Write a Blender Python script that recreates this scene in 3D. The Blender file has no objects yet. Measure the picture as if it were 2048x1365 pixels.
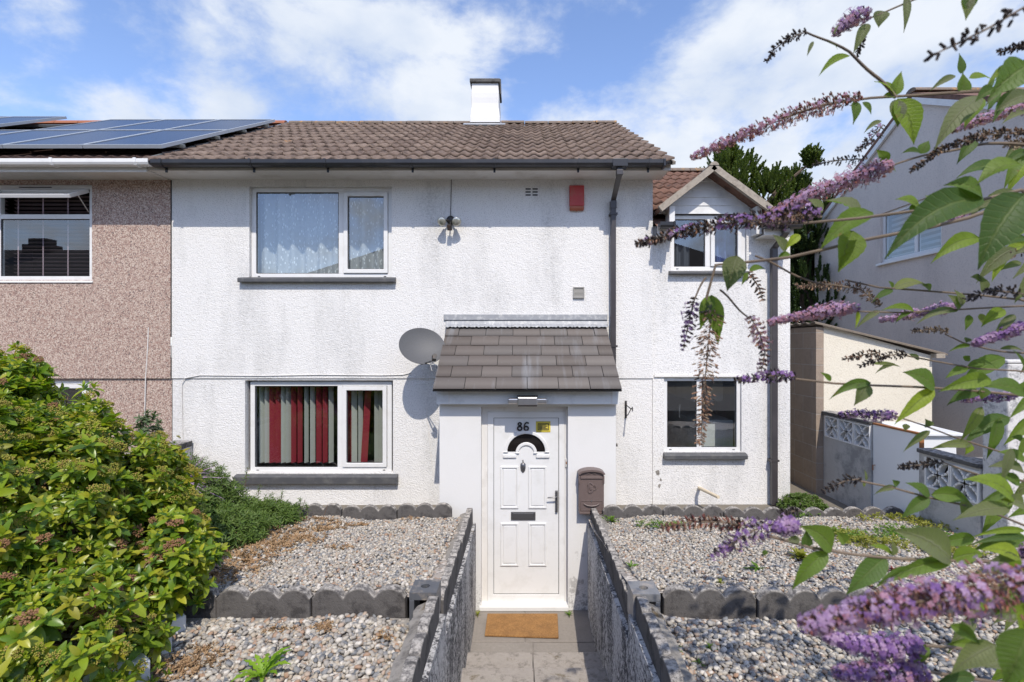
import bpy, math, random
import numpy as np
from mathutils import Vector, Matrix, Euler
random.seed(7); RNG = np.random.default_rng(11)
S = bpy.context.scene
COL = S.collection
# ------------------------------------------------------------------ camera, world, sun, exposure
F, CX, CY, CZ = 1000.0, 1045.0, 690.0, 2.98      # focal length in photo pixels, principal point, eye height
cam_d = bpy.data.cameras.new('camera'); cam = bpy.data.objects.new('camera', cam_d); COL.objects.link(cam)
cam_d.sensor_width = 36; cam_d.lens = F / 2048 * 36
cam_d.shift_x = -(CX - 1024) / 2048; cam_d.shift_y = (CY - 682.5) / 2048
cam.location = (0, 0, CZ); cam.rotation_euler = (math.radians(90), 0, 0)
cam_d.dof.use_dof = True; cam_d.dof.focus_distance = 6.0; cam_d.dof.aperture_fstop = 4.5
cam_d.clip_start = 0.05; cam_d.clip_end = 3000
S.camera = cam
S.view_settings.view_transform = 'Standard'; S.view_settings.look = 'None'
S.view_settings.gamma = 1; S.view_settings.exposure = 0.12
try:
    S.cycles.use_denoising = True; S.cycles.denoiser = 'OPENIMAGEDENOISE'
    S.cycles.max_bounces = 8; S.cycles.diffuse_bounces = 3; S.cycles.glossy_bounces = 3
    S.cycles.transparent_max_bounces = 12; S.cycles.caustics_reflective = False; S.cycles.caustics_refractive = False
except Exception: pass
SUNDIR = Vector((0.13, -0.80, 1.0)).normalized()
EL = math.asin(SUNDIR.z); AZ = math.atan2(SUNDIR.x, SUNDIR.y)
sd = bpy.data.lights.new('sun', 'SUN'); sd.energy = 4.0; sd.angle = math.radians(0.5); sd.color = (1, 0.925, 0.815)
so = bpy.data.objects.new('sun', sd); COL.objects.link(so); so.rotation_euler = SUNDIR.to_track_quat('Z', 'Y').to_euler()
so.location = (0, -5, 20)

def dirpx(px, py):
    return Vector(((px - CX) / F, 1, -(py - CY) / F)).normalized()

def build_world():
    w = bpy.data.worlds.new('World'); S.world = w; w.use_nodes = True
    nt = w.node_tree; nt.nodes.clear(); N = nt.nodes.new; L = nt.links.new
    out = N('ShaderNodeOutputWorld'); bg = N('ShaderNodeBackground'); L(bg.outputs[0], out.inputs[0])
    sky = N('ShaderNodeTexSky'); sky.sky_type = 'NISHITA'; sky.sun_disc = False
    sky.sun_elevation = EL; sky.sun_rotation = AZ; sky.air_density = 1.0; sky.dust_density = 0.6; sky.ozone_density = 2.5
    tc = N('ShaderNodeTexCoord')
    mp = N('ShaderNodeMapping'); mp.inputs['Scale'].default_value = (1.0, 1.0, 1.7); L(tc.outputs['Generated'], mp.inputs[0])
    nz = N('ShaderNodeTexNoise'); nz.inputs['Scale'].default_value = 4.2; nz.inputs['Detail'].default_value = 12
    nz.inputs['Roughness'].default_value = 0.60; nz.inputs['Distortion'].default_value = 0.15; L(mp.outputs[0], nz.inputs['Vector'])
    acc = None
    def math_(op, a, b=None):
        m = N('ShaderNodeMath'); m.operation = op
        for i, v in enumerate((a, b)):
            if v is None: continue
            if isinstance(v, (int, float)): m.inputs[i].default_value = v
            else: L(v, m.inputs[i])
        return m.outputs[0]
    blobs = [(820, 120, 210, .42), (640, 60, 120, .12), (440, 185, 100, .45), (250, 215, 120, .42), (90, 20, 80, .45), (560, 55, 50, .2),
             (1250, 250, 230, .32), (1430, 110, 110, .40), (1700, 240, 330, .36), (1820, 40, 160, .22), (1290, 75, 120, -.26), (1180, 130, 70, -.2), (1100, 20, 100, -.22),
             (1380, 20, 90, -.2), (300, 110, 150, -.34), (40, 190, 180, -.22), (1530, 120, 40, -.1), (1950, 110, 80, -.18), (480, 120, 60, -.18), (1050, 225, 50, -.2)]
    for px, py, r, wt in blobs:
        d = dirpx(px, py); vm = N('ShaderNodeVectorMath'); vm.operation = 'DOT_PRODUCT'
        L(tc.outputs['Generated'], vm.inputs[0]); vm.inputs[1].default_value = d
        cosf = 1 / math.sqrt(1 + ((px - CX) ** 2 + (py - CY) ** 2) / F ** 2)
        k = 2 / (r / 1000 * cosf) ** 2
        e = math_('MULTIPLY', math_('POWER', math.e, math_('MULTIPLY', math_('SUBTRACT', vm.outputs['Value'], 1.0), k)), wt)
        acc = e if acc is None else math_('ADD', acc, e)
    v = math_('ADD', math_('MULTIPLY', math_('SUBTRACT', nz.outputs[0], .5), 2.1), math_('ADD', acc, .60))
    # more cloud low down near the horizon
    sep = N('ShaderNodeSeparateXYZ'); L(tc.outputs['Generated'], sep.inputs[0])
    hz = math_('MULTIPLY', math_('POWER', math.e, math_('MULTIPLY', math_('ABSOLUTE', sep.outputs[2]), -5.0)), 0.25)
    v = math_('ADD', v, hz)
    mr = N('ShaderNodeMapRange'); mr.interpolation_type = 'SMOOTHSTEP'; L(v, mr.inputs[0])
    mr.inputs[1].default_value = 0.52; mr.inputs[2].default_value = 1.02
    nz2 = N('ShaderNodeTexNoise'); nz2.inputs['Scale'].default_value = 5; nz2.inputs['Detail'].default_value = 6; L(mp.outputs[0], nz2.inputs['Vector'])
    cr = N('ShaderNodeValToRGB'); L(nz2.outputs[0], cr.inputs[0])
    cr.color_ramp.elements[0].position = .35; cr.color_ramp.elements[0].color = (5.4, 6.4, 8.2, 1)
    cr.color_ramp.elements[1].position = .62; cr.color_ramp.elements[1].color = (7.9, 8.4, 9.2, 1)
    tint = N('ShaderNodeMix'); tint.data_type = 'RGBA'; tint.blend_type = 'MULTIPLY'; tint.inputs[0].default_value = 1
    L(sky.outputs[0], tint.inputs[6]); tint.inputs[7].default_value = (2.25, 2.2, 2.4, 1)
    mx = N('ShaderNodeMix'); mx.data_type = 'RGBA'; L(mr.outputs[0], mx.inputs[0]); L(tint.outputs[2], mx.inputs[6]); L(cr.outputs[0], mx.inputs[7])
    L(mx.outputs[2], bg.inputs[0]); bg.inputs[1].default_value = 0.10
build_world()

# ------------------------------------------------------------------ helpers
def W(px, py, Y): return Vector(((px - CX) / F * Y, Y, CZ - (py - CY) / F * Y))
def wx(px, Y): return (px - CX) / F * Y
def wz(py, Y): return CZ - (py - CY) / F * Y

class MB:
    """collects shapes; build() links them as one mesh object"""
    def __init__(s): s.v = []; s.f = []; s.m = []; s.cur = 0
    def add(s, vs, fs):
        b = len(s.v); s.v += [tuple(v) for v in vs]; s.f += [tuple(b + i for i in f) for f in fs]; s.m += [s.cur] * len(fs)
    def box(s, x0, x1, y0, y1, z0, z1):
        s.add([(x0,y0,z0),(x1,y0,z0),(x1,y1,z0),(x0,y1,z0),(x0,y0,z1),(x1,y0,z1),(x1,y1,z1),(x0,y1,z1)],
              [(0,3,2,1),(4,5,6,7),(0,1,5,4),(1,2,6,5),(2,3,7,6),(3,0,4,7)])
    def obox(s, c, u, v, w, hu, hv, hw):
        c = Vector(c); u = Vector(u).normalized() * hu; v = Vector(v).normalized() * hv; w = Vector(w).normalized() * hw
        p = [c + a*u + b*v + d*w for d in (-1,1) for a, b in ((-1,-1),(1,-1),(1,1),(-1,1))]
        s.add(p, [(0,3,2,1),(4,5,6,7),(0,1,5,4),(1,2,6,5),(2,3,7,6),(3,0,4,7)])
    def quad(s, a, b, c, d): s.add([a, b, c, d], [(0,1,2,3)])
    def prism(s, poly, ext, to3):
        """poly 2D list, ext (a,b) extrusion range, to3(p,q,e)->xyz"""
        n = len(poly); vs = [to3(p, q, ext[0]) for p, q in poly] + [to3(p, q, ext[1]) for p, q in poly]
        fs = [tuple(range(n - 1, -1, -1)), tuple(range(n, 2 * n))] + [(i, (i+1) % n, n + (i+1) % n, n + i) for i in range(n)]
        s.add(vs, fs)
    def tube(s, pts, rad, n=8, cap=True):
        pts = [Vector(p) for p in pts]; k = len(pts)
        if isinstance(rad, (int, float)): rad = [rad] * k
        vs = []; prev = None
        for i, p in enumerate(pts):
            t = (pts[min(i+1, k-1)] - pts[max(i-1, 0)]).normalized()
            if prev is None:
                a = Vector((0,0,1)) if abs(t.z) < .9 else Vector((1,0,0)); u = t.cross(a).normalized()
            else: u = (prev - t * prev.dot(t)).normalized()
            prev = u; w = t.cross(u)
            vs += [p + (u * math.cos(2*math.pi*j/n) + w * math.sin(2*math.pi*j/n)) * rad[i] for j in range(n)]
        fs = [(i*n+j, i*n+(j+1)%n, (i+1)*n+(j+1)%n, (i+1)*n+j) for i in range(k-1) for j in range(n)]
        if cap: fs += [tuple(range(n-1,-1,-1)), tuple(range((k-1)*n, k*n))]
        s.add(vs, fs)
    def sqtube(s, pts, hw, hd):
        """rectangular pipe running through pts (z mostly), half widths in x and y"""
        vs = []
        for p in pts:
            x, y, z = p; vs += [(x-hw,y-hd,z),(x+hw,y-hd,z),(x+hw,y+hd,z),(x-hw,y+hd,z)]
        k = len(pts); fs = [(i*4+j, i*4+(j+1)%4, (i+1)*4+(j+1)%4, (i+1)*4+j) for i in range(k-1) for j in range(4)]
        s.add(vs, fs + [(3,2,1,0), tuple((k-1)*4+j for j in range(4))])
    def ring(s, x0, x1, z0, z1, w, y0, y1, wb=None):
        """mitred rectangular frame in the XZ plane"""
        wb = w if wb is None else wb
        o = [(x0,z0),(x1,z0),(x1,z1),(x0,z1)]; i_ = [(x0+w,z0+wb),(x1-w,z0+wb),(x1-w,z1-w),(x0+w,z1-w)]
        vs = [(a,y0,b) for a,b in o] + [(a,y0,b) for a,b in i_] + [(a,y1,b) for a,b in o] + [(a,y1,b) for a,b in i_]
        fs = []
        for j in range(4):
            k = (j+1)%4
            fs += [(j,k,4+k,4+j), (8+k,8+j,12+j,12+k), (8+j,8+k,k,j), (4+j,4+k,12+k,12+j)]
        s.add(vs, fs)
    def build(s, name, mat, parent=None, bevel=0, smooth=False, seg=2):
        me = bpy.data.meshes.new(name); me.from_pydata([tuple(v) for v in s.v], [], s.f)
        for m in (mat if isinstance(mat, (list, tuple)) else [mat]): me.materials.append(m)
        if isinstance(mat, (list, tuple)): me.polygons.foreach_set('material_index', s.m)
        if smooth: me.polygons.foreach_set('use_smooth', [True] * len(me.polygons))
        me.update(); o = bpy.data.objects.new(name, me); COL.objects.link(o)
        if smooth:
            try: me.set_sharp_from_angle(angle=math.radians(40))
            except Exception: pass
        if bevel:
            b = o.modifiers.new('bevel', 'BEVEL'); b.width = bevel; b.segments = seg; b.limit_method = 'ANGLE'; b.angle_limit = math.radians(40)
        put(o, parent); return o

def put(o, parent):
    if parent is not None:
        o.parent = parent
        if parent.type == 'EMPTY': o.matrix_parent_inverse = Matrix.Translation(-Vector(parent.location)) if not parent.get('_loc') else Matrix()
def thing(name, label, cat, loc=(0,0,0), group=None, local=False):
    o = bpy.data.objects.new(name, None); COL.objects.link(o); o.empty_display_size = .1
    o.location = loc
    if local: o['_loc'] = 1
    return tag(o, label, cat, group)
def tag(o, label, cat, group=None, kind=None):
    if label: o['label'] = label
    if cat: o['category'] = cat
    if group: o['group'] = group
    if kind: o['kind'] = kind
    return o
def struct(o): o['kind'] = 'structure'; return o

def np_obj(name, V, FL, mats, parent=None, MI=None, smooth=False, attr=None):
    """V (n,3); FL (m,k) faces all of one size"""
    V = np.asarray(V, np.float32); FL = np.asarray(FL, np.int32); m, k = FL.shape
    me = bpy.data.meshes.new(name); me.vertices.add(len(V)); me.vertices.foreach_set('co', V.ravel())
    me.loops.add(m * k); me.loops.foreach_set('vertex_index', FL.ravel())
    me.polygons.add(m); me.polygons.foreach_set('loop_start', np.arange(0, m * k, k, dtype=np.int32))
    for mt in (mats if isinstance(mats, (list, tuple)) else [mats]): me.materials.append(mt)
    if MI is not None: me.polygons.foreach_set('material_index', np.asarray(MI, np.int32))
    if smooth: me.polygons.foreach_set('use_smooth', np.ones(m, bool))
    if attr is not None:
        at = me.attributes.new('leafco', 'FLOAT_VECTOR', 'POINT'); at.data.foreach_set('vector', np.asarray(attr, np.float32).ravel())
    me.update(calc_edges=True); me.validate()
    o = bpy.data.objects.new(name, me); COL.objects.link(o); put(o, parent); return o

def frames(nrm, roll):
    """rotation matrices (n,3,3) whose columns are x,y,z with z = nrm, spun by roll"""
    n = nrm / np.linalg.norm(nrm, axis=1, keepdims=True)
    a = np.where(np.abs(n[:, 2:3]) < .9, np.array([[0,0,1.]]), np.array([[1.,0,0]]))
    u = np.cross(a, n); u /= np.linalg.norm(u, axis=1, keepdims=True); v = np.cross(n, u)
    c, s_ = np.cos(roll)[:, None], np.sin(roll)[:, None]
    return np.stack([u*c + v*s_, -u*s_ + v*c, n], axis=2)
def scatter(protoV, protoF, pos, rot, scl):
    """stamp proto at pos with rot (n,3,3) and scale (n,) or (n,3)"""
    n = len(pos); p = np.asarray(protoV, float); sc = np.asarray(scl, float)
    sc = sc[:, None] if sc.ndim == 1 else sc
    q = p[None] * (sc[:, None, :] if sc.shape[1] == 3 else sc[:, :, None])
    V = np.einsum('nij,nkj->nki', rot, q) + pos[:, None, :]
    Fc = np.asarray(protoF)[None] + (np.arange(n) * len(p))[:, None, None]
    return V.reshape(-1, 3), Fc.reshape(-1, np.asarray(protoF).shape[1])
def merge(parts):
    Vs, Fs, Ms, b = [], [], [], 0
    for V, Fc, m in parts:
        Vs.append(V); Fs.append(Fc + b); Ms.append(np.full(len(Fc), m)); b += len(V)
    return np.concatenate(Vs), np.concatenate(Fs), np.concatenate(Ms)

# ------------------------------------------------------------------ materials
class NT:
    def __init__(s, name):
        s.mat = bpy.data.materials.new(name); s.mat.use_nodes = True; s.nt = s.mat.node_tree
        s.b = s.nt.nodes['Principled BSDF']; s.tc = s.N('ShaderNodeTexCoord')
    def N(s, t): return s.nt.nodes.new(t)
    def L(s, a, b): s.nt.links.new(a, b)
    def vec(s, scale=(1,1,1), rot=(0,0,0)):
        m = s.N('ShaderNodeMapping'); m.inputs['Scale'].default_value = scale; m.inputs['Rotation'].default_value = rot
        s.L(s.tc.outputs['Object'], m.inputs[0]); return m.outputs[0]
    def noise(s, scale, detail=4, rough=.55, v=None, out=0):
        n = s.N('ShaderNodeTexNoise'); n.inputs['Scale'].default_value = scale; n.inputs['Detail'].default_value = detail; n.inputs['Roughness'].default_value = rough
        s.L(v if v is not None else s.tc.outputs['Object'], n.inputs['Vector']); return n.outputs[out]
    def vor(s, scale, out='Distance', v=None, feat='F1'):
        n = s.N('ShaderNodeTexVoronoi'); n.feature = feat; n.inputs['Scale'].default_value = scale
        s.L(v if v is not None else s.tc.outputs['Object'], n.inputs['Vector']); return n.outputs[out]
    def ramp(s, f, stops, const=False):
        r = s.N('ShaderNodeValToRGB'); s.L(f, r.inputs[0]); cr = r.color_ramp
        if const: cr.interpolation = 'CONSTANT'
        while len(cr.elements) < len(stops): cr.elements.new(.5)
        for e, (p, c) in zip(cr.elements, stops):
            e.position = p; e.color = (c, c, c, 1) if isinstance(c, (int, float)) else (*c, 1)
        return r.outputs[0]
    def mix(s, f, a, b, mode='MIX'):
        m = s.N('ShaderNodeMix'); m.data_type = 'RGBA'; m.blend_type = mode
        for ix, v in ((0, f), (6, a), (7, b)):
            sock = m.inputs[ix]
            if isinstance(v, (int, float)): sock.default_value = v if ix == 0 else (v, v, v, 1)
            elif isinstance(v, tuple): sock.default_value = (*v, 1)
            else: s.L(v, sock)
        return m.outputs[2]
    def math(s, op, a, b=0.0):
        m = s.N('ShaderNodeMath'); m.operation = op
        for i, v in enumerate((a, b)):
            if isinstance(v, (int, float)): m.inputs[i].default_value = v
            else: s.L(v, m.inputs[i])
        return m.outputs[0]
    def bump(s, h, strength=.5, dist=.01, prev=None):
        b = s.N('ShaderNodeBump'); b.inputs['Strength'].default_value = strength; b.inputs['Distance'].default_value = dist
        s.L(h, b.inputs['Height'])
        if prev is not None: s.L(prev, b.inputs['Normal'])
        s.L(b.outputs[0], s.b.inputs['Normal']); return b.outputs[0]
    def col(s, c):
        if isinstance(c, tuple): s.b.inputs['Base Color'].default_value = (*c, 1)
        else: s.L(c, s.b.inputs['Base Color'])
        return s
    def rough(s, r, metal=0.0, spec=None):
        if isinstance(r, (int, float)): s.b.inputs['Roughness'].default_value = r
        else: s.L(r, s.b.inputs['Roughness'])
        s.b.inputs['Metallic'].default_value = metal
        if spec is not None: s.b.inputs['Specular IOR Level'].default_value = spec
        return s

def simple(name, c, rough=.5, var=.15, scale=8, bump=0, bscale=60, metal=0, dirt=None, dirt_amt=.5, dscale=3):
    n = NT(name); hi = tuple(min(1, x * (1 + var)) for x in c); lo = tuple(x * (1 - var) for x in c)
    cc = n.mix(n.noise(scale, 5), lo, hi)
    if dirt: cc = n.mix(n.ramp(n.noise(dscale, 6, .65), [(.5, 0), (.72, dirt_amt)]), cc, dirt)
    n.col(cc); n.rough(rough, metal)
    if bump: n.bump(n.noise(bscale, 4), bump, .004)
    return n.mat
M = {}
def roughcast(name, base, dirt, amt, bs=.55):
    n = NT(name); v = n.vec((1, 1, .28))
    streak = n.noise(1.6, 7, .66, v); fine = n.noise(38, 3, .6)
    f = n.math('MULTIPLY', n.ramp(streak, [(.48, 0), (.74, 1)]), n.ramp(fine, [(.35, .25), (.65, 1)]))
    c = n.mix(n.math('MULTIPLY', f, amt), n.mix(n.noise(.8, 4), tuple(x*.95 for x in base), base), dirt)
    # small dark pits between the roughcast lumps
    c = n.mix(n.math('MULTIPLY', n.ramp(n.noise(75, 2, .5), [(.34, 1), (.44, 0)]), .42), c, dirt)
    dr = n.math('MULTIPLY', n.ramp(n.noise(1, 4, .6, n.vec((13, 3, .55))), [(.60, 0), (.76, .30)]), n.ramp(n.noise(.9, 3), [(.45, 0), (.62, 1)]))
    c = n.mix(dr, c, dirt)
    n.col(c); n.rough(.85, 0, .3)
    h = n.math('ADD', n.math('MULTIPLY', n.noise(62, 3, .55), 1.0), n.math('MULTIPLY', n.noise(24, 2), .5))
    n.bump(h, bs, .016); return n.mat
M['roughcast'] = roughcast('roughcast_white', (.765, .755, .74), (.27, .27, .265), .66, .62)
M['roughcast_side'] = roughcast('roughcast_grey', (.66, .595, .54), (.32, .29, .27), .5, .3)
M['cream'] = roughcast('render_cream', (.74, .69, .58), (.5, .45, .36), .3, .35)
def m_pebbledash():
    n = NT('pebbledash'); v = n.vor(95, 'Color'); r = n.N('ShaderNodeSeparateColor'); n.L(v, r.inputs[0])
    c = n.ramp(r.outputs[0], [(0, (.38,.28,.235)), (.25, (.50,.41,.34)), (.42, (.28,.165,.13)), (.56, (.60,.51,.43)), (.70, (.20,.12,.10)), (.82, (.40,.28,.23)), (.92, (.08,.06,.06))], True)
    c = n.mix(.2, c, n.mix(n.noise(2), (.34, .24, .20), (.44, .33, .28)))
    n.col(c); n.rough(.75); n.bump(n.vor(95), -.9, .012); return n.mat
M['pebbledash'] = m_pebbledash()
def m_porch():
    n = NT('porch_render')
    c = n.mix(n.ramp(n.noise(2.2, 6), [(.5, 0), (.8, .25)]), (.69, .685, .675), (.52, .52, .51))
    # bare patches low on the right where the paint has flaked
    g = n.N('ShaderNodeSeparateXYZ'); n.L(n.tc.outputs['Object'], g.inputs[0])
    low = n.ramp(g.outputs[2], [(0, 1), (.55, .75), (.75, 0)]); right = n.ramp(g.outputs[0], [(.5, 0), (.56, 1)])
    pt = n.ramp(n.noise(9, 5, .6), [(.55, 0), (.575, 1)])
    f = n.math('MULTIPLY', n.math('MULTIPLY', low, right), pt); c = n.mix(f, c, (.40, .39, .38))
    base = n.ramp(g.outputs[2], [(0, 1), (.42, 0)]); spk = n.ramp(n.noise(45, 4, .7), [(.48, 0), (.6, 1)])
    c = n.mix(n.math('MULTIPLY', n.math('MULTIPLY', base, spk), .7), c, (.22, .22, .22))
    n.col(c); n.rough(.7); n.bump(n.noise(50, 4), .25, .005); return n.mat
M['porch'] = m_porch()
M['upvc'] = simple('white_upvc', (.72, .72, .715), .3, .03, 3, dirt=(.50, .49, .46), dirt_amt=.35, dscale=6)
M['upvc_old'] = simple('weathered_upvc', (.70, .68, .65), .45, .06, 3, dirt=(.42, .38, .33), dirt_amt=.5, dscale=4)
M['upvc_grey'] = simple('dirty_cladding', (.70, .71, .71), .45, .05, 4, dirt=(.36, .37, .37), dirt_amt=.55, dscale=4)
M['fascia'] = simple('fascia_paint', (.50, .47, .43), .5, .1, 6, dirt=(.3, .27, .24), dirt_amt=.5)
M['black'] = simple('black_plastic', (.020, .020, .023), .32, .2, 4, dirt=(.07, .065, .06), dirt_amt=.4)
M['pipe'] = simple('downpipe_plastic', (.050, .045, .048), .35, .15, 5, dirt=(.09, .08, .08), dirt_amt=.5)
M['iron'] = simple('black_iron', (.02, .02, .02), .5, .2, 20, dirt=(.12, .05, .02), dirt_amt=.4, dscale=20)
M['sill'] = simple('painted_sill', (.075, .077, .083), .5, .12, 12, .3, 50, dirt=(.25, .24, .22), dirt_amt=.35, dscale=10)
M['seal'] = simple('rubber_seal', (.02, .02, .022), .6, .1)
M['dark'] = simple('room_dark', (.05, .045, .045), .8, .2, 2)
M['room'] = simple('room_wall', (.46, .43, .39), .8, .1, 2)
M['chrome'] = simple('brushed_metal', (.55, .55, .57), .3, .08, 30, metal=1)
M['pewter'] = simple('pewter_metal', (.18, .18, .19), .35, .1, 30, metal=.8)
M['lead'] = simple('lead_flashing', (.30, .31, .33), .45, .2, 14, .5, 25, dirt=(.62, .62, .60), dirt_amt=.7, dscale=18)
M['mailbox'] = simple('mailbox_metal', (.135, .100, .092), .45, .12, 20, .2, 90)
M['red'] = simple('alarm_red', (.42, .035, .03), .45, .08, 6, dirt=(.28, .12, .06), dirt_amt=.6, dscale=6)
M['red2'] = simple('alarm_red_lower', (.36, .10, .05), .5, .2, 10)
M['yellow'] = simple('sticker_yellow', (.62, .50, .06), .5, .05)
M['brick_red'] = simple('brick_red', (.30, .11, .06), .85, .2, 20, .5, 60)
M['rust'] = simple('rusty_steel', (.30, .12, .04), .8, .3, 30, .4, 60)
M['white_metal'] = simple('white_sheet_metal', (.74, .76, .78), .35, .03, 3)
M['plaster_pipe'] = simple('cream_plastic', (.68, .58, .42), .5, .1, 10)
def m_coir():
    n = NT('coir'); v = n.vec((90, 220, 60)); f = n.noise(1, 3, .7, v)
    c = n.mix(n.ramp(f, [(.3, 0), (.7, 1)]), (.20, .095, .035), (.48, .27, .11)); c = n.mix(n.ramp(n.noise(9, 5, .7), [(.42, 0), (.7, .7)]), c, (.20, .11, .05))
    n.col(c); n.rough(.95, 0, .1); n.bump(f, .8, .008); return n.mat
M['coir'] = m_coir()
def m_tiles(name, cols, lich=.35):
    n = NT(name); g = n.N('ShaderNodeNewGeometry')
    c = n.ramp(g.outputs['Random Per Island'], [(i / (len(cols) - 1), c) for i, c in enumerate(cols)])
    c = n.mix(n.ramp(n.noise(26, 6, .7), [(.48, 0), (.68, lich)]), c, (.30, .255, .21))
    c = n.mix(n.ramp(n.noise(7, 6, .7), [(.50, 0), (.66, .75)]), c, (.045, .035, .032))
    c = n.mix(n.ramp(n.noise(3.3, 5, .7), [(.66, 0), (.72, .6)]), c, (.42, .20, .05))
    n.col(c); n.rough(.85, 0, .3); n.bump(n.noise(90, 4, .7), .5, .006); return n.mat
M['tile'] = m_tiles('concrete_roof_tile', [(.150,.108,.088), (.19,.140,.112), (.130,.092,.075), (.215,.16,.13)])
M['tile2'] = m_tiles('extension_roof_tile', [(.150,.080,.058), (.185,.10,.072), (.125,.066,.05)], .2)
M['tile_orange'] = simple('orange_ridge_tile', (.30, .11, .055), .8, .2, 12)
def m_ridge():
    n = NT('ridge_tile'); c = n.mix(n.noise(9, 6, .7), (.10, .075, .06), (.25, .20, .16))
    c = n.mix(n.ramp(n.noise(5, 6, .75), [(.55, 0), (.62, .85)]), c, (.42, .23, .07)); c = n.mix(n.ramp(n.noise(16, 4, .75), [(.60, 0), (.66, .8)]), c, (.05, .045, .04))
    n.col(c); n.rough(.9); n.bump(n.noise(60, 5, .7), .7, .01); return n.mat
M['ridge'] = m_ridge()
M['mortar'] = simple('verge_mortar', (.34, .30, .25), .95, .25, 30, .8, 60, dirt=(.16, .13, .11), dirt_amt=.7, dscale=12)
def m_slate():
    n = NT('porch_slate'); g = n.N('ShaderNodeNewGeometry')
    c = n.ramp(g.outputs['Random Per Island'], [(0, (.074,.060,.053)), (.35, (.110,.092,.083)), (.7, (.088,.078,.074)), (1, (.125,.108,.098))])
    v = n.vec((7, .8, .8)); c = n.mix(n.ramp(n.noise(1, 4, .6, v), [(.55, 0), (.75, .5)]), c, (.22, .23, .25))
    c = n.mix(n.ramp(n.noise(40, 3, .7), [(.70, 0), (.76, .6)]), c, (.45, .44, .42))
    n.col(c); n.rough(.6, 0, .4); n.bump(n.noise(30, 4), .15, .003); return n.mat
M['slate'] = m_slate()
def m_concrete(name, a, b, dark, moss=None, up=None, sc=14):
    n = NT(name); c = n.mix(n.noise(sc, 6, .7), a, b); c = n.mix(n.ramp(n.noise(sc*.45, 6, .75), [(.5, 0), (.62, .8)]), c, dark)
    if up:
        g = n.N('ShaderNodeNewGeometry'); sp = n.N('ShaderNodeSeparateXYZ'); n.L(g.outputs['Normal'], sp.inputs[0])
        f = n.math('MULTIPLY', n.ramp(sp.outputs[2], [(.15, 0), (.55, 1)]), n.ramp(n.noise(22, 6, .8), [(.42, 0), (.58, 1)])); c = n.mix(f, c, up)
        f2 = n.ramp(n.noise(34, 5, .8), [(.64, 0), (.69, .9)]); c = n.mix(f2, c, up)
    if moss: c = n.mix(n.ramp(n.noise(4, 6, .7), [(.60, 0), (.68, .8)]), c, moss)
    n.col(c); n.rough(.92, 0, .2); n.bump(n.noise(70, 5, .75), .8, .008); return n.mat
M['edging'] = m_concrete('painted_edging_stone', (.075, .070, .068), (.155, .145, .138), (.045, .042, .042), None, (.42, .39, .35))
M['ledge'] = m_concrete('old_concrete', (.20, .185, .165), (.36, .335, .30), (.12, .11, .10), (.12, .075, .02))
M['coping'] = m_concrete('dark_coping', (.07, .068, .065), (.16, .155, .15), (.04, .04, .04), None, (.42, .40, .38))
def m_pebblewall():
    n = NT('speckled_wall_render'); c = n.mix(n.ramp(n.math('ADD', n.noise(34, 5, .8), n.math('MULTIPLY', n.math('SUBTRACT', n.noise(3.5, 4, .6, n.vec((1, 1, .5))), .5), .45)), [(.45, 0), (.54, 1)]), (.055, .055, .062), (.62, .61, .60))
    c = n.mix(n.ramp(n.noise(5, 4, .6, n.vec((1, 1, .4))), [(.5, 0), (.7, .55)]), c, (.12, .12, .125)); c = n.mix(n.ramp(n.noise(2.6, 4), [(.62, 0), (.72, .6)]), c, (.62, .61, .60))
    c = n.mix(n.ramp(n.noise(3.1, 5, .7, n.vec((1, 1, .5))), [(.66, 0), (.71, .7)]), c, (.10, .065, .02))
    n.col(c); n.rough(.9); n.bump(n.noise(34, 5, .8), .9, .02); return n.mat
M['pebblewall'] = m_pebblewall()
M['pierwall'] = m_concrete('pier_render', (.52, .51, .50), (.74, .73, .71), (.24, .24, .25), sc=34)
M['garden_wall'] = m_concrete('garden_wall_render', (.42, .41, .40), (.60, .59, .57), (.26, .26, .26), sc=5)
M['screen'] = simple('screen_block_paint', (.78, .77, .75), .8, .08, 10, .3, 50)
M['white_block'] = simple('white_block', (.66, .66, .66), .8, .12, 10, .4, 40, dirt=(.3, .29, .27), dirt_amt=.5)
def m_paving():
    n = NT('paving'); g = n.N('ShaderNodeNewGeometry'); c = n.mix(n.noise(30, 5, .7), (.19, .172, .155), (.36, .33, .295)); c = n.mix(n.math('MULTIPLY', g.outputs['Random Per Island'], .45), c, (.20, .17, .145)); c = n.mix(n.ramp(n.noise(90, 3, .7), [(.62, 0), (.70, .5)]), c, (.09, .08, .075)); c = n.mix(n.ramp(n.noise(3.5, 5, .7), [(.5, 0), (.7, .6)]), c, (.19, .17, .15))
    c = n.mix(n.ramp(n.vor(16), [(.06, .6), (.10, 0)]), c, (.13, .115, .10)); n.col(c); n.rough(.9); n.bump(n.noise(80, 4, .7), .5, .005); return n.mat
M['paving'] = m_paving()
M['moss'] = simple('dark_moss', (.06, .07, .02), .95, .4, 30, .6, 60)
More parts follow.
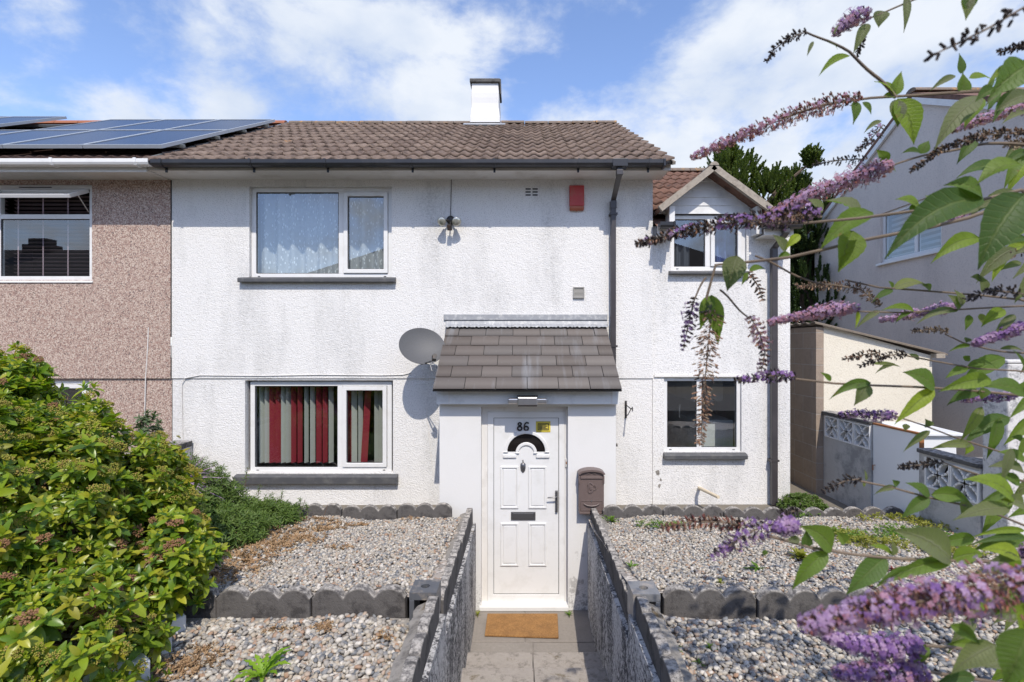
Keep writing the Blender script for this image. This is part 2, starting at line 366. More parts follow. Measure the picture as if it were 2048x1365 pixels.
def m_block():
    n = NT('concrete_block'); br = n.N('ShaderNodeTexBrick')
    mp = n.N('ShaderNodeMapping'); mp.inputs['Rotation'].default_value = (math.radians(90), 0, math.radians(90)); n.L(n.tc.outputs['Object'], mp.inputs[0])
    # Y runs along the wall, Z up: build vector (y, z, 0)
    sp = n.N('ShaderNodeSeparateXYZ'); cb = n.N('ShaderNodeCombineXYZ'); n.L(n.tc.outputs['Object'], sp.inputs[0]); n.L(sp.outputs[1], cb.inputs[0]); n.L(sp.outputs[2], cb.inputs[1])
    n.L(cb.outputs[0], br.inputs['Vector']); br.inputs['Scale'].default_value = 1; br.inputs['Brick Width'].default_value = .45; br.inputs['Row Height'].default_value = .225
    br.inputs['Mortar Size'].default_value = .006; br.inputs['Color1'].default_value = (.34, .27, .21, 1); br.inputs['Color2'].default_value = (.27, .215, .17, 1); br.inputs['Mortar'].default_value = (.36, .33, .29, 1)
    c = n.mix(n.ramp(n.noise(12, 5, .7), [(.45, 0), (.7, .5)]), br.outputs['Color'], (.20, .16, .13)); n.col(c); n.rough(.95)
    n.bump(n.math('ADD', n.noise(60, 4, .7), n.math('MULTIPLY', br.outputs['Fac'], -1.5)), .6, .008); return n.mat
M['block'] = m_block()
def m_gravelbase():
    n = NT('gravel_bed'); s = n.N('ShaderNodeSeparateColor'); n.L(n.vor(42, 'Color'), s.inputs[0])
    c = n.ramp(s.outputs[0], [(0, (.34,.30,.26)), (.3, (.46,.42,.37)), (.5, (.22,.20,.18)), (.7, (.55,.50,.44)), (.85, (.30,.22,.16))], True)
    n.col(c); n.rough(.95); n.bump(n.vor(42), -.9, .03); return n.mat
M['gravelbase'] = m_gravelbase()
def m_stones():
    n = NT('gravel_stone'); g = n.N('ShaderNodeNewGeometry')
    c = n.ramp(g.outputs['Random Per Island'], [(0, (.40,.365,.31)), (.16, (.32,.295,.26)), (.30, (.48,.44,.37)), (.42, (.26,.245,.225)), (.53, (.38,.32,.245)), (.64, (.56,.52,.46)), (.74, (.19,.195,.20)), (.82, (.38,.29,.22)), (.89, (.13,.14,.155)), (.95, (.32,.20,.13))], True)
    c = n.mix(n.ramp(n.noise(60, 4, .7), [(.4, 0), (.75, .5)]), c, (.30, .275, .245)); n.col(c); n.rough(.85, 0, .35); return n.mat
M['stones'] = m_stones()
M['soil'] = simple('soil', (.10, .075, .05), .95, .3, 10, .6, 40)
M['grass'] = simple('bare_ground', (.17, .15, .12), .95, .3, 6, .6, 60)
M['tarmac'] = simple('pavement_tarmac', (.12, .115, .11), .9, .15, 20, .5, 90)
def leafmat(name, cols, rough=.45, trans=.3, back=None, vein=0):
    n = NT(name); g = n.N('ShaderNodeNewGeometry')
    c = n.ramp(g.outputs['Random Per Island'], [(i / max(1, len(cols) - 1), x) for i, x in enumerate(cols)])
    c = n.mix(n.noise(30, 3), c, n.mix(1.0, c, (.8, .8, .8), 'MULTIPLY'))
    if back: c = n.mix(g.outputs['Backfacing'], c, back)
    n.col(c); n.rough(rough, 0, .4)
    if vein: n.bump(n.noise(vein, 3, .6), .45, .003)
    tr = n.N('ShaderNodeBsdfTranslucent'); cc = n.mix(1.0, c, (1.5, 1.7, .7), 'MULTIPLY'); n.L(cc, tr.inputs[0])
    ms = n.N('ShaderNodeMixShader'); ms.inputs[0].default_value = trans; n.L(n.b.outputs[0], ms.inputs[1]); n.L(tr.outputs[0], ms.inputs[2])
    n.L(ms.outputs[0], n.nt.nodes['Material Output'].inputs[0]); return n.mat
M['leaf_bush'] = leafmat('bush_leaf', [(.12,.21,.02), (.22,.32,.024), (.36,.41,.03), (.13,.24,.024), (.44,.43,.04), (.05,.11,.02), (.17,.28,.03)], .33, .36)
M['leaf_yellow'] = leafmat('bush_leaf_yellow', [(.32,.28,.02), (.24,.25,.02)], .45, .3)
M['bud'] = leafmat('bush_bud', [(.30,.33,.05), (.40,.37,.06), (.36,.24,.08)], .7, .2)
M['spent'] = leafmat('spent_flower', [(.24,.12,.06), (.32,.18,.09), (.17,.085,.045)], .9, .1)
M['leaf_cover'] = leafmat('cover_leaf', [(.07,.13,.022), (.11,.18,.03), (.14,.20,.045)], .5, .25)
M['leaf_weed'] = leafmat('weed_leaf', [(.10,.20,.02), (.16,.27,.03)], .45, .35)
M['leaf_weed_y'] = leafmat('pale_weed_leaf', [(.22,.25,.03), (.30,.28,.05)], .6, .3)
M['leaf_red'] = leafmat('red_leaf', [(.22,.04,.04), (.14,.035,.03)], .5, .2)
M['drymoss'] = leafmat('dry_creeper', [(.34,.21,.11), (.42,.29,.17), (.25,.14,.07)], .95, .1)
M['conifer'] = leafmat('conifer_leaf', [(.07,.11,.025), (.11,.155,.03), (.15,.19,.035)], .6, .2)
M['conifer2'] = leafmat('dark_conifer_leaf', [(.03,.06,.018), (.05,.085,.022), (.07,.11,.026)], .6, .15)
M['bark'] = simple('bark', (.12, .085, .06), .9, .3, 20, .6, 40)
def m_budleaf():
    n = NT('buddleja_leaf'); g = n.N('ShaderNodeNewGeometry'); at = n.N('ShaderNodeAttribute'); at.attribute_name = 'leafco'; sp = n.N('ShaderNodeSeparateXYZ'); n.L(at.outputs['Vector'], sp.inputs[0])
    q = n.math('ABSOLUTE', sp.outputs[1]); vein = n.ramp(n.math('FRACT', n.math('MULTIPLY', n.math('SUBTRACT', sp.outputs[0], n.math('MULTIPLY', q, .10)), 13.0)), [(0, 1), (.16, 0), (.9, 0), (1, 1)])
    rib = n.ramp(q, [(0, 1), (.05, .8), (.11, 0)]); ve = n.math('MAXIMUM', rib, n.math('MULTIPLY', vein, .45))
    top = n.ramp(g.outputs['Random Per Island'], [(0, (.045,.09,.022)), (.25, (.11,.18,.022)), (.45, (.055,.105,.025)), (.65, (.19,.27,.024)), (.85, (.07,.13,.03)), (1, (.26,.33,.03))])
    top = n.mix(n.math('MULTIPLY', ve, .45), top, (.17, .22, .07)); top = n.mix(n.ramp(n.noise(60, 4, .7), [(.4, 0), (.8, .35)]), top, (.05, .07, .025))
    top = n.mix(n.ramp(n.noise(28, 3, .6), [(.70, 0), (.74, .6)]), top, (.20, .13, .05))
    bot = n.mix(n.math('MULTIPLY', ve, .5), (.135, .145, .075), (.22, .23, .15)); c = n.mix(g.outputs['Backfacing'], top, bot); n.col(c); n.rough(.55, 0, .35)
    n.bump(n.math('ADD', n.math('MULTIPLY', ve, -.8), n.math('MULTIPLY', n.noise(160, 3), .3)), .6, .003)
    tr = n.N('ShaderNodeBsdfTranslucent'); n.L(n.mix(n.math('MULTIPLY', ve, .5), n.mix(1.0, top, (2.2, 2.3, .8), 'MULTIPLY'), (.07, .10, .02)), tr.inputs[0])
    ms = n.N('ShaderNodeMixShader'); ms.inputs[0].default_value = .42; n.L(n.b.outputs[0], ms.inputs[1]); n.L(tr.outputs[0], ms.inputs[2]); n.L(ms.outputs[0], n.nt.nodes['Material Output'].inputs[0]); return n.mat
M['bud_leaf'] = m_budleaf()
M['bud_stem'] = simple('buddleja_stem', (.15, .11, .075), .7, .35, 30, dirt=(.06, .05, .045), dirt_amt=.8, dscale=9)
M['twig'] = simple('bush_twig', (.16, .10, .07), .8, .25, 30)
M['f_mauve'] = leafmat('mauve_petal', [(.34,.20,.38), (.44,.29,.48), (.54,.38,.56)], .7, .25)
M['f_violet'] = leafmat('violet_petal', [(.17,.08,.28), (.25,.13,.36), (.33,.19,.45)], .7, .25)
M['f_pink'] = leafmat('pink_petal', [(.42,.20,.30), (.50,.29,.39), (.32,.13,.20)], .7, .25)
M['f_brown'] = leafmat('brown_petal', [(.30,.17,.11), (.38,.23,.15), (.22,.12,.08)], .9, .1)
M['f_red'] = leafmat('rusty_petal', [(.30,.10,.09), (.40,.17,.12), (.24,.08,.08)], .9, .15)
M['f_dark'] = leafmat('dark_capsule', [(.055,.045,.04), (.085,.065,.055), (.045,.038,.045)], .9, .1)
M['f_tan'] = leafmat('tan_capsule', [(.30,.22,.15), (.38,.29,.20), (.20,.14,.10)], .9, .1)
M['net'] = None
def m_glass():
    n = NT('window_glass'); n.nt.nodes.remove(n.b)
    t = n.N('ShaderNodeBsdfTransparent'); t.inputs[0].default_value = (.82, .87, .88, 1)
    g = n.N('ShaderNodeBsdfGlossy'); g.inputs['Roughness'].default_value = .004; g.inputs[0].default_value = (.95, .97, 1, 1)
    fr = n.N('ShaderNodeLayerWeight'); fr.inputs[0].default_value = .5
    f = n.math('ADD', n.math('MULTIPLY', n.math('POWER', fr.outputs['Facing'], 4.0), .6), .17)
    ms = n.N('ShaderNodeMixShader'); n.L(f, ms.inputs[0]); n.L(t.outputs[0], ms.inputs[1]); n.L(g.outputs[0], ms.inputs[2])
    n.L(ms.outputs[0], n.nt.nodes['Material Output'].inputs[0]); return n.mat
M['glass'] = m_glass()
def m_net():
    n = NT('net_lace'); t = n.N('ShaderNodeBsdfTransparent')
    d = n.noise(26, 2, .4, n.vec((1, 1, .8))); leaf = n.math('MAXIMUM', n.ramp(n.vor(15, 'Distance', n.vec((2.2, .3, .8), (0, .6, 0))), [(.20, 1), (.26, 0)]), n.ramp(n.vor(14, 'Distance', n.vec((2.2, .3, .8), (0, -.7, 0))), [(.18, 1), (.24, 0)]))
    n.col((.90, .92, .95)); n.rough(.9)
    fac = n.math('ADD', n.math('MULTIPLY', leaf, .38), .46)
    ms = n.N('ShaderNodeMixShader'); n.L(fac, ms.inputs[0]); n.L(t.outputs[0], ms.inputs[1]); n.L(n.b.outputs[0], ms.inputs[2])
    n.L(ms.outputs[0], n.nt.nodes['Material Output'].inputs[0]); return n.mat
M['net'] = m_net()
M['blind_cream'] = simple('blind_cream', (.66, .655, .59), .8, .05, 3)
M['blind_red'] = simple('blind_red', (.40, .035, .055), .8, .08, 3)
M['blind_dark'] = simple('blind_dark', (.16, .12, .13), .5, .1, 3)
M['curtain_blue'] = simple('curtain_blue', (.10, .14, .36), .85, .2, 6)
M['curtain_grey'] = simple('curtain_grey', (.10, .11, .14), .85, .2, 6)
def m_solar():
    n = NT('solar_cells'); sp = n.N('ShaderNodeSeparateXYZ'); n.L(n.tc.outputs['Object'], sp.inputs[0])
    def lines(o, per, w):
        f = n.math('FRACT', n.math('MULTIPLY', o, 1 / per)); return n.math('LESS_THAN', f, w)
    l = n.math('MAXIMUM', lines(sp.outputs[0], .16, .05), n.math('MULTIPLY', lines(sp.outputs[1], .135, .05), .6))
    n.col(n.mix(n.math('MULTIPLY', l, .55), (.006, .011, .030), (.07, .09, .15))); n.rough(.22, 0, .35); return n.mat
M['solar'] = m_solar()
M['alu'] = simple('aluminium_frame', (.30, .33, .33), .4, .08, 20, metal=.6)
M['alu_light'] = simple('pale_aluminium', (.42, .46, .50), .4, .08, 20)
M['dish'] = simple('dish_mesh', (.085, .087, .092), .6, .3, 120, .2, 160)
M['lens'] = simple('lamp_glass', (.45, .45, .40), .12, .3, 40, metal=.6)

# ------------------------------------------------------------------ ground, path, steps
YF = 6.40                                   # plane of the house front
M['step_concrete'] = m_concrete('worn_step_concrete', (.27, .24, .215), (.42, .385, .345), (.19, .17, .15), (.13, .10, .05), sc=24)
def ground():
    mb = MB()
    # one sheet to the horizon, with the sunken path left open
    R = 1500.0; xs = [-R, -.62, .80, R]; ys = [-R, 1.0, 5.95, R]
    for i in range(3):
        for j in range(3):
            if i == 1 and j == 1: continue
            mb.quad((xs[i], ys[j], .93), (xs[i+1], ys[j], .93), (xs[i+1], ys[j+1], .93), (xs[i], ys[j+1], .93))
    struct(mb.build('ground', M['grass']))
    mb = MB(); mb.box(-8, 8, -3.2, .95, .9, 1.40); struct(mb.build('pavement', M['tarmac'], bevel=.01))
    mb = MB(); mb.box(-.62, .80, 4.59, 6.0, -.3, -.012)
    for (a, b, c, d) in ((-.62, .02, 5.02, 6.0), (.03, .80, 5.02, 6.0), (-.62, .10, 4.60, 5.01), (.11, .80, 4.60, 5.01)): mb.box(a, b, c, d, -.012, random.uniform(-.003, .001))
    struct(mb.build('path', M['paving'], bevel=.006))
    st = MB(); z = 0; y = 4.60
    while z < 1.25:
        z += .155; y2 = max(.9, y - .46)
        for k, (a, b) in enumerate(((-.62, .09), (.096, .80))):
            st.box(a, b, y2 + (.002 if k else 0), y - .004, -.3, z + (.002 if k else 0))
        y = y2
    struct(st.build('steps', M['step_concrete'], bevel=.014))
ground()

def zbed(x, y):
    """height of the sloping upper gravel beds and the flatter lower beds"""
    up = 1.095 + (5.45 - y) * .122
    lo = 1.248 - (3.2 - y) * .04
    return np.where(y > 3.22, up, lo) + .018 * np.sin(x * 3.1 + y * 1.7) + .012 * np.sin(x * 7.3 - y * 5.1)
def bed(name, x0, x1, y0, y1):
    nx, ny = int((x1 - x0) / .06), int((y1 - y0) / .06); X, Y = np.meshgrid(np.linspace(x0, x1, nx), np.linspace(y0, y1, ny)); Z = zbed(X, Y) - .012
    V = np.stack([X, Y, Z], -1).reshape(-1, 3); i = np.arange(nx * ny).reshape(ny, nx)
    Fc = np.stack([i[:-1,:-1], i[:-1,1:], i[1:,1:], i[1:,:-1]], -1).reshape(-1, 4)
    return struct(np_obj(name, V, Fc, M['gravelbase'], smooth=True))
bed('ground_upper_bed_soil', -4.42, -.56, 3.23, 5.46); bed('ground_upper_bed_soil', .72, 6.3, 3.23, 5.46)
bed('ground_lower_bed_soil', -4.42, -.56, 1.0, 3.20); bed('ground_lower_bed_soil', .72, 6.3, 1.0, 3.20)

def ico():
    t = (1 + 5 ** .5) / 2
    v = np.array([(-1,t,0),(1,t,0),(-1,-t,0),(1,-t,0),(0,-1,t),(0,1,t),(0,-1,-t),(0,1,-t),(t,0,-1),(t,0,1),(-t,0,-1),(-t,0,1)], float); v /= np.linalg.norm(v[0])
    f = np.array([(0,11,5),(0,5,1),(0,1,7),(0,7,10),(0,10,11),(1,5,9),(5,11,4),(11,10,2),(10,7,6),(7,1,8),(3,9,4),(3,4,2),(3,2,6),(3,6,8),(3,8,9),(4,9,5),(2,4,11),(6,2,10),(8,6,7),(9,8,1)])
    return v, f
ICV, ICF = ico()
def gravel(label, x0, x1, y0, y1, dens, smin, smax, keep=None):
    n = int((x1 - x0) * (y1 - y0) * dens); x = RNG.uniform(x0, x1, n); y = RNG.uniform(y0, y1, n)
    if keep is not None: k = keep(x, y); x, y = x[k], y[k]; n = len(x)
    sz = RNG.uniform(smin, smax, n); z = zbed(x, y) + RNG.uniform(-.3, .75, n) * sz * .55
    parts = []
    for pid in range(4):
        idx = np.arange(n) % 4 == pid; pv = ICV * (1 + RNG.uniform(-.28, .28, (12, 1))) * np.array([1, .78, .55]); m = idx.sum()
        nr = np.stack([RNG.normal(0, .38, m), RNG.normal(0, .38, m), np.ones(m)], 1)
        V, Fc = scatter(pv, ICF, np.stack([x, y, z], 1)[idx], frames(nr, RNG.uniform(0, 6.3, m)), sz[idx] * .62); parts.append((V, Fc, 0))
    V, Fc, _ = merge(parts); o = np_obj('gravel', V, Fc, M['stones']); tag(o, label, None, None, 'stuff')
gravel('pale gravel on the upper bed left of the path', -3.2, -.66, 3.28, 5.42, 3300, .017, .030)
gravel('pale gravel on the upper bed right of the path', .80, 4.1, 3.28, 5.42, 3300, .017, .030)
gravel('coarse gravel on the lower bed left of the path', -2.6, -.66, 1.9, 3.15, 2500, .021, .038)
gravel('coarse gravel on the lower bed right of the path', .78, 3.3, 1.8, 3.15, 2500, .021, .038)

# ------------------------------------------------------------------ tile helper
def tile_field(org, u, s, n, width, length, gauge, tw, mat, name, parent, amp=.030, nroll=2, flat=False, thick=.022, clip=None):
    """overlapping tiles, each its own island; org = eave corner, u along the eave, s up the slope"""
    org, u, s, n = (np.array(a, float) for a in (org, u, s, n))
    cols = 4 if flat else 6 * nroll; nc = int(round(width / tw)); tw = width / nc; nr = int(math.ceil(length / gauge - 1e-6))
    Vs, Fs, b = [], [], 0
    for r in range(nr):
        stag = flat and r % 2 == 1; cnt = nc + (1 if stag else 0)
        for c in range(cnt):
            a0 = c * tw - (tw / 2 if stag else 0); a1 = a0 + tw; a0 = max(0, a0); a1 = min(width, a1)
            if a1 - a0 < .01: continue
            gp_ = .0035 if flat else .0015; t = np.linspace(a0 + gp_, a1 - gp_, cols + 1)
            h = np.zeros_like(t) if flat else amp * (0.5 + 0.5 * np.cos(2 * np.pi * ((t - a0) / (tw / nroll)) + 0.6)) ** 1.25
            jl = RNG.uniform(-.0025, .0025); js = RNG.uniform(-.005, .005) if not flat else RNG.uniform(-.002, .002)
            s0 = max(0, r * gauge) + js; s1 = min(length, (r + 1) * gauge + (.03 if not flat else .012)); lift = (thick + .012) if not flat else thick + .004
            rows = [(s0, h * .9 + lift - thick + jl), (s0, h + lift + jl), (s1, h + .002 + jl)]
            for sv, hv in rows: Vs.append(org + np.outer(t, u) + s * sv + np.outer(hv, n))
            k = cols + 1
            for q in range(2):
                for j in range(cols):
                    i0 = b + q * k + j; Fs.append((i0, i0 + 1, i0 + 1 + k, i0 + k))
            # side edges down to the batten line
            b += 3 * k
    V = np.concatenate(Vs); Fc = np.array(Fs)
    if clip is not None:
        cen = V[Fc].mean(1); Fc = Fc[clip(cen)]
    return np_obj(name, V, Fc, mat, parent, smooth=False)

# ------------------------------------------------------------------ wall with openings
def wall_front(mb, x0, x1, z0, z1, Y, openings, depth=.12):
    xs = sorted({x0, x1} | {o[0] for o in openings} | {o[1] for o in openings}); xs = [x for x in xs if x0 <= x <= x1]
    zs = sorted({z0, z1} | {o[2] for o in openings} | {o[3] for o in openings}); zs = [z for z in zs if z0 <= z <= z1]
    for i in range(len(xs) - 1):
        for j in range(len(zs) - 1):
            cx, cz = (xs[i] + xs[i+1]) / 2, (zs[j] + zs[j+1]) / 2
            if any(o[0] < cx < o[1] and o[2] < cz < o[3] for o in openings): continue
            mb.quad((xs[i], Y, zs[j]), (xs[i+1], Y, zs[j]), (xs[i+1], Y, zs[j+1]), (xs[i], Y, zs[j+1]))
    for a, b, c, d in openings:
        c2, d2 = max(c, z0), min(d, z1)
        if c2 >= d2: continue
        Yb = Y + depth
        mb.quad((a, Y, c2), (a, Y, d2), (a, Yb, d2), (a, Yb, c2)); mb.quad((b, Y, c2), (b, Yb, c2), (b, Yb, d2), (b, Y, d2))
        if c >= z0: mb.quad((a, Y, c), (a, Yb, c), (b, Yb, c), (b, Y, c))
        if d <= z1: mb.quad((a, Y, d), (b, Y, d), (b, Yb, d), (a, Yb, d))
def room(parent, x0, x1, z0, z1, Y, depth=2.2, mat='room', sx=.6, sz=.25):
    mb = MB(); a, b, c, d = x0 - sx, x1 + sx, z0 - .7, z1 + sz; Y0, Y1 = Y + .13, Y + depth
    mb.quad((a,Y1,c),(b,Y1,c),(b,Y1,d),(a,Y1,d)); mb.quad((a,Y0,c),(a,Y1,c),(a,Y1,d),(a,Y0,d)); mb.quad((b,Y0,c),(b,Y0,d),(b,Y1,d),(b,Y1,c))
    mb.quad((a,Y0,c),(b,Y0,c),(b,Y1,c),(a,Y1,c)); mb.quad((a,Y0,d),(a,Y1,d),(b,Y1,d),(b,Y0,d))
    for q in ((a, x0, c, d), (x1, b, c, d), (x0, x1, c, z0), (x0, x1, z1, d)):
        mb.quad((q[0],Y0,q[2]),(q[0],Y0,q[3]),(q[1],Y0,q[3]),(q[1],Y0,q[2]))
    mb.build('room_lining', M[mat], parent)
def window(parent, x0, x1, z0, z1, Y, split=None, fw=.055, sash=(), sill=None, rec=.05, sillmat='sill'):
    """white plastic window; split = x of mullions; sash = indexes of opening lights"""
    Yf = Y + rec
    mb = MB(); mb.ring(x0, x1, z0, z1, fw, Yf, Yf + .06)
    xs = [x0 + fw] + [c for c in (split or [])] + [x1 - fw]
    lights = []
    for i in range(len(xs) - 1):
        a = xs[i] + (.032 if i else 0); b = xs[i+1] - (.032 if i < len(xs) - 2 else 0); lights.append((a, b, z0 + fw, z1 - fw))
    for c in (split or []): mb.box(c - .032, c + .032, Yf + .001, Yf + .058, z0 + fw, z1 - fw)
    fr = mb.build('window', M['upvc'], parent, bevel=.005)
    for i, (a, b, c, d) in enumerate(lights):
        if i in sash:
            m = MB(); m.ring(a + .004, b - .004, c + .004, d - .004, .052, Yf - .018, Yf + .045); m.build('sash', M['upvc'], fr, bevel=.006)
            a, b, c, d = a + .056, b - .056, c + .056, d - .056
        m = MB(); m.ring(a, b, c, d, .008, Yf + .012, Yf + .02); m.build('seal', M['seal'], fr)
        m = MB(); m.quad((a+.004, Yf+.022, c+.004), (b-.004, Yf+.022, c+.004), (b-.004, Yf+.022, d-.004), (a+.004, Yf+.022, d-.004)); m.build('pane', M['glass'], fr)
    for hx in (x0 + fw + .04, x1 - fw - .04):
        m = MB(); m.box(hx - .015, hx + .015, Yf - .004, Yf + .002, z0 + .018, z0 + .026); m.build('drain_slot', M['seal'], fr)
    if sill:
        a, b, c, d = sill; m = MB(); m.prism([(Y - .075, c + .006), (Y + .12, c + .006), (Y + .12, d + .02), (Y + .05, d + .02), (Y - .06, d), (Y - .075, d - .012)], (a, b), lambda p, q, e: (e, p, q))
        m.build('window_sill', M[sillmat], fr, bevel=.006)
    return fr, lights

# ------------------------------------------------------------------ the white house
XL, XR, XE = wx(345, YF), wx(1305, YF), wx(1582, YF)
ZB = wz(757, YF)                 # drip band between the storeys
ZS = 5.085                       # soffit
house = thing('terraced_house', 'white roughcast terraced house with brown tiled roof, slate porch and dormer extension', 'house', (0, YF, .93))
up_win = (wx(500, YF), wx(784, YF), wz(556, YF), wz(374, YF))
lo_win = (wx(490, YF), wx(786, YF), wz(946, YF), wz(761, YF))
YE = YF + .02
eu_win = (wx(1342, YE), wx(1493, YE), wz(541, YE), wz(430, YE))
el_win = (wx(1328, YE), wx(1483, YE), wz(904, YE), wz(755, YE))
mb = MB()
wall_front(mb, XL, XR, ZB, ZS + .03, YF - .014, [up_win])
mb.quad((XL, YF - .014, ZB), (XR, YF - .014, ZB), (XR, YF, ZB), (XL, YF, ZB))
wall_front(mb, XL, XR, 0, ZB, YF, [lo_win])
mb.quad((XR, YF - .014, 0), (XR, YF - .014, ZS), (XR, 12.8, ZS), (XR, 12.8, 0))
mb.quad((XL, 12.8, 0), (XR, 12.8, 0), (XR, 12.8, ZS), (XL, 12.8, ZS)); mb.quad((XL, YF, 0), (XL, 12.8, 0), (XL, 12.8, ZS), (XL, YF, ZS))
# gable triangle on the right side
mb.add([(XR, 6.0, ZS), (XR, 13.2, ZS), (XR, 9.6, 7.13)], [(0, 1, 2)])
mb.build('wall', M['roughcast'], house)
mb = MB()
wall_front(mb, XR + .002, XE, 0, 4.50, YE, [eu_win, el_win])
mb.quad((XE, YE, 0), (XE, 12.0, 0), (XE, 12.0, 4.5), (XE, YE, 4.5)); mb.quad((XR, 12, 0), (XE, 12, 0), (XE, 12, 4.5), (XR, 12, 4.5))
mb.build('extension_wall', M['roughcast'], house)
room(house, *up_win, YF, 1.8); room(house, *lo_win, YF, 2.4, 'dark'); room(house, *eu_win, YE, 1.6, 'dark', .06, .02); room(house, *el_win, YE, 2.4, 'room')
window(house, *up_win, YF - .014, [wx(680, YF)], .058, (1,), (wx(482, YF), wx(793, YF), wz(567, YF), wz(557, YF)))
window(house, lo_win[0] + .04, lo_win[1] - .03, lo_win[2], lo_win[3] - .02, YF, [wx(677, YF)], .058, (1,), (wx(473, YF), wx(797, YF), wz(967, YF), wz(950, YF)))
window(house, *eu_win, YE, [wx(1417, YE)], .05, (1,), (wx(1337, YE), wx(1495, YE), wz(551, YE), wz(544, YE)), .03)
window(house, *el_win, YE, [wx(1400, YE)], .05, (), (wx(1326, YE), wx(1491, YE), wz(918, YE), wz(907, YE)), .03)
mb = MB(); mb.box(wx(1308, YE), wx(1500, YE), YE - .02, YE + .05, el_win[3] + .004, el_win[3] + .026); mb.build('lintel_strip', M['upvc_old'], house)

# kitchen worktop and cupboards seen through the lower extension window
mb = MB(); mb.box(el_win[0] + .60, el_win[1] + .12, 6.95, 8.4, 1.0, 1.93); mb.build('kitchen_cupboard', M['upvc'], house, bevel=.01)
mb = MB(); mb.box(el_win[0] + .66, el_win[1] + .12, 7.3, 8.5, 2.15, 2.75); mb.build('kitchen_cupboard', M['upvc_old'], house, bevel=.01)
mb = MB(); mb.box(el_win[0] + .06, el_win[0] + .5, 8.1, 8.5, 1.0, 2.0); mb.build('kitchen_cupboard', M['fascia'], house, bevel=.01)
m = MB(); sx_ = el_win[0] + .26; m.tube([(sx_, 6.62, 2.02), (sx_, 6.62, 2.14), (sx_ + .02, 6.66, 2.18), (sx_ + .03, 6.74, 2.15)], .010, 7); m.build('kitchen_tap', M['chrome'], house, smooth=True)

# roofs
pitch = math.atan2(2.02, 3.60); s_up = Vector((0, math.cos(pitch), math.sin(pitch))); n_up = Vector((0, -math.sin(pitch), math.cos(pitch)))
RX0, RX1 = XL + .0, 1.80
eave = Vector((RX0, 5.93, 5.145))
slope = 3.68 / math.cos(pitch)
main_roof = MB(); a = eave + n_up * -.03; bq = a + s_up * slope
main_roof.quad(a, (RX1, a.y, a.z), (RX1, bq.y, bq.z), bq)
main_roof.quad((RX0, bq.y, bq.z), (RX1, bq.y, bq.z), (RX1, bq.y + 3.65, a.z), (RX0, bq.y + 3.65, a.z))
roof = main_roof.build('roof', M['tile'], house)
tile_field(eave, (1,0,0), s_up, n_up, RX1 - RX0, slope - .02, slope / 12, .30, M['tile'], 'roof_tiles', roof)
rz = eave + s_up * slope
mb = MB()
k = 0; x = RX0 + .02
while x < RX1 - .05:
    x2 = min(RX1, x + .45); pr = [(math.cos(t) * .105, math.sin(t) * .075) for t in np.linspace(0, math.pi, 9)]; dz = random.uniform(-.006, .006)
    mb.prism(pr, (x + .006, x2 - .004), lambda p, q, e: (e, rz.y + p, rz.z - .01 + q + dz)); x = x2
mb.build('ridge', M['ridge'], roof, bevel=.004)
# verge undercloak and mortar at the right end, lead gutter at the party line
mb = MB(); ve = eave + n_up * -.008; p0 = Vector((RX1, ve.y, ve.z)); p1 = p0 + s_up * slope
mb.obox((p0 + p1) / 2, s_up, (1,0,0), n_up, slope / 2, .018, .018); mb.build('verge', M['mortar'], roof)
mb = MB(); p0 = Vector((RX0 - .015, ve.y, ve.z)) + n_up * .02; p1 = p0 + s_up * slope
mb.obox((p0 + p1) / 2, s_up, (1,0,0), n_up, slope / 2, .02, .03); mb.build('party_flashing', M['alu'], roof)

# fascia, soffit, gutter
def gutter(mb, x0, x1, yb, zt, r=.056, lip=True):
    pr = [(-.004, 0), (-.004, -.045), (-.02, -.068), (-.07, -.075), (-.105, -.066), (-.118, -.042), (-.118, 0), (-.108, 0), (-.108, -.038), (-.098, -.058), (-.07, -.066), (-.024, -.06), (-.012, -.042), (-.012, 0)]
    mb.prism(pr, (x0, x1), lambda p, q, e: (e, yb + p, zt + q))
GX0, GX1 = wx(302, 5.9), wx(1326, 5.9)
mb = MB(); mb.box(XL - .02, RX1 - .02, 6.0, 6.02, ZS - .012, ZS + .10); mb.build('fascia', M['fascia'], house)
mb = MB(); mb.box(XL - .02, XR + .06, 6.021, YF - .01, ZS, ZS + .012); mb.build('soffit', M['upvc_old'], house)
mb = MB(); mb.prism([(6.021, ZS), (6.40, ZS), (6.40, ZS + .24), (6.021, ZS + .03)], (XR + .06, XR + .105), lambda p, q, e: (e, p, q)); mb.build('box_end', M['upvc_old'], house)
mb = MB(); gutter(mb, GX0, GX1, 5.999, 5.165); gt = mb.build('gutter', M['black'], house)
for px in (322, 500, 650, 822, 988, 1158, 1300):
    m = MB(); xx = wx(px, 5.9); m.prism([(0, -.05), (-.02, -.076), (-.07, -.083), (-.11, -.074), (-.126, -.045), (-.126, .006), (-.104, .006), (0, -.088 + .02), (0, -.10)][0:6] + [(-.118, .006), (-.118, -.045), (-.10, -.07), (-.02, -.07)], (xx - .014, xx + .014), lambda p, q, e: (e, 5.999 + p, 5.165 + q))
    m.box(xx - .012, xx + .012, 5.985, 5.999, 5.045, 5.12); m.build('gutter_bracket', M['black'], gt)
m = MB(); xx = wx(1240, 5.9); m.box(xx - .09, xx + .09, 5.872, 5.999, 5.078, 5.172); m.build('gutter_outlet', M['black'], gt, bevel=.006)
m = MB(); m.box(GX1, GX1 + .03, 5.870, 5.999, 5.078, 5.175); m.build('end_cap', M['black'], gt, bevel=.01)
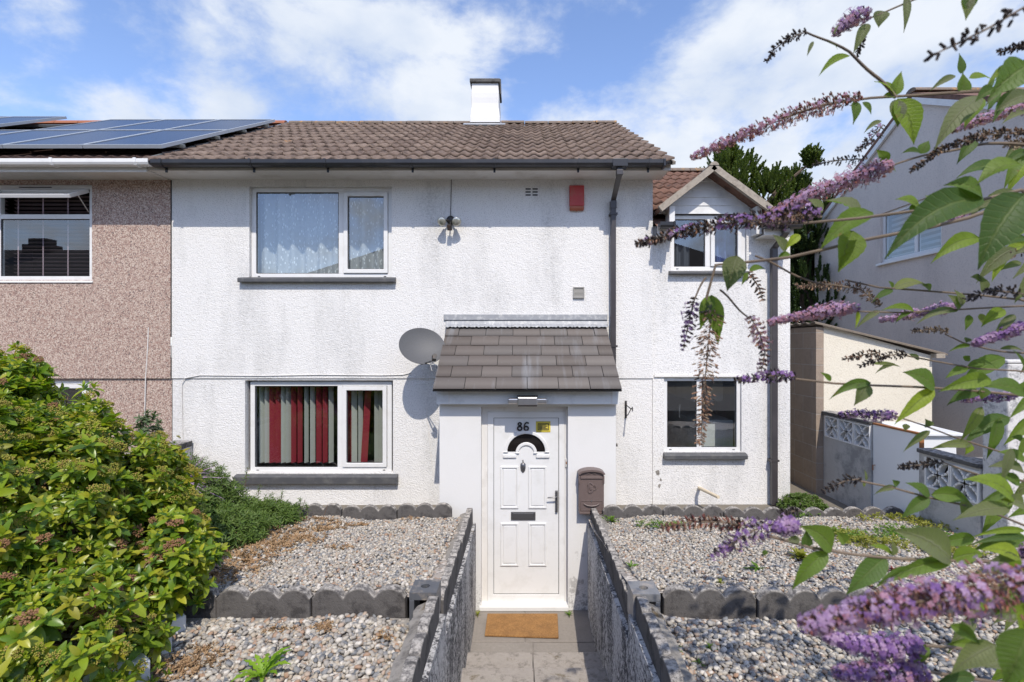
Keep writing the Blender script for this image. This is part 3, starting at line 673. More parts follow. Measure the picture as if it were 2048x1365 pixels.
# main square downpipe with swan neck
xa, xb = wx(1239, 5.93), wx(1226, 6.34)
mb = MB(); mb.sqtube([(xa, 5.935, 5.09), (xa, 5.935, 5.0), (xb, 6.33, 4.80), (xb, 6.33, 4.72)], .031, .031); mb.box(xb-.038, xb+.038, 6.292, 6.368, 4.70, 4.80); mb.box(xa-.038, xa+.038, 5.897, 5.973, 4.99, 5.05)
dp = mb.build('downpipe', M['pipe'], house, bevel=.004)
m = MB(); m.sqtube([(xb, 6.33, 4.72), (xb, 6.33, .95)], .032, .032); m.build('straight_pipe', M['pipe'], dp, bevel=.005)
for zz in (4.62, 2.95, 1.7):
    m = MB(); m.box(xb - .05, xb + .05, 6.29, 6.386, zz, zz + .025); m.build('pipe_clip', M['pipe'], dp)
# wall vents
m = MB()
for i in range(3):
    for j in range(2):
        x0 = wx(1051 + 14 * j, YF); z0 = wz(378 + 6 * i, YF); m.box(x0, x0 + .066, YF - .020, YF - .012, z0 - .016, z0)
m.build('air_brick', M['seal'], house)
m = MB(); x0, x1, z0, z1 = wx(1146, YF), wx(1168, YF), wz(597, YF), wz(575, YF); m.ring(x0, x1, z0, z1, .012, YF - .04, YF - .013)
for i in range(7):
    zz = z0 + .014 + i * (z1 - z0 - .03) / 7; m.obox(((x0+x1)/2, YF - .028, zz + .008), (1,0,0), (0,.6,1), (0,1,-.6), (x1-x0)/2-.012, .010, .0015)
m.build('louvre_vent', simple('vent_grey', (.30, .29, .27), .6, .1), house)
# cables on the front
m = MB()
pts = [W(365, 958, YF - .008), W(365, 860, YF - .008), W(364, 770, YF - .008), W(369, 757, YF - .022), W(400, 751, YF - .022), W(520, 752, YF - .022), W(640, 750, YF - .022), W(760, 751, YF - .022), W(805, 750, YF - .022), W(822, 746, YF - .022)]
m.tube(pts, .0055, 6); m.build('cable', M['upvc_old'], house, smooth=True)
m = MB(); m.tube([W(903, 357, 6.37), W(902, 400, 6.376), W(901, 432, 6.376)], .004, 5); m.build('cable', M['seal'], house)
m = MB(); m.tube([W(866, 950, YF - .006), W(858, 880, YF - .006), W(852, 815, YF - .006)], .003, 5); m.build('cable', M['upvc_old'], house)

# chimney
YC = 9.25
cxx0, cxx1 = wx(943, YC), wx(997, YC)
mb = MB(); zt = wz(166, YC); zbm = wz(246, YC)
def stack(t):   # slightly waisted old render
    w = .018 * math.exp(-((t - .2) / .12) ** 2) + .006 * math.sin(t * 9); return w
rows = []
for i in range(9):
    t = i / 8; z = zbm + (zt - zbm) * t; w = .028 * (1 - t) ** 2 + .006 * math.sin(t * 11); rows.append([(cxx0 - w, YC - w, z), (cxx1 + w, YC - w, z), (cxx1 + w, YC + .75, z), (cxx0 - w, YC + .75, z)])
vs = [p for r in rows for p in r]; fs = [(i*4+j, i*4+(j+1)%4, i*4+4+(j+1)%4, i*4+4+j) for i in range(8) for j in range(4)] + [(32,33,34,35)]
mb.add(vs, fs); chim = mb.build('chimney', M['porch'], house, bevel=.012)
mb = MB(); mb.box(cxx0 - .03, cxx1 + .03, YC - .04, YC + .79, zt, wz(159, YC)); mb.build('chimney_cap', M['coping'], chim, bevel=.008)
mb = MB(); mb.box(cxx0 - .025, cxx1 + .01, YC - .02, YC + .76, rz.z - .25, zbm + .03); mb.build('chimney_base', M['seal'], chim)
mb = MB(); mb.obox(((cxx0+cxx1)/2, YC - .16, 5.145 + (YC - .16 - 5.93) * math.tan(pitch) + .075), (1,0,0), s_up, n_up, (cxx1-cxx0)/2 + .13, .10, .006); mb.build('chimney_apron', M['lead'], chim)
mb = MB(); mb.tube([(cxx1 + .035, YC - .03, wz(161, YC)), (cxx1 + .045, YC - .03, wz(190, YC))], .014, 6); mb.build('broken_cap_edge', M['coping'], chim)

# extension roof, dormer
EX0, EX1 = XR + .004, wx(1596, 6.1)
e_eave = Vector((EX0, 6.12, 4.44)); e_len = (9.1 - 6.12) / math.cos(pitch)
dX0, dX1 = wx(1338, YE), wx(1508, YE)
apexX = wx(1425, 6.22)
dz0 = 4.70
def clip_dormer(c):
    # cut the tiles away where the dormer roof covers them
    zd = 5.22 - np.abs(c[:, 0] - apexX) * .72
    return ~((np.abs(c[:, 0] - apexX) < .72) & (c[:, 2] < zd - .02))
mb = MB(); a = e_eave + n_up * -.03; b2 = a + s_up * e_len
mb.quad((EX0, a.y, a.z), (dX0, a.y, a.z), (dX0, b2.y, b2.z), (EX0, b2.y, b2.z)); mb.quad((dX1, a.y, a.z), (EX1, a.y, a.z), (EX1, b2.y, b2.z), (dX1, b2.y, b2.z))
m1 = a + s_up * 1.3; mb.quad((dX0, m1.y, m1.z), (dX1, m1.y, m1.z), (dX1, b2.y, b2.z), (dX0, b2.y, b2.z))
mb.quad((EX0, b2.y, b2.z), (EX1, b2.y, b2.z), (EX1, b2.y + 3, a.z), (EX0, b2.y + 3, a.z))
er = mb.build('extension_roof', M['tile2'], house)
tile_field(e_eave, (1,0,0), s_up, n_up, EX1 - EX0, e_len, .335, .30, M['tile2'], 'roof_tiles', er, clip=clip_dormer)
ez = e_eave + s_up * e_len
mb = MB(); x = EX0
while x < EX1 - .02:
    x2 = min(EX1, x + .45); mb.prism([(math.cos(t) * .11, math.sin(t) * .08) for t in np.linspace(0, math.pi, 9)], (x + .004, x2 - .004), lambda p, q, e: (e, ez.y + p, ez.z + q)); x = x2
mb.build('ridge', M['ridge'], er, bevel=.004)
mb = MB(); p0 = Vector((EX1, e_eave.y, e_eave.z)); p1 = p0 + s_up * e_len; mb.obox((p0 + p1) / 2, s_up, (1,0,0), n_up, e_len / 2, .02, .03); mb.build('verge', M['mortar'], er)
# eaves of the extension on both sides of the dormer
mb = MB(); gutter(mb, EX0, wx(1346, 6.1), 6.16, 4.47); g2 = mb.build('gutter', M['black'], house)
m = MB(); m.box(wx(1345, 6.1), wx(1345, 6.1) + .02, 6.03, 6.16, 4.39, 4.475); m.build('end_cap', M['black'], g2)
mb = MB(); gutter(mb, dX1 - .02, EX1 + .03, 6.16, 4.47); g3 = mb.build('gutter', M['black'], house)
for fa_, fb_ in ((EX0, dX0 - .01), (dX1 + .01, EX1 - .02)):
    mb = MB(); mb.box(fa_, fb_, 6.161, 6.18, 4.33, 4.46); mb.box(fa_, fb_, 6.18, YE, 4.33, 4.342); mb.build('fascia', M['upvc_old'], house)
xd = wx(1547, 6.36)
mb = MB(); mb.sqtube([(xd + .02, 6.1, 4.40), (xd + .02, 6.1, 4.34), (xd, 6.35, 4.20), (xd, 6.35, .95)], .036, .034); dp2 = mb.build('downpipe', M['pipe'], house, bevel=.005)
for zz in (4.05, 2.62, 1.5):
    m = MB(); m.box(xd - .052, xd + .052, 6.31, 6.41, zz, zz + .025); m.build('pipe_clip', M['pipe'], dp2)
# dormer
dor = MB(); ap = wz(352, 6.40)
YD = YE - .015
zl = eu_win[3]
half = .72; bz = ap - half * .72
# boarded gable in horizontal boards
zz = zl + .01; k = 0
while zz < ap - .03:
    z2 = min(ap - .01, zz + .105); hw0 = min(half, (ap - zz) / .72); hw1 = max(0.002, (ap - z2) / .72); hw1 = min(hw1, half)
    dor.add([(apexX - hw0, YD, zz), (apexX + hw0, YD, zz), (apexX + hw1, YD + .010, z2), (apexX - hw1, YD + .010, z2), (apexX - hw0, YD + .012, zz - .002), (apexX + hw0, YD + .012, zz - .002)], [(0,1,2,3), (0,4,5,1)])
    zz = z2; k += 1
dorm = dor.build('dormer', M['upvc_grey'], house)
mb = MB()
for xx0, xx1 in ((wx(1337, 6.3), wx(1348, 6.3)), (wx(1510, 6.3), wx(1521, 6.3))):
    mb = MB(); mb.box(xx0, xx1, 6.26, 6.44, wz(470, 6.3), wz(414, 6.3)); mb.build('dormer_cheek_board', M['upvc'], dorm, bevel=.004)
mb = MB(); mb.box(dX0 - .0, dX0 + .02, YD + .02, 7.6, 4.3, 4.72); mb.box(dX1 - .02, dX1, YD + .02, 7.6, 4.3, 4.72); mb.build('dormer_cheek', M['upvc_grey'], dorm)
aZ = wz(333, 6.22); eZ = wz(417, 6.22); eXl, eXr = wx(1316, 6.22), wx(1540, 6.22)
mb = MB(); th = .07
for ex in (eXl, eXr):
    d = Vector((ex - apexX, 0, eZ - aZ)).normalized(); nn = Vector((-d.z, 0, d.x)); nn = nn if nn.z > 0 else -nn
    A0 = Vector((apexX, 6.2, aZ)); B0 = Vector((ex, 6.2, eZ))
    # roof slab running back into the main extension roof
    mb.add([A0, B0, B0 - nn*.045, A0 - nn*.05] + [p + Vector((0, 2.2, 0)) for p in (A0, B0, B0 - nn*.045, A0 - nn*.05)], [(0,1,2,3),(4,7,6,5),(0,4,5,1),(3,2,6,7),(1,5,6,2)])
mb.build('dormer_roof', M['tile2'], dorm)
mb = MB()
for ex in (eXl, eXr):
    d = Vector((ex - apexX, 0, eZ - aZ)); L_ = d.length; d.normalize(); nn = Vector((-d.z, 0, d.x)); nn = nn if nn.z > 0 else -nn
    n_ = 14; up = []; dn = []
    for i in range(n_ + 1):
        p = Vector((apexX, 0, aZ)) + d * L_ * i / n_; up.append(p + nn * (.016 + random.uniform(-.003, .003))); dn.append(p - nn * (.062 + random.uniform(-.002, .002)))
    for y0, y1 in ((6.16, 6.215),):
        vs = [(p.x, y0, p.z) for p in up] + [(p.x, y0, p.z) for p in dn] + [(p.x, y1, p.z) for p in up] + [(p.x, y1, p.z) for p in dn]; m_ = n_ + 1
        fs = []
        for i in range(n_): fs += [(i, i+1, m_+i+1, m_+i), (2*m_+i, 3*m_+i, 3*m_+i+1, 2*m_+i+1), (i, 2*m_+i, 2*m_+i+1, i+1), (m_+i, m_+i+1, 3*m_+i+1, 3*m_+i)]
        fs += [(0, m_, 3*m_, 2*m_), (m_-1, 3*m_-1, 4*m_-1, 2*m_-1)]; mb.add(vs, fs)
mb.prism([(math.cos(t) * .055, math.sin(t) * .045) for t in np.linspace(0, math.pi, 8)], (6.152, 8.3), lambda p, q, e: (apexX + p, e, aZ - .008 + q)); mb.prism([(-.045, -.05), (.045, -.05), (.0, .0)], (6.163, 6.21), lambda p, q, e: (apexX + p, e, aZ - .03 + q))
mb.build('dormer_verge', M['mortar'], dorm)

# porch -------------------------------------------------------------
YP = 5.62
PX0, PX1 = wx(879, YP), wx(1232, YP); PZ = 2.36
dop = (wx(962, YP), wx(1136, YP), 0.0, wz(814, YP))
mb = MB(); wall_front(mb, PX0, PX1, -.02, PZ, YP, [(dop[0], dop[1], -.02, dop[3])], .13)
mb.quad((PX0, YP, 0), (PX0, YP, PZ), (PX0, YF, PZ + .45), (PX0, YF, 0)); mb.quad((PX1, YP, 0), (PX1, YF, 0), (PX1, YF, PZ + .45), (PX1, YP, PZ))
porch = mb.build('porch', M['porch'], house)
# door recess trim
YDR = YP + .085
mb = MB(); mb.box(dop[0] + .001, wx(975, YDR), YDR + .0, YDR + .1, .03, dop[3] - .001); mb.box(wx(1130, YDR), dop[1] - .001, YDR, YDR + .1, .03, dop[3] - .001); mb.box(wx(975, YDR), wx(1130, YDR), YDR, YDR + .1, wz(824, YDR), dop[3] - .001)
mb.build('door_trim', M['upvc_old'], porch)
fx0, fx1, fz0, fz1 = wx(975, YDR) + .001, wx(1130, YDR) - .001, .045, wz(824, YDR) - .001
mb = MB(); mb.ring(fx0, fx1, fz0, fz1, .068, YDR - .004, YDR + .06, .085); dfr = mb.build('door_frame', M['upvc'], porch, bevel=.006)
mb = MB(); mb.box(wx(962, YP) - .02, wx(1136, YP) + .005, YP - .035, YP + .10, .0, .05); mb.build('door_sill', M['upvc'], porch, bevel=.008)
lx0, lx1, lz0, lz1 = fx0 + .071, fx1 - .071, fz0 + .088, fz1 - .071
YL = YDR + .012
# door leaf: slab with a half-round light and four raised panels
cxd = (lx0 + lx1) / 2; H = lz1 - lz0; Wd = lx1 - lx0
def dz(py): return wz(py, YL)
arcz = dz(904); R1 = (wx(1085, YL) - wx(1008, YL)) / 2; r0 = R1 * .42
mb = MB()
# front face with a half ring hole: build as polygons between rectangle and arc
NA = 24; za, zb = arcz, dz(860)
arc = [(cxd + R1 * math.cos(t), arcz + R1 * .95 * math.sin(t)) for t in np.linspace(0, math.pi, NA + 1)]
inn = [(cxd + r0 * math.cos(t), arcz + r0 * math.sin(t)) for t in np.linspace(0, math.pi, NA + 1)]
ztop = lz1
def f3(p): return (p[0], YL, p[1])
mb.quad((lx0, YL, lz0), (lx1, YL, lz0), (lx1, YL, za), (lx0, YL, za))
for i in range(NA):
    a0, a1 = arc[i], arc[i+1]
    def out(t):
        # ray to outer rectangle
        dx, dz_ = math.cos(t), math.sin(t); k = min((Wd/2) / abs(dx) if abs(dx) > 1e-6 else 9, (ztop - arcz) / dz_ if dz_ > 1e-6 else 9); return (cxd + dx * k, arcz + dz_ * k)
    t0, t1 = math.pi * i / NA, math.pi * (i+1) / NA; o0, o1 = out(t0), out(t1)
    mb.add([f3(a0), f3(o0), f3(o1), f3(a1)], [(0,1,2,3)])
    mb.add([f3(inn[i]), f3(inn[i+1]), f3((cxd, arcz))], [(0,1,2)])
for cx_, cz_ in ((lx0, ztop), (lx1, ztop)):   # corner fillers
    t = math.atan2(ztop - arcz, cx_ - cxd); i = int(t / math.pi * NA); t0, t1 = math.pi * i / NA, math.pi * (i+1) / NA
    mb.add([f3(out(t0)), f3((cx_, cz_)), f3(out(t1))], [(0,1,2)])
mb.quad((lx0, YL + .05, lz0), (lx0, YL + .05, lz1), (lx1, YL + .05, lz1), (lx1, YL + .05, lz0))
door = mb.build('front_door', M['upvc'], porch)
# moulded surround of the fanlight
def archband(mb, cx_, cz_, ra, rb, y0, y1, n=24, a0=0, a1=math.pi, sx=1, sz=.95):
    vs = []
    for t in np.linspace(a0, a1, n + 1):
        for r, y in ((ra, y1), (ra, y0), (rb, y0), (rb, y1)): vs.append((cx_ + r * math.cos(t) * sx, y, cz_ + r * math.sin(t) * sz))
    mb.add(vs, [(i*4+j, i*4+(j+1)%4, i*4+4+(j+1)%4, i*4+4+j) for i in range(n) for j in range(4)] + [(0,1,2,3), (n*4+3, n*4+2, n*4+1, n*4)])
mb = MB(); archband(mb, cxd, arcz, R1 - .004, R1 + .035, YL - .014, YL + .002); archband(mb, cxd, arcz - .012, r0 - .006, r0 + .03, YL - .016, YL + .002, sz=1)
zc = dz(911); mb.box(cxd - R1 - .045, cxd - r0 - .02, YL - .018, YL - .001, zc - .028, zc + .012); mb.box(cxd + r0 + .02, cxd + R1 + .045, YL - .018, YL - .001, zc - .028, zc + .012)
mb.build('door_moulding', M['upvc'], door, bevel=.006, smooth=True)
mb = MB()
for i in range(NA): mb.add([(arc[i][0], YL + .012, arc[i][1]), (arc[i+1][0], YL + .012, arc[i+1][1]), (inn[i+1][0], YL + .012, inn[i+1][1]), (inn[i][0], YL + .012, inn[i][1])], [(0,1,2,3)])
mb.build('fanlight', simple('fanlight_glass', (.012, .010, .010), .08, .1), door)
mb = MB()
for pa, pb in ((933, 1017), (1046, 1132)):
    for qa, qb in ((wx(1001, YL), wx(1037, YL)), (wx(1057, YL), wx(1093, YL))):
        za_, zb_ = dz(pb), dz(pa); mb.ring(qa, qb, za_, zb_, .020, YL - .013, YL + .001); mb.box(qa + .032, qb - .032, YL - .008, YL + .001, za_ + .032, zb_ - .032)
mb.build('door_panel', M['upvc'], door, bevel=.006)
mb = MB(); mb.ring(lx0 - .004, lx1 + .004, lz0 - .004, lz1 + .004, .006, YL - .002, YL + .01); mb.build('door_seal', M['seal'], door)
mb = MB(); mb.box(wx(1022, YL), wx(1071, YL), YL - .012, YL - .001, dz(1040), dz(1024)); mb.box(wx(1026, YL), wx(1067, YL), YL - .016, YL - .012, dz(1037.5), dz(1026.5)); mb.build('letter_plate', M['pewter'], door, bevel=.003)
# handle
hx = wx(1113, YL) ; mb = MB(); mb.box(hx - .014, hx + .014, YL - .026, YL - .001, dz(1024), dz(981)); mb.tube([(hx, YL - .03, dz(992)), (hx, YL - .055, dz(992)), (hx - .02, YL - .06, dz(992)), (hx - .105, YL - .058, dz(993))], [.010, .009, .009, .007], 8)
mb.build('door_handle', M['pewter'], door, bevel=.003, smooth=True)
# urn shaped knocker
kx = wx(1046, YL); mb = MB()
prof = [(.004, 0), (.012, .006), (.026, .03), (.032, .065), (.030, .10), (.020, .112), (.006, .118), (.006, .135), (.011, .142), (.004, .15)]; n_ = 14; zb0 = dz(946)
vs = []
for r, z in prof:
    for j in range(n_ + 1):
        t = math.pi * j / n_; vs.append((kx + r * math.cos(t), YL - .001 - r * .8 * math.sin(t), zb0 + z))
mb.add(vs, [(i*(n_+1)+j, i*(n_+1)+j+1, (i+1)*(n_+1)+j+1, (i+1)*(n_+1)+j) for i in range(len(prof)-1) for j in range(n_)])
mb.build('knocker', M['pewter'], door, smooth=True)
# number 86 in bold black figures
def strip(mb, pts, w, y0, y1):
    k = len(pts); vs = []
    for i, (x, z) in enumerate(pts):
        ax_, az_ = pts[max(i-1, 0)]; bx_, bz_ = pts[min(i+1, k-1)]; dx, dz_ = bx_ - ax_, bz_ - az_; l = math.hypot(dx, dz_); nx_, nz_ = -dz_ / l * w / 2, dx / l * w / 2
        vs += [(x + nx_, y0, z + nz_), (x - nx_, y0, z - nz_), (x - nx_, y1, z - nz_), (x + nx_, y1, z + nz_)]
    mb.add(vs, [(i*4+j, i*4+(j+1)%4, i*4+4+(j+1)%4, i*4+4+j) for i in range(k-1) for j in range(4)] + [(0,1,2,3), (k*4-1, k*4-2, k*4-3, k*4-4)])
nx, nz = wx(1046, YL), dz(853.5)
mb = MB()
for cz_, ra, rb in ((.029, .0095, .0255), (-.020, .0135, .0325)): archband(mb, nx - .037, nz + cz_, ra, rb, YL - .012, YL - .001, 28, 0, 2 * math.pi, 1.0, .92)
archband(mb, nx + .037, nz - .020, .0135, .0325, YL - .012, YL - .001, 28, 0, 2 * math.pi, 1.0, .95)
strip(mb, [(nx + .037 - .023, nz - .02), (nx + .037 - .0225, nz + .008), (nx + .037 - .014, nz + .032), (nx + .037 + .002, nz + .047), (nx + .037 + .020, nz + .044), (nx + .037 + .026, nz + .034)], .0165, YL - .0125, YL - .001)
mb.build('house_number', M['iron'], door)
# small yellow notice with a dark border and lines of print
sx0, sx1, sz0, sz1 = wx(1072, YL), wx(1101, YL), dz(865), dz(843)
mb = MB(); mb.box(sx0, sx1, YL - .003, YL - .001, sz0, sz1); st_ = mb.build('door_notice', M['yellow'], door)
mb = MB(); mb.ring(sx0 + .020, sx1 - .020, sz0 + .024, sz1 - .024, .008, YL - .0055, YL - .0032)
for i in range(4): mb.box(sx0 + .034, sx1 - .034 - (.02 if i % 2 else 0), YL - .0055, YL - .0032, sz0 + .038 + i * .014, sz0 + .046 + i * .014)
for i in range(12): mb.box(sx0 + .004 + i * .0135, sx0 + .010 + i * .0135, YL - .0045, YL - .0032, sz1 - .010, sz1 - .003); mb.box(sx0 + .004 + i * .0135, sx0 + .010 + i * .0135, YL - .0045, YL - .0032, sz0 + .003, sz0 + .010)
mb.build('print_marks', M['seal'], door)
mb = MB(); bxx = wx(1130.5, YDR); mb.box(bxx, bxx + .022, YDR - .018, YDR - .0005, wz(934, YDR), wz(917, YDR)); bell = mb.build('door_bell', M['upvc_old'], porch, bevel=.003)
mb = MB(); mb.box(bxx + .006, bxx + .016, YDR - .021, YDR - .0185, wz(928, YDR), wz(923, YDR)); mb.build('bell_push', M['rust'], bell)
# porch roof
YR0, YR1 = 5.36, YF - .016; zR0, zR1 = wz(779, YR0), wz(652, YR1)
pp = math.atan2(zR1 - zR0, YR1 - YR0); ps = Vector((0, math.cos(pp), math.sin(pp))); pn = Vector((0, -math.sin(pp), math.cos(pp))); plen = math.hypot(zR1 - zR0, YR1 - YR0)
qx0, qx1 = wx(865, YR0), wx(1244, YR0)
mb = MB(); A = Vector((qx0, YR0, zR0)) - pn * .012; mb.add([A, (qx1, A.y, A.z), Vector((qx1, A.y, A.z)) + ps*plen, A + ps*plen, A - pn*.02, Vector((qx1, A.y, A.z)) - pn*.02, Vector((qx1, A.y, A.z)) - pn*.02 + ps*plen, A - pn*.02 + ps*plen], [(0,1,2,3),(4,7,6,5),(0,4,5,1),(1,5,6,2),(0,3,7,4)])
proof = mb.build('porch_roof', M['seal'], porch)
tile_field(Vector((qx0, YR0, zR0)), (1,0,0), ps, pn, qx1 - qx0, plen, plen / 6.2, (qx1 - qx0) / 5.5, M['slate'], 'slate_courses', proof, flat=True, thick=.009)
mb = MB(); mb.box(wx(888, YF), wx(1214, YF), YF - .035, YF - .012, wz(641, YF), wz(629, YF)); mb.build('flashing_strip', M['lead'], proof, bevel=.006)
mb = MB(); nsc = 26; x0 = wx(892, YF); x1 = wx(1214, YF); n_ = nsc * 6; vs = []
for i in range(n_ + 1):
    x = x0 + (x1 - x0) * i / n_; ph = (i % 6) / 6; drop = .012 * math.sin(math.pi * ph) ; wob = .010 * math.sin(i * 1.7) + random.uniform(-.003, .003)
    top = Vector((x, YF - .016, wz(640, YF))); mid = Vector((x, YR1, zR1)) + pn * (.022 + abs(wob) * .5); mid.y -= .004
    low = mid - ps * (.072 + drop) + pn * (.008 + wob * .6); vs += [top, mid, low]
mb.add(vs, [(i*3+j, i*3+j+1, i*3+4+j, i*3+3+j) for i in range(n_) for j in range(2)]); mb.build('lead_flashing', M['lead'], proof, smooth=True)
mb = MB(); mb.box(wx(873, 5.5), wx(1239, 5.5), 5.505, 5.525, wz(809, 5.51), zR0 + .02); mb.box(wx(873, 5.5), wx(1239, 5.5), 5.525, YP - .001, wz(809, 5.51), wz(809, 5.51) + .012)
mb.box(wx(873, 5.5) - .001, wx(873, 5.5) + .018, 5.526, YP - .001, wz(809, 5.49) + .013, zR0 + .06); mb.box(wx(1239, 5.5) - .018, wx(1239, 5.5) + .001, 5.526, YP - .001, wz(809, 5.49) + .013, zR0 + .06)
mb.build('porch_fascia', M['upvc_grey'], porch, bevel=.003)
mb = MB(); mb.box(wx(897, 5.5), wx(899, 5.5), 5.502, 5.506, wz(808, 5.49), zR0); mb.box(wx(1223, 5.5), wx(1225, 5.5), 5.502, 5.506, wz(808, 5.49), zR0); mb.build('fascia_joint', M['upvc_old'], porch)
# overflow pipe stub low on the extension
mb = MB(); mb.tube([W(1398, 976, YE + .02), W(1402, 978, 6.3), W(1437, 995, 5.95)], [.022, .022, .019], 10); mb.build('overflow_pipe', M['plaster_pipe'], house, smooth=True)
# chipped render marks on the wall
mb = MB()
for cx_, cy_, sc in ((1316, 945, 1.0), (1322, 960, .6), (1319, 972, .6)):
    c = W(cx_, cy_, YE - .004); n_ = 9; mb.add([(c.x + math.cos(t) * .03 * sc * random.uniform(.5, 1.2), c.y, c.z + math.sin(t) * .045 * sc * random.uniform(.5, 1.2)) for t in np.linspace(0, 6.28, n_, endpoint=False)], [tuple(range(n_))])
mb.build('chipped_render', M['ledge'], house)

# ------------------------------------------------------------------ things fixed on the house
def lamp_twin():
    c = W(901, 440, 6.34); t = thing('security_light', 'twin-headed floodlight with motion sensor below the eaves of the white house', 'light', (c.x, YF - .014, c.z))
    m = MB(); m.tube([(c.x, YF - .016, c.z), (c.x, YF - .05, c.z), (c.x, YF - .07, c.z)], [.055, .055, .03], 14); m.build('mount', M['iron'], t, smooth=True)
    for s in (-1, 1):
        hc = Vector((c.x + s * .088, 6.24, c.z - .045)); d = Vector((s * .25, -.9, -.45)).normalized()
        m = MB(); m.tube([hc - d * .075, hc - d * .05, hc - d * .01, hc + d * .02], [.018, .028, .05, .058], 16); m.tube([(c.x + s*.02, YF - .06, c.z - .01), hc - d * .06], .012, 6); b = m.build('lamp_head', M['iron'], t, smooth=True)
        m = MB(); m.tube([hc + d * .0205, hc + d * .03, hc + d * .038], [.056, .046, .02], 16); m.build('lamp_lens', M['lens'], b, smooth=True)
    m = MB(); m.obox((c.x, 6.27, c.z - .115), (1,0,0), (0,1,.3), (0,-.3,1), .028, .03, .035); m.tube([(c.x, YF - .06, c.z - .03), (c.x, 6.28, c.z - .09)], .010, 6); m.build('sensor', M['iron'], t, bevel=.006)
lamp_twin()
def alarm():
    x0, x1, z0, z1 = wx(1139, 6.35), wx(1168, 6.35), wz(421, 6.35), wz(371, 6.35); t = thing('alarm_box', 'faded red burglar alarm box under the eaves beside the downpipe', 'alarm box', ((x0+x1)/2, YF - .014, z0))
    m = MB(); m.prism([(YF - .015, z0 + .05), (YF - .075, z0 + .05), (YF - .07, z1 - .01), (YF - .05, z1), (YF - .015, z1)], (x0, x1), lambda p, q, e: (e, p, q)); m.build('cover', M['red'], t, bevel=.006)
    m = MB(); m.prism([(YF - .015, z0), (YF - .05, z0), (YF - .078, z0 + .02), (YF - .078, z0 + .048), (YF - .015, z0 + .048)], (x0 + .004, x1 - .004), lambda p, q, e: (e, p, q)); m.tube([((x0+x1)/2, YF-.05, z0 + .004), ((x0+x1)/2, YF-.05, z0 - .012)], .012, 8); m.build('strobe', M['red2'], t, bevel=.005)
alarm()
def dish():
    Yd = 5.95; c = W(844, 694, Yd); t = thing('satellite_dish', 'grey mesh satellite dish on the wall beside the slate porch roof', 'satellite dish', (c.x, YF, c.z))
    d = Vector((.28, -.78, .42)).normalized(); a = Vector((1, 0, 0)); u = (a - d * a.dot(d)).normalized(); v = d.cross(u); v = v if v.z > 0 else -v
    m = MB(); nr, na = 8, 40; vs = []
    for side in (0, 1):
        for i in range(nr + 1):
            for j in range(na):
                r = i / nr; th = 2 * math.pi * j / na; p = c + u * math.cos(th) * r * .272 + v * math.sin(th) * r * .240 + d * (r * r * .058 - .03 - side * .008); vs.append(p)
    fs = []
    for side in (0, 1):
        o = side * (nr + 1) * na
        for i in range(nr):
            for j in range(na): q = (o+i*na+j, o+i*na+(j+1)%na, o+(i+1)*na+(j+1)%na, o+(i+1)*na+j); fs.append(q if side else q[::-1])
    o2 = (nr + 1) * na
    for j in range(na): fs.append((nr*na+j, nr*na+(j+1)%na, o2+nr*na+(j+1)%na, o2+nr*na+j))
    m.add(vs, fs); m.build('reflector', M['dish'], t, smooth=True)
    lnb = W(868, 716, 5.64); base = W(843, 729, 5.955)
    m = MB(); m.tube([base + Vector((0, .03, 0)), base, lnb - v * .035], [.009, .009, .008], 8); m.build('feed_arm', M['black'], t, smooth=True)
    m = MB(); m.tube([lnb - d * .03, lnb + d * .015, lnb + d * .02, lnb + d * .06], [.022, .022, .030, .026], 12); m.obox(lnb - v * .025 + d * .03, u, v, d, .022, .018, .035); m.build('receiver', M['iron'], t, smooth=True)
    m = MB(); m.tube([c - d * .04, c - d * .12, (c.x + .03, YF - .015, c.z - .06)], .018, 8); m.box(c.x - .03, c.x + .09, YF - .025, YF - .0145, c.z - .14, c.z + .03); m.build('wall_mount', M['iron'], t)
    m = MB(); q = lnb - v * .03; m.tube([q, q + Vector((-.05, .05, -.05)), q + Vector((-.035, .07, -.12)), q + Vector((.0, .10, -.15)), q + Vector((.02, .08, -.06)), base + d * .05], .0055, 6); m.build('cable', M['upvc_old'], t, smooth=True)
dish()
def porch_lamp():
    t = thing('porch_light', 'brushed metal tube lamp on the porch fascia above the door', 'light', (wx(1055, 5.45), 5.48, wz(803, 5.45)))
    y = 5.42; m = MB(); z0, z1 = wz(812, y), wz(796, y); m.box(wx(1016, y), wx(1094, y), y + .0, y + .055, z0 + .018, z1 - .008); m.build('lamp_tube', M['chrome'], t, bevel=.014, seg=3)
    m = MB(); m.box(wx(1035, y), wx(1075, y), y - .02, 5.504, z0 + .006, z1 + .008); m.build('lamp_shade', M['chrome'], t, bevel=.01)
    m = MB(); m.box(wx(1036, y), wx(1074, y), y - .016, 5.504, z0 - .006, z0 + .005); m.build('lamp_base', M['iron'], t)
    m = MB(); m.box(wx(1034, y), wx(1076, y), y - .01, 5.504, z1 + .009, z1 + .018); m.build('lamp_rim', M['iron'], t)
porch_lamp()
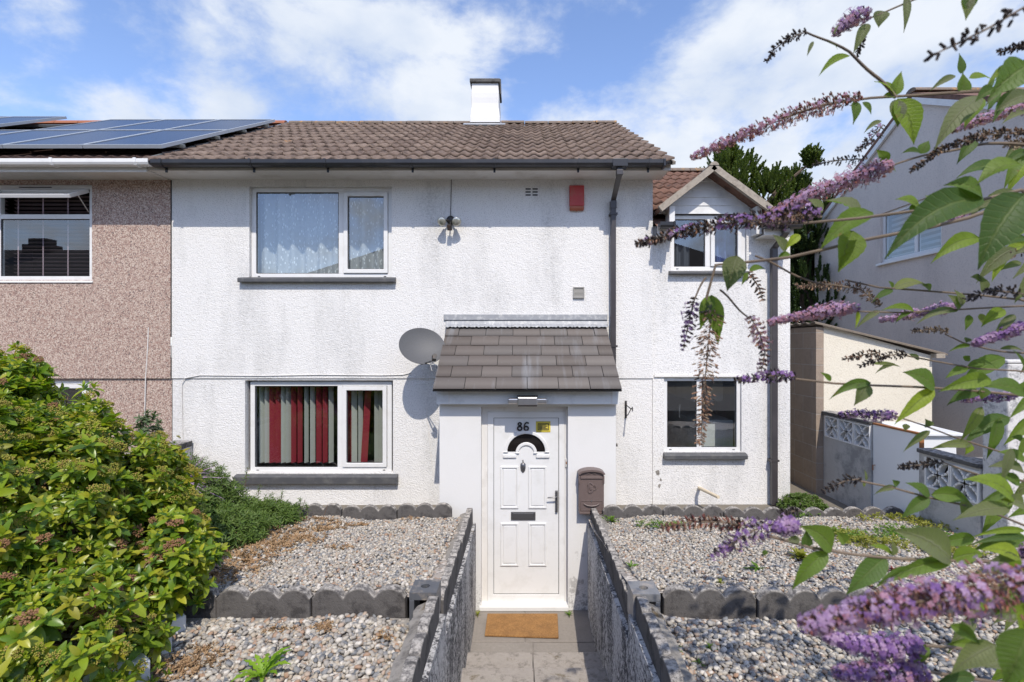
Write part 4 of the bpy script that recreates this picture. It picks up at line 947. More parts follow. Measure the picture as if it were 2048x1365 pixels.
def letterbox():
    y0, y1 = YP - .10, YP - .002; x0, x1 = wx(1158, y0), wx(1208, y0); z0, z1 = wz(1028, y0), wz(948, y0); xm = (x0+x1)/2; hw = (x1-x0)/2
    t = thing('post_box', 'brown ornamental metal letterbox with arched top on the porch wall', 'letterbox', (xm, YP, z0))
    arcp = [(xm + hw * math.cos(a), z1 - .0 + .045 * math.sin(a)) for a in np.linspace(0, math.pi, 13)]
    m = MB(); m.prism([(x0, z0), (x1, z0)] + arcp, (y0, y1), lambda p, q, e: (p, e, q)); m.build('case', M['mailbox'], t, bevel=.004)
    m = MB(); arc2 = [(xm + (hw + .012) * math.cos(a), z1 - .005 + .058 * math.sin(a)) for a in np.linspace(0, math.pi, 13)]
    arc3 = [(xm + (hw - .014) * math.cos(a), z1 - .01 + .034 * math.sin(a)) for a in np.linspace(math.pi, 0, 13)]
    m.prism(arc2 + arc3, (y0 - .025, y1 + .001), lambda p, q, e: (p, e, q)); m.build('hood', M['mailbox'], t, bevel=.004)
    m = MB(); m.box(x0 + .016, x1 - .016, y0 - .012, y0 - .0005, z1 - .055, z1 - .030); m.box(x0 - .004, x0 + .012, y0 - .014, y0 - .0005, z1 - .11, z1 - .02); m.box(x1 - .012, x1 + .004, y0 - .014, y0 - .0005, z1 - .11, z1 - .02); m.build('letter_flap', M['mailbox'], t, bevel=.004)
    zm = z0 + .155; m = MB()
    for j in range(26):   # raised crest in scrolls
        a = j / 26 * 2 * math.pi; rr = .040 + .012 * math.cos(3 * a); m.obox((xm + math.cos(a) * rr, y0 - .003, z1 - .155 + math.sin(a) * rr * 1.15), (math.cos(a+1), 0, math.sin(a+1)), (-math.sin(a+1), 0, math.cos(a+1)), (0,1,0), .011, .005, .005)
    m.obox((xm, y0 - .004, z1 - .155), (1,0,0), (0,0,1), (0,1,0), .018, .022, .005); m.tube([(xm - .05, y0 - .004, z1 - .006), (xm, y0 - .006, z1 + .014), (xm + .05, y0 - .004, z1 - .006)], .006, 6); m.build('crest', M['mailbox'], t, bevel=.003)
    m = MB(); zz = z0 + .10; m.ring(x0 + .016, x1 - .016, z0 + .035, z0 + .15, .007, y0 - .006, y0 + .001)
    m.tube([(xm - .085, y0 - .006, zz + .012), (xm - .05, y0 - .012, zz - .006), (xm, y0 - .014, zz - .012), (xm + .05, y0 - .012, zz - .006), (xm + .085, y0 - .006, zz + .012)], .008, 6); m.box(x0 + .002, x1 - .002, y0 - .016, y0 - .0005, z0, z0 + .02); m.build('newspaper_bar', M['mailbox'], t, bevel=.002)
    m = MB(); m.tube([(xm, y0 - .001, zz + .045), (xm, y0 - .009, zz + .045)], .009, 10); m.build('lock', M['chrome'], t)
letterbox()
def basket_bracket():
    a = W(1252, 803, YF - .02); t = thing('hanging_bracket', 'black iron hanging basket bracket with scroll, beside the porch', 'bracket', (a.x, YF, a.z))
    zt, zb_ = wz(802, YF), wz(836, YF); m = MB(); m.box(a.x - .011, a.x + .011, YF - .022, YF - .001, zb_, zt); m.build('back_plate', M['iron'], t)
    m = MB(); m.tube([(a.x, YF - .022, zt - .05), (a.x + .02, YF - .20, zt - .075), (a.x + .02, YF - .27, zt - .07)], .007, 6); m.tube([(a.x + .02, YF - .27, zt - .07)] + [(a.x + .02 + .001*i, YF - .285 - .022 * math.cos(i * .8), zt - .07 + .022 * math.sin(i * .8)) for i in range(7)], .006, 6)
    m.tube([(a.x, YF - .022, zb_ + .02), (a.x + .01, YF - .11, zb_ + .06), (a.x + .02, YF - .22, zt - .075)], .006, 6); m.build('scroll_arm', M['iron'], t, smooth=True)
basket_bracket()
# doormat
mb = MB(); mb.add([W(975, 1228, 0) if 0 else (wx(975, 5.50), 5.50, .004), (wx(1115, 5.50), 5.50, .004), (wx(1117, 5.07), 5.06, .004), (wx(969, 5.07), 5.10, .004), (wx(975, 5.50), 5.50, .026), (wx(1115, 5.50), 5.50, .026), (wx(1117, 5.07), 5.06, .026), (wx(969, 5.07), 5.10, .026)], [(0,1,2,3),(7,6,5,4),(0,4,5,1),(1,5,6,2),(2,6,7,3),(3,7,4,0)])
tag(mb.build('doormat', M['coir'], bevel=.005), 'plain brown coir doormat lying in front of the white door', 'doormat')

# curtains and blinds -------------------------------------------------
def net_curtain(x0, x1, z0, z1, y, label):
    n = 160; X = np.linspace(x0, x1, n); Yv = y + .035 * np.sin(X * 34) + .02 * np.sin(X * 13 + 1) ; V = np.concatenate([np.stack([X, Yv, np.full(n, z)], 1) for z in np.linspace(z0, z1, 6)])
    i = np.arange(6 * n).reshape(6, n); Fc = np.stack([i[:-1,:-1], i[:-1,1:], i[1:,1:], i[1:,:-1]], -1).reshape(-1, 4); o = np_obj('net_curtain', V, Fc, M['net'], smooth=True); tag(o, label, 'curtain')
net_curtain(up_win[0] + .03, up_win[1] - .02, up_win[2] + .03, up_win[3] - .02, YF + .18, 'white leaf-patterned net curtain behind the big upstairs window')
def vblind():
    t = thing('vertical_blind', 'cream and red vertical slat blind behind the big ground floor window', 'blind', ((lo_win[0]+lo_win[1])/2, YF + .2, lo_win[2]))
    spans = [(518, 528, 'c'), (529, 540, 'c'), (538, 551, 'r'), (551, 562, 'r'), (562, 571, 'c'), (572, 580, 'c'), (582, 591, 'r'), (595, 603, 'r'), (609, 615, 'c'), (620, 629, 'c'), (632, 642, 'r'), (645, 654, 'r'), (657, 666, 'c'),
             (693, 702, 'r'), (702, 714, 'c'), (716, 725, 'c'), (724, 745, 'r'), (748, 757, 'c'), (757, 767, 'c')]
    for i, (a, b, k) in enumerate(spans):
        Yb = YF + .22; m = MB(); gp = (b - a) * .17; xa_, xb_ = wx(a + gp, Yb), wx(b - gp, Yb); lean = .03 if (a == 724) else .0
        zt_, zb_ = lo_win[3] - .03, lo_win[2] + .075
        m.add([(xa_ - lean*1.2, Yb - .02, zb_), (xb_ - lean*2, Yb + .05, zb_), (xb_, Yb + .05, zt_), (xa_ + lean, Yb - .02, zt_), (xa_ - lean*1.2, Yb - .018, zb_), (xb_ - lean*2, Yb + .052, zb_), (xb_, Yb + .052, zt_), (xa_ + lean, Yb - .018, zt_)], [(0,1,2,3), (4,7,6,5)])
        m.build('slat', M['blind_cream' if k == 'c' else 'blind_red'], t)
    m = MB(); m.box(lo_win[0] + .06, lo_win[1] - .06, YF + .2, YF + .24, lo_win[3] - .03, lo_win[3] + .01); m.build('head_rail', M['upvc_old'], t)
vblind()
def drape(x0, x1, z0, z1, y, mat, label, amp=.03, fr=60):
    n = 90; X = np.linspace(x0, x1, n); Yv = y + amp * np.sin(X * fr); V = np.concatenate([np.stack([X, Yv, np.full(n, z)], 1) for z in (z0, (z0+z1)/2, z1)])
    i = np.arange(3 * n).reshape(3, n); Fc = np.stack([i[:-1,:-1], i[:-1,1:], i[1:,1:], i[1:,:-1]], -1).reshape(-1, 4); tag(np_obj('curtain', V, Fc, mat, smooth=True), label, 'curtain')
drape(eu_win[0] + .62, eu_win[1] - .04, eu_win[2] + .05, eu_win[3] - .03, YE + .25, M['curtain_blue'], 'blue curtain on the right behind the dormer window')
drape(eu_win[0] + .06, eu_win[0] + .34, eu_win[2] + .05, eu_win[3] - .03, YE + .3, M['curtain_grey'], 'dark grey curtain on the left behind the dormer window')
drape(lo_win[0] + .03, lo_win[0] + .09, lo_win[2] + .05, lo_win[3] - .03, YF + .3, simple('curtain_tan', (.30, .17, .08), .9), 'narrow brown curtain edge left of the red and cream blind', .01)

# ------------------------------------------------------------------ left neighbour
nb = thing('neighbour_house', 'pinkish brown pebbledashed terraced house joined to the left of the white house', 'house', (-7.5, YF, .93))
XN = -11.6; nu = (wx(-85, YF), wx(188, YF), wz(561, YF), wz(371, YF)); nl = (wx(-150, YF), wx(179, YF), wz(920, YF), wz(761, YF))
mb = MB(); wall_front(mb, XN, XL - .004, ZB, ZS + .03, YF - .030, [nu]); mb.quad((XN, YF - .03, ZB), (XL - .004, YF - .03, ZB), (XL - .004, YF - .006, ZB), (XN, YF - .006, ZB)); wall_front(mb, XN, XL - .004, 0, ZB, YF - .006, [nl])
mb.quad((XN, YF, 0), (XN, YF, ZS), (XN, 12.8, ZS), (XN, 12.8, 0)); mb.build('wall', M['pebbledash'], nb)
room(nb, nu[0], nu[1] - .0, nu[2], nu[3], YF, 1.6, 'dark'); room(nb, *nl, YF, 1.6, 'dark')
# upper window: two lights below, top-hung fanlights standing open above
Yn = YF - .03 + .02
m = MB(); m.ring(nu[0], nu[1], nu[2], nu[3], .05, Yn, Yn + .06); zt_ = wz(434, YF); m.box(nu[0] + .05, nu[1] - .05, Yn + .001, Yn + .058, zt_ - .03, zt_ + .03)
for c in (wx(-3, YF),): m.box(c - .035, c + .035, Yn + .002, Yn + .057, nu[2] + .05, nu[3] - .05)
nw = m.build('window', M['upvc'], nb, bevel=.004)
for a, b in ((nu[0] + .05, wx(-3, YF) - .035), (wx(-3, YF) + .035, nu[1] - .05)):
    m = MB(); m.quad((a, Yn + .02, nu[2] + .05), (b, Yn + .02, nu[2] + .05), (b, Yn + .02, zt_ - .03), (a, Yn + .02, zt_ - .03)); m.build('pane', M['glass'], nw)
    m = MB(); m.ring(a, b, nu[2] + .05, zt_ - .03, .008, Yn + .01, Yn + .018); m.build('seal', M['seal'], nw)
a, b = wx(-3, YF) + .04, nu[1] - .055; th_ = math.radians(62); hz = nu[3] - .055; hgt = hz - zt_ - .035; m = MB(); fwid = .045
def tilt(x, s_, dd): return (x, Yn - .01 - s_ * math.sin(th_) - dd * math.cos(th_), hz - s_ * math.cos(th_) + dd * math.sin(th_))
o = [(a, 0), (b, 0), (b, hgt), (a, hgt)]; i_ = [(a + fwid, fwid), (b - fwid, fwid), (b - fwid, hgt - fwid), (a + fwid, hgt - fwid)]
vs = [tilt(x, s_, 0) for x, s_ in o] + [tilt(x, s_, 0) for x, s_ in i_] + [tilt(x, s_, -.045) for x, s_ in o] + [tilt(x, s_, -.045) for x, s_ in i_]; fs = []
for j in range(4): k = (j+1)%4; fs += [(j,k,4+k,4+j), (8+k,8+j,12+j,12+k), (8+j,8+k,k,j), (4+j,4+k,12+k,12+j)]
m.add(vs, fs); m.build('fanlight', M['upvc'], nw, bevel=.004)
m = MB(); m.quad(tilt(a+fwid, fwid, -.02), tilt(b-fwid, fwid, -.02), tilt(b-fwid, hgt-fwid, -.02), tilt(a+fwid, hgt-fwid, -.02)); m.build('fanlight_pane', M['glass'], nw)
m = MB(); m.tube([tilt(b - .03, hgt * .5, -.03), (b - .012, Yn + .01, zt_ + .06)], .006, 6); m.build('stay', M['chrome'], nw)
m = MB(); m.prism([(Yn - .035, nu[2] - .035), (Yn + .03, nu[2] - .035), (Yn + .03, nu[2]), (Yn - .03, nu[2] - .01)], (nu[0] - .02, nu[1] + .015), lambda p, q, e: (e, p, q)); m.build('window_sill', M['upvc'], nw, bevel=.003)
m = MB(); m.box(wx(40, YF), wx(105, YF), Yn - .006, Yn + .002, nu[3] - .036, nu[3] - .026); m.build('trickle_vent', M['seal'], nw)
nw2, _ = window(nb, *nl, YF - .006, [wx(15, YF)], .05, (0, 1), None, .03)
def venetian(x0, x1, z0, z1, y, label, step=.05):
    t = thing('venetian_blind', label, 'blind', ((x0+x1)/2, y, z0)); m = MB(); z = z0
    while z < z1: m.obox(((x0+x1)/2, y, z), (1,0,0), (0,1,-.45), (0,.45,1), (x1-x0)/2, .021, .0012); z += step
    m.build('slats', M['blind_dark'], t); m = MB()
    for k in range(4): xx = x0 + (x1 - x0) * (.06 + .295 * k); m.box(xx - .008, xx + .008, y - .025, y - .023, z0, z1)
    m.build('ladder_tape', simple('tape_pink', (.42, .30, .33), .8), t)
venetian(nu[0] + .07, wx(-3, YF) - .05, nu[2] + .06, nu[3] - .06, YF + .16, 'dark venetian blind in the leftmost upstairs light of the pebbledashed house')
venetian(wx(-3, YF) + .05, nu[1] - .07, nu[2] + .06, nu[3] - .06, YF + .16, 'dark venetian blind in the upstairs window with the open fanlight')
venetian(nl[0] + .07, nl[1] - .07, nl[2] + .06, nl[3] - .06, YF + .16, 'dark venetian blind in the ground floor window behind the green shrub')
mb = MB(); mb.quad((XN, 5.93, 5.11), (XL - .03, 5.93, 5.11), (XL - .03, 5.93 + 3.68, 5.11 + 3.68 * math.tan(pitch)), (XN, 5.93 + 3.68, 5.11 + 3.68 * math.tan(pitch)))
mb.quad((XN, 9.61, 7.17), (XL - .03, 9.61, 7.17), (XL - .03, 13.3, 5.11), (XN, 13.3, 5.11)); nroof = mb.build('roof', M['tile2'], nb)
tile_field(Vector((XN, 5.93, 5.12)), (1,0,0), s_up, n_up, XL - .035 - XN, slope - .02, slope / 12, .30, m_tiles('dark_roof_tile', [(.06,.035,.03), (.08,.045,.035), (.05,.03,.026)], .1), 'roof_tiles', nroof, thick=.018, amp=.02)
mb = MB(); x = XN
while x < XL - .06:
    x2 = min(XL - .04, x + .45); mb.prism([(math.cos(t) * .12, math.sin(t) * .09) for t in np.linspace(0, math.pi, 9)], (x + .004, x2 - .004), lambda p, q, e: (e, rz.y + p, rz.z - .02 + q)); x = x2
mb.build('ridge', M['tile_orange'], nroof, bevel=.004)
mb = MB(); gutter(mb, XN, wx(298, 5.9), 5.995, 5.172); ng = mb.build('gutter', M['upvc'], nb)
for px in (-60, 105, 272):
    m = MB(); xx = wx(px, 5.9); m.prism([(0, -.05), (-.02, -.078), (-.07, -.085), (-.11, -.076), (-.126, -.045), (-.126, .008), (-.118, .006), (-.118, -.045), (-.10, -.07), (-.02, -.07)], (xx - .018, xx + .018), lambda p, q, e: (e, 5.995 + p, 5.172 + q)); m.build('gutter_bracket', M['upvc'], ng)
mb = MB(); mb.box(XN, XL - .03, 6.0, 6.018, ZS - .03, ZS + .10); mb.build('fascia', M['upvc'], nb)
mb = MB(); x = XN
while x < XL - .05: mb.box(x + .003, min(XL - .03, x + .10) - .003, 6.019, YF - .03, ZS - .004, ZS + .01); x += .10
mb.build('soffit', M['upvc_old'], nb)
mb = MB(); mb.tube([W(297, 655, YF - .035), W(295, 700, YF - .035), W(291, 760, YF - .03), W(289, 850, YF - .014), W(288, 960, YF - .014)], .006, 6); mb.build('cable', M['upvc_old'], nb, smooth=True)

# solar panels: each one a thing of its own
def solar(xa_, xb_, ya, yb, label, grp, lift=.13):
    def P(x, y, l): return Vector((x, y, 5.145 + (y - 5.93) * math.tan(pitch))) + n_up * l
    t = thing('solar_panel', label, 'solar panel', P((xa_+xb_)/2, (ya+yb)/2, lift), grp)
    cy = (ya + yb) / 2; hl = (yb - ya) / 2 / math.cos(pitch) - .006; c = P((xa_+xb_)/2, cy, lift); hw = (xb_-xa_)/2 - .006
    m = MB(); w = .010
    for (du, dv, a_, b_) in ((-hw + w, 0, w, hl), (hw - w, 0, w, hl), (0, -hl + w, hw - 2*w, w), (0, hl - w, hw - 2*w, w)): m.obox(c + Vector((du, 0, 0)) + s_up * dv, (1,0,0), s_up, n_up, a_, b_, .022)
    m.build('frame', M['alu_light'], t)
    m = MB(); m.obox(c, (1,0,0), s_up, n_up, hw - 2*w, hl - 2*w, .014); m.build('cells', M['solar'], t)
pxs = -4.44; ord_ = ['rightmost', 'second from the right', 'third from the right', 'fourth from the right', 'fifth from the right', 'sixth from the right', 'seventh from the right']
for i in range(7): solar(pxs - (i+1) * .985, pxs - i * .985, 6.22, 7.62, f'dark blue solar panel, {ord_[i]} in the lower row on the pebbledashed house', 'solar panels on the left house')
for i in range(3): solar(pxs - (i+1) * .985, pxs - i * .985, 7.63, 9.05, f'dark blue solar panel, {ord_[i]} in the upper row on the pebbledashed house', 'solar panels on the left house')
for i in range(3): solar(-8.35 - (i+1) * .985, -8.35 - i * .985, 7.85, 9.25, f'dark blue solar panel, {["right", "middle", "left"][i]} one of the far left group', 'solar panels on the left house', .16)
# black rails under the panel edge
def rail(ya, lab):
    p = Vector((0, ya, 5.145 + (ya - 5.93) * math.tan(pitch))) + n_up * .085; m = MB(); m.obox((-7.8, p.y, p.z), (1,0,0), s_up, n_up, 3.40, .02, .018)
    tag(m.build('mounting_rail', M['alu']), lab, 'rail', 'mounting rails under the solar panels')
for ya, lb in ((6.55, 'lowest mounting rail under the solar panels'), (7.3, 'second lowest mounting rail under the solar panels'), (8.0, 'second highest mounting rail under the solar panels'), (8.7, 'highest mounting rail under the solar panels')): rail(ya, lb)

# garden boundary stub between the two houses
mb = MB(); mb.box(wx(310, 6.0), wx(343, 6.0), 4.6, YF - .02, .93, wz(905, 6.0)); bw = thing('boundary_wall', 'short rendered boundary wall with dark coping between the two front gardens', 'wall', (-4.3, 5.5, .93)); mb.build('wall_body', M['garden_wall'], bw)
mb = MB(); mb.box(wx(303, 6.0), wx(344, 6.0), 4.55, YF - .025, wz(905, 6.0) + .001, wz(893, 6.0)); mb.build('coping', M['coping'], bw, bevel=.008)
bb = thing('block_edging', 'low white painted block wall half hidden under the green shrub', 'wall', (-1.95, 2.7, 1.1))
mb = MB()
for (px, py, Y, w) in ((318, 1262, 2.98, .30), (285, 1300, 2.78, .28), (235, 1345, 2.55, .3), (180, 1380, 2.35, .3)):
    c = W(px, py, Y); mb.obox((c.x, c.y, 1.22), (.7, 1, 0), (-1, .7, 0), (0,0,1), .125, .06, .115)
mb.build('blocks', M['white_block'], bb, bevel=.012)

# ------------------------------------------------------------------ retaining walls of the path, edging
def skewx(side, y): return (-.49 - (y - 3.9) * .017) if side < 0 else (.645 + (y - 2.6) * .027)
def path_wall(side, y0, y1, zt0, zt1, label, nm='retaining_wall'):
    t = thing(nm, label, 'wall', (skewx(side, y0), y0, 0)); s = side
    m = MB(); n_ = 24; vs = []
    for i in range(n_ + 1):
        y = y0 + (y1 - y0) * i / n_; x = skewx(side, y); zt = zt0 + (zt1 - zt0) * i / n_; vs += [(x, y, -.3), (x, y, zt), (x + s * .15, y, zt + .012), (x + s * .15, y, -.3)]
    m.add(vs, [(i*4+j, i*4+(j+1)%4, i*4+4+(j+1)%4, i*4+4+j) for i in range(n_) for j in range(4)] + [(0,1,2,3), (n_*4+3, n_*4+2, n_*4+1, n_*4)])
    m.build('wall_face', M['pebblewall'], t)
    return t
path_wall(-1, 3.12, 5.56, 1.16, 1.0, 'speckled black and white retaining wall left of the path, house end')
path_wall(1, 3.12, 5.56, 1.13, 1.0, 'speckled black and white retaining wall right of the path, house end')
path_wall(-1, 1.0, 3.118, 1.42, 1.30, 'speckled black and white retaining wall left of the path, near end')
path_wall(1, 1.0, 3.118, 1.42, 1.30, 'speckled black and white retaining wall right of the path, near end')

def scallop_mesh(length, h, arch, n, th):
    """scalloped concrete edging stone: flat back, n rounded tops"""
    poly = [(0, 0), (length, 0)]; w = length / n
    for k in range(n - 1, -1, -1):
        for i in range(9):
            t = i / 8 * math.pi; 
            if i == 0 and k < n - 1: continue
            x = (w / 2) * (1 - 2 * i / 8) * .985; R_ = ((w/2) ** 2 + arch ** 2) / (2 * arch); poly.append((k * w + w / 2 + x, h - arch + math.sqrt(max(0, R_ * R_ - x * x)) - (R_ - arch)))
    m = MB(); m.prism(poly, (0, th), lambda p, q, e: (p, e, q)); return m
def edging(x, y, z, rot, length, h, arch, n, th, label, grp, tiltx=0, tilty=0):
    m = scallop_mesh(length, h, arch, n, th); o = m.build('edging_stone', M['edging'], None, bevel=.009); o.location = (x, y, z); o.rotation_euler = (tiltx, tilty, rot); tag(o, label, 'edging stone', grp); return o
num = ['first', 'second', 'third', 'fourth', 'fifth', 'sixth', 'seventh', 'eighth', 'ninth']
PL = .60
for i in range(6):
    edging(-.765 - (i+1) * PL, 5.44 + random.uniform(-.006, .006), .99 + random.uniform(-.012, .012), 0, PL - .006, .245, .062, 3, .06, f'dark scalloped edging stone, {num[i]} left of the path in the back row by the house', 'scalloped edging along the back of the beds', random.uniform(-.04, .04), random.uniform(-.01, .01))
for i in range(6):
    edging(.875 + i * .66, 5.44 + random.uniform(-.008, .008), .985 - i * .004 + random.uniform(-.014, .010), 0, .654, .245, .062, 3, .06, f'dark scalloped edging stone, {num[i]} right of the path in the back row by the house', 'scalloped edging along the back of the beds', random.uniform(-.04, .04), random.uniform(-.01, .015))
for i in range(4):
    edging(-.735 - (i+1) * PL, 3.16 + random.uniform(-.008, .008), 1.205 + i*.002, 0, PL - .006, .232, .068, 3, .07, f'scalloped edging stone, {num[i]} left of the path in the middle row', 'scalloped edging across the middle of the beds', random.uniform(-.03, .03), random.uniform(-.008, .008))
for i in range(4):
    edging(.90 + i * PL, 3.18 + random.uniform(-.01, .01), 1.195 - i * .006, 0, PL - .008, .232, .068, 3, .07, f'scalloped edging stone, {num[i]} right of the path in the middle row', 'scalloped edging across the middle of the beds', random.uniform(-.03, .03), random.uniform(-.012, .012))
# edging laid along the path walls
def side_row(side, y0, y1, z0, z1, n, where):
    L_ = (y1 - y0) / n
    for i in range(n):
        ya = y0 + i * L_; za = z0 + (z1 - z0) * i / n; sl = math.atan2((z1 - z0), (y1 - y0))
        x = skewx(side, ya) + (.030 if side > 0 else -.030) + (0 if side < 0 else 0)
        m = MB(); poly = [(0, 0), (L_ - .004, 0)]; k_ = 3; w = (L_ - .004) / k_
        for k in range(k_ - 1, -1, -1):
            for j in range(9):
                t = j / 8 * math.pi
                if j == 0 and k < k_ - 1: continue
                poly.append((k * w + w/2 + w/2 * math.cos(t), .165 + .035 * math.sin(t) ** .8 + random.uniform(-.003, .003)))
        m.prism(poly, (0, .06 * (1 if side > 0 else -1)), lambda p, q, e: (e, p, q)); o = m.build('edging_stone', M['edging'], None, bevel=.008)
        o.location = (x, ya, za); o.rotation_euler = (sl, random.uniform(-.03, .03), -(skewx(side, ya + L_) - skewx(side, ya)) / L_); tag(o, f'upright edging stone, {num[i]} from the {"street" } on the {where}', 'edging stone', 'edging stones along the path walls')
side_row(-1, 3.22, 5.52, 1.165, .99, 4, 'house end of the left path wall'); side_row(1, 3.22, 5.52, 1.135, .99, 4, 'house end of the right path wall')
side_row(-1, 1.2, 3.04, 1.33, 1.275, 3, 'near end of the left path wall'); side_row(1, 1.2, 3.04, 1.33, 1.275, 3, 'near end of the right path wall')
# concrete haunch behind the edging on the walls
for side, lab in ((-1, 'left'), (1, 'right')):
    for (y0, y1, z0, z1, nm) in ((3.22, 5.52, 1.31, 1.13, 'house end'), (1.2, 3.04, 1.47, 1.42, 'near end')):
        m = MB(); n_ = 30; vs = []
        for i in range(n_ + 1):
            y = y0 + (y1 - y0) * i / n_; xa_ = skewx(side, y) + side * .092; xb_ = xa_ + side * (.075 + random.uniform(-.012, .012)); z = z0 + (z1 - z0) * i / n_ + random.uniform(-.006, .006); vs += [(xa_, y, z), (xb_, y, z - .03), (xb_ + side * .02, y, z - .3), (xa_, y, z - .3)]
        m.add(vs, [(i*4+j, i*4+(j+1)%4, i*4+4+(j+1)%4, i*4+4+j) for i in range(n_) for j in range(4)] + [(0,1,2,3), (n_*4+3, n_*4+2, n_*4+1, n_*4)])
        tag(m.build('mortar_bed', M['ledge'], None), f'rough mortar strip behind the edging of the {lab} path wall, {nm}', 'mortar strip', 'mortar strips beside the path')
# ledge below the left middle row
mb = MB(); n_ = 30; vs = []
for i in range(n_ + 1):
    x = -2.7 + 2.0 * i / n_; vs += [(x, 3.155, 1.20), (x, 3.155 - .0, 1.255 + random.uniform(-.004, .004)), (x, 3.155 + .0, 1.255), (x, 3.06 + random.uniform(-.02, .02), 1.235), (x, 3.05, 1.05)]
mb.add(vs, [(i*5+j, i*5+(j+1)%5, i*5+5+(j+1)%5, i*5+5+j) for i in range(n_) for j in range(5)]); tag(mb.build('concrete_ledge', M['ledge']), 'rough concrete ledge at the foot of the left middle edging row', 'ledge')

# post sockets standing over the edging
def socket(c, label, mat):
    t = thing('post_socket', label, 'post socket', (c.x, c.y, c.z - .2), 'post sockets over the path walls')
    hw, hd = .083, .085; m = MB(); n_ = 16; z1 = c.z; z0 = c.z - .045; rr = .028
    # top slab with a round hole
    for zz, flip in ((z1, 0), (z0, 1)):
        for i in range(n_):
            t0, t1 = 2*math.pi*i/n_, 2*math.pi*(i+1)/n_
            def sq(t): k = 1 / max(abs(math.cos(t)), abs(math.sin(t))); return (c.x + math.cos(t)*k*hw, c.y + math.sin(t)*k*hd, zz)
            a0 = (c.x + rr*math.cos(t0), c.y + rr*math.sin(t0), zz); a1 = (c.x + rr*math.cos(t1), c.y + rr*math.sin(t1), zz)
            f = [a0, sq(t0), sq(t1), a1]; m.quad(*(f[::-1] if flip else f))
    for i in range(n_):
        t0, t1 = 2*math.pi*i/n_, 2*math.pi*(i+1)/n_; m.quad((c.x + rr*math.cos(t0), c.y + rr*math.sin(t0), z1), (c.x + rr*math.cos(t1), c.y + rr*math.sin(t1), z1), (c.x + rr*math.cos(t1), c.y + rr*math.sin(t1), z0), (c.x + rr*math.cos(t0), c.y + rr*math.sin(t0), z0))
    m.quad((c.x-hw, c.y-hd, z0), (c.x+hw, c.y-hd, z0), (c.x+hw, c.y-hd, z1), (c.x-hw, c.y-hd, z1)); m.quad((c.x-hw, c.y+hd, z0), (c.x-hw, c.y+hd, z1), (c.x+hw, c.y+hd, z1), (c.x+hw, c.y+hd, z0))
    m.quad((c.x-hw, c.y-hd, z0), (c.x-hw, c.y-hd, z1), (c.x-hw, c.y+hd, z1), (c.x-hw, c.y+hd, z0)); m.quad((c.x+hw, c.y-hd, z0), (c.x+hw, c.y+hd, z0), (c.x+hw, c.y+hd, z1), (c.x+hw, c.y-hd, z1))
    m.build('socket_top', mat, t)
    for s in (-1, 1):
        m = MB(); xa_, xb_ = sorted((c.x + s * hw, c.x + s * (hw - .03))); m.prism([(xa_, z0 - .001), (xb_, z0 - .001), (xb_ if s < 0 else xb_, z0 - .15), (xa_, z0 - .15)], (c.y - hd, c.y + hd), lambda p, q, e: (p, e, q)); m.build('leg', mat, t, bevel=.004)
    m = MB(); m.box(c.x - .03, c.x + .03, c.y - .03, c.y + .03, z0 - .02, z0 - .012); m.build('socket_floor', M['iron'], t)
mat_s = simple('post_socket_paint', (.085, .09, .10), .45, .15, 20, .2, 60, dirt=(.36, .30, .24), dirt_amt=.8, dscale=14)
mat_s2 = simple('post_socket_paint_grey', (.17, .175, .185), .45, .15, 20, .2, 60, dirt=(.40, .34, .28), dirt_amt=.7, dscale=14)
socket(Vector((-.605, 3.12, 1.475)), 'dark grey post socket with a hole on top, on the left path wall', mat_s)
socket(Vector((.755, 3.12, 1.465)), 'pale grey post socket with a hole on top, on the right path wall', mat_s2)
mb = MB(); c = Vector((.735, 5.35, 1.12)); mb.box(.80, .86, 5.34, 5.46, 1.04, 1.115); tag(mb.build('brick_piece', M['brick_red'], bevel=.006), 'broken red brick at the house end of the right path wall', 'brick')

# ------------------------------------------------------------------ right hand side: outbuilding, screen walls, gate, pier
XB = 4.14
ob = thing('outbuilding', 'cream rendered lean-to outbuilding with grey corrugated roof and block side wall', 'outbuilding', (XB, 6.9, .93))
zl_, zr_ = wz(650, 6.9), wz(712, 6.9); xr_ = wx(1864, 6.9)
mb = MB(); mb.add([(XB + .01, 6.9, .9), (xr_, 6.9, .9), (xr_, 6.9, zr_), (XB + .01, 6.9, zl_), (XB + .01, 9.5, .9), (xr_, 9.5, .9), (xr_, 9.5, zr_), (XB + .01, 9.5, zl_)], [(0,1,2,3), (1,5,6,2), (5,4,7,6), (3,2,6,7)]); mb.build('front_wall', M['cream'], ob)
mb = MB(); mb.box(XB - .10, XB + .005, 6.88, 9.5, .9, zl_ - .03); mb.build('side_wall', M['block'], ob)
m = MB(); n_ = 60; d = Vector((xr_ + .16 - (XB - .14), 0, zr_ - zl_ - .01)); vs = []
for i in range(n_ + 1):   # corrugations run along Y, so the wave shows on the verge? sheets fall to the right
    y = 6.83 + 2.8 * i / n_; h = .018 * math.sin(i * 1.35); p0 = Vector((XB - .14, y, zl_ + .035 + h)); vs += [p0, p0 + d, p0 + d - Vector((0,0,.022)), p0 - Vector((0,0,.022))]
m.add(vs, [(i*4+j, i*4+(j+1)%4, i*4+4+(j+1)%4, i*4+4+j) for i in range(n_) for j in range(4)] + [(0,1,2,3), (n_*4+3,n_*4+2,n_*4+1,n_*4)]); m.build('corrugated_roof', simple('old_corrugated_sheet', (.17, .14, .11), .9, .3, 14, .4, 50), ob)
m = MB(); m.box(xr_ - .02, xr_ + .10, 6.80, 6.9, zr_ - .03, zr_ + .03); m.build('roof_corner_board', M['mortar'], ob)

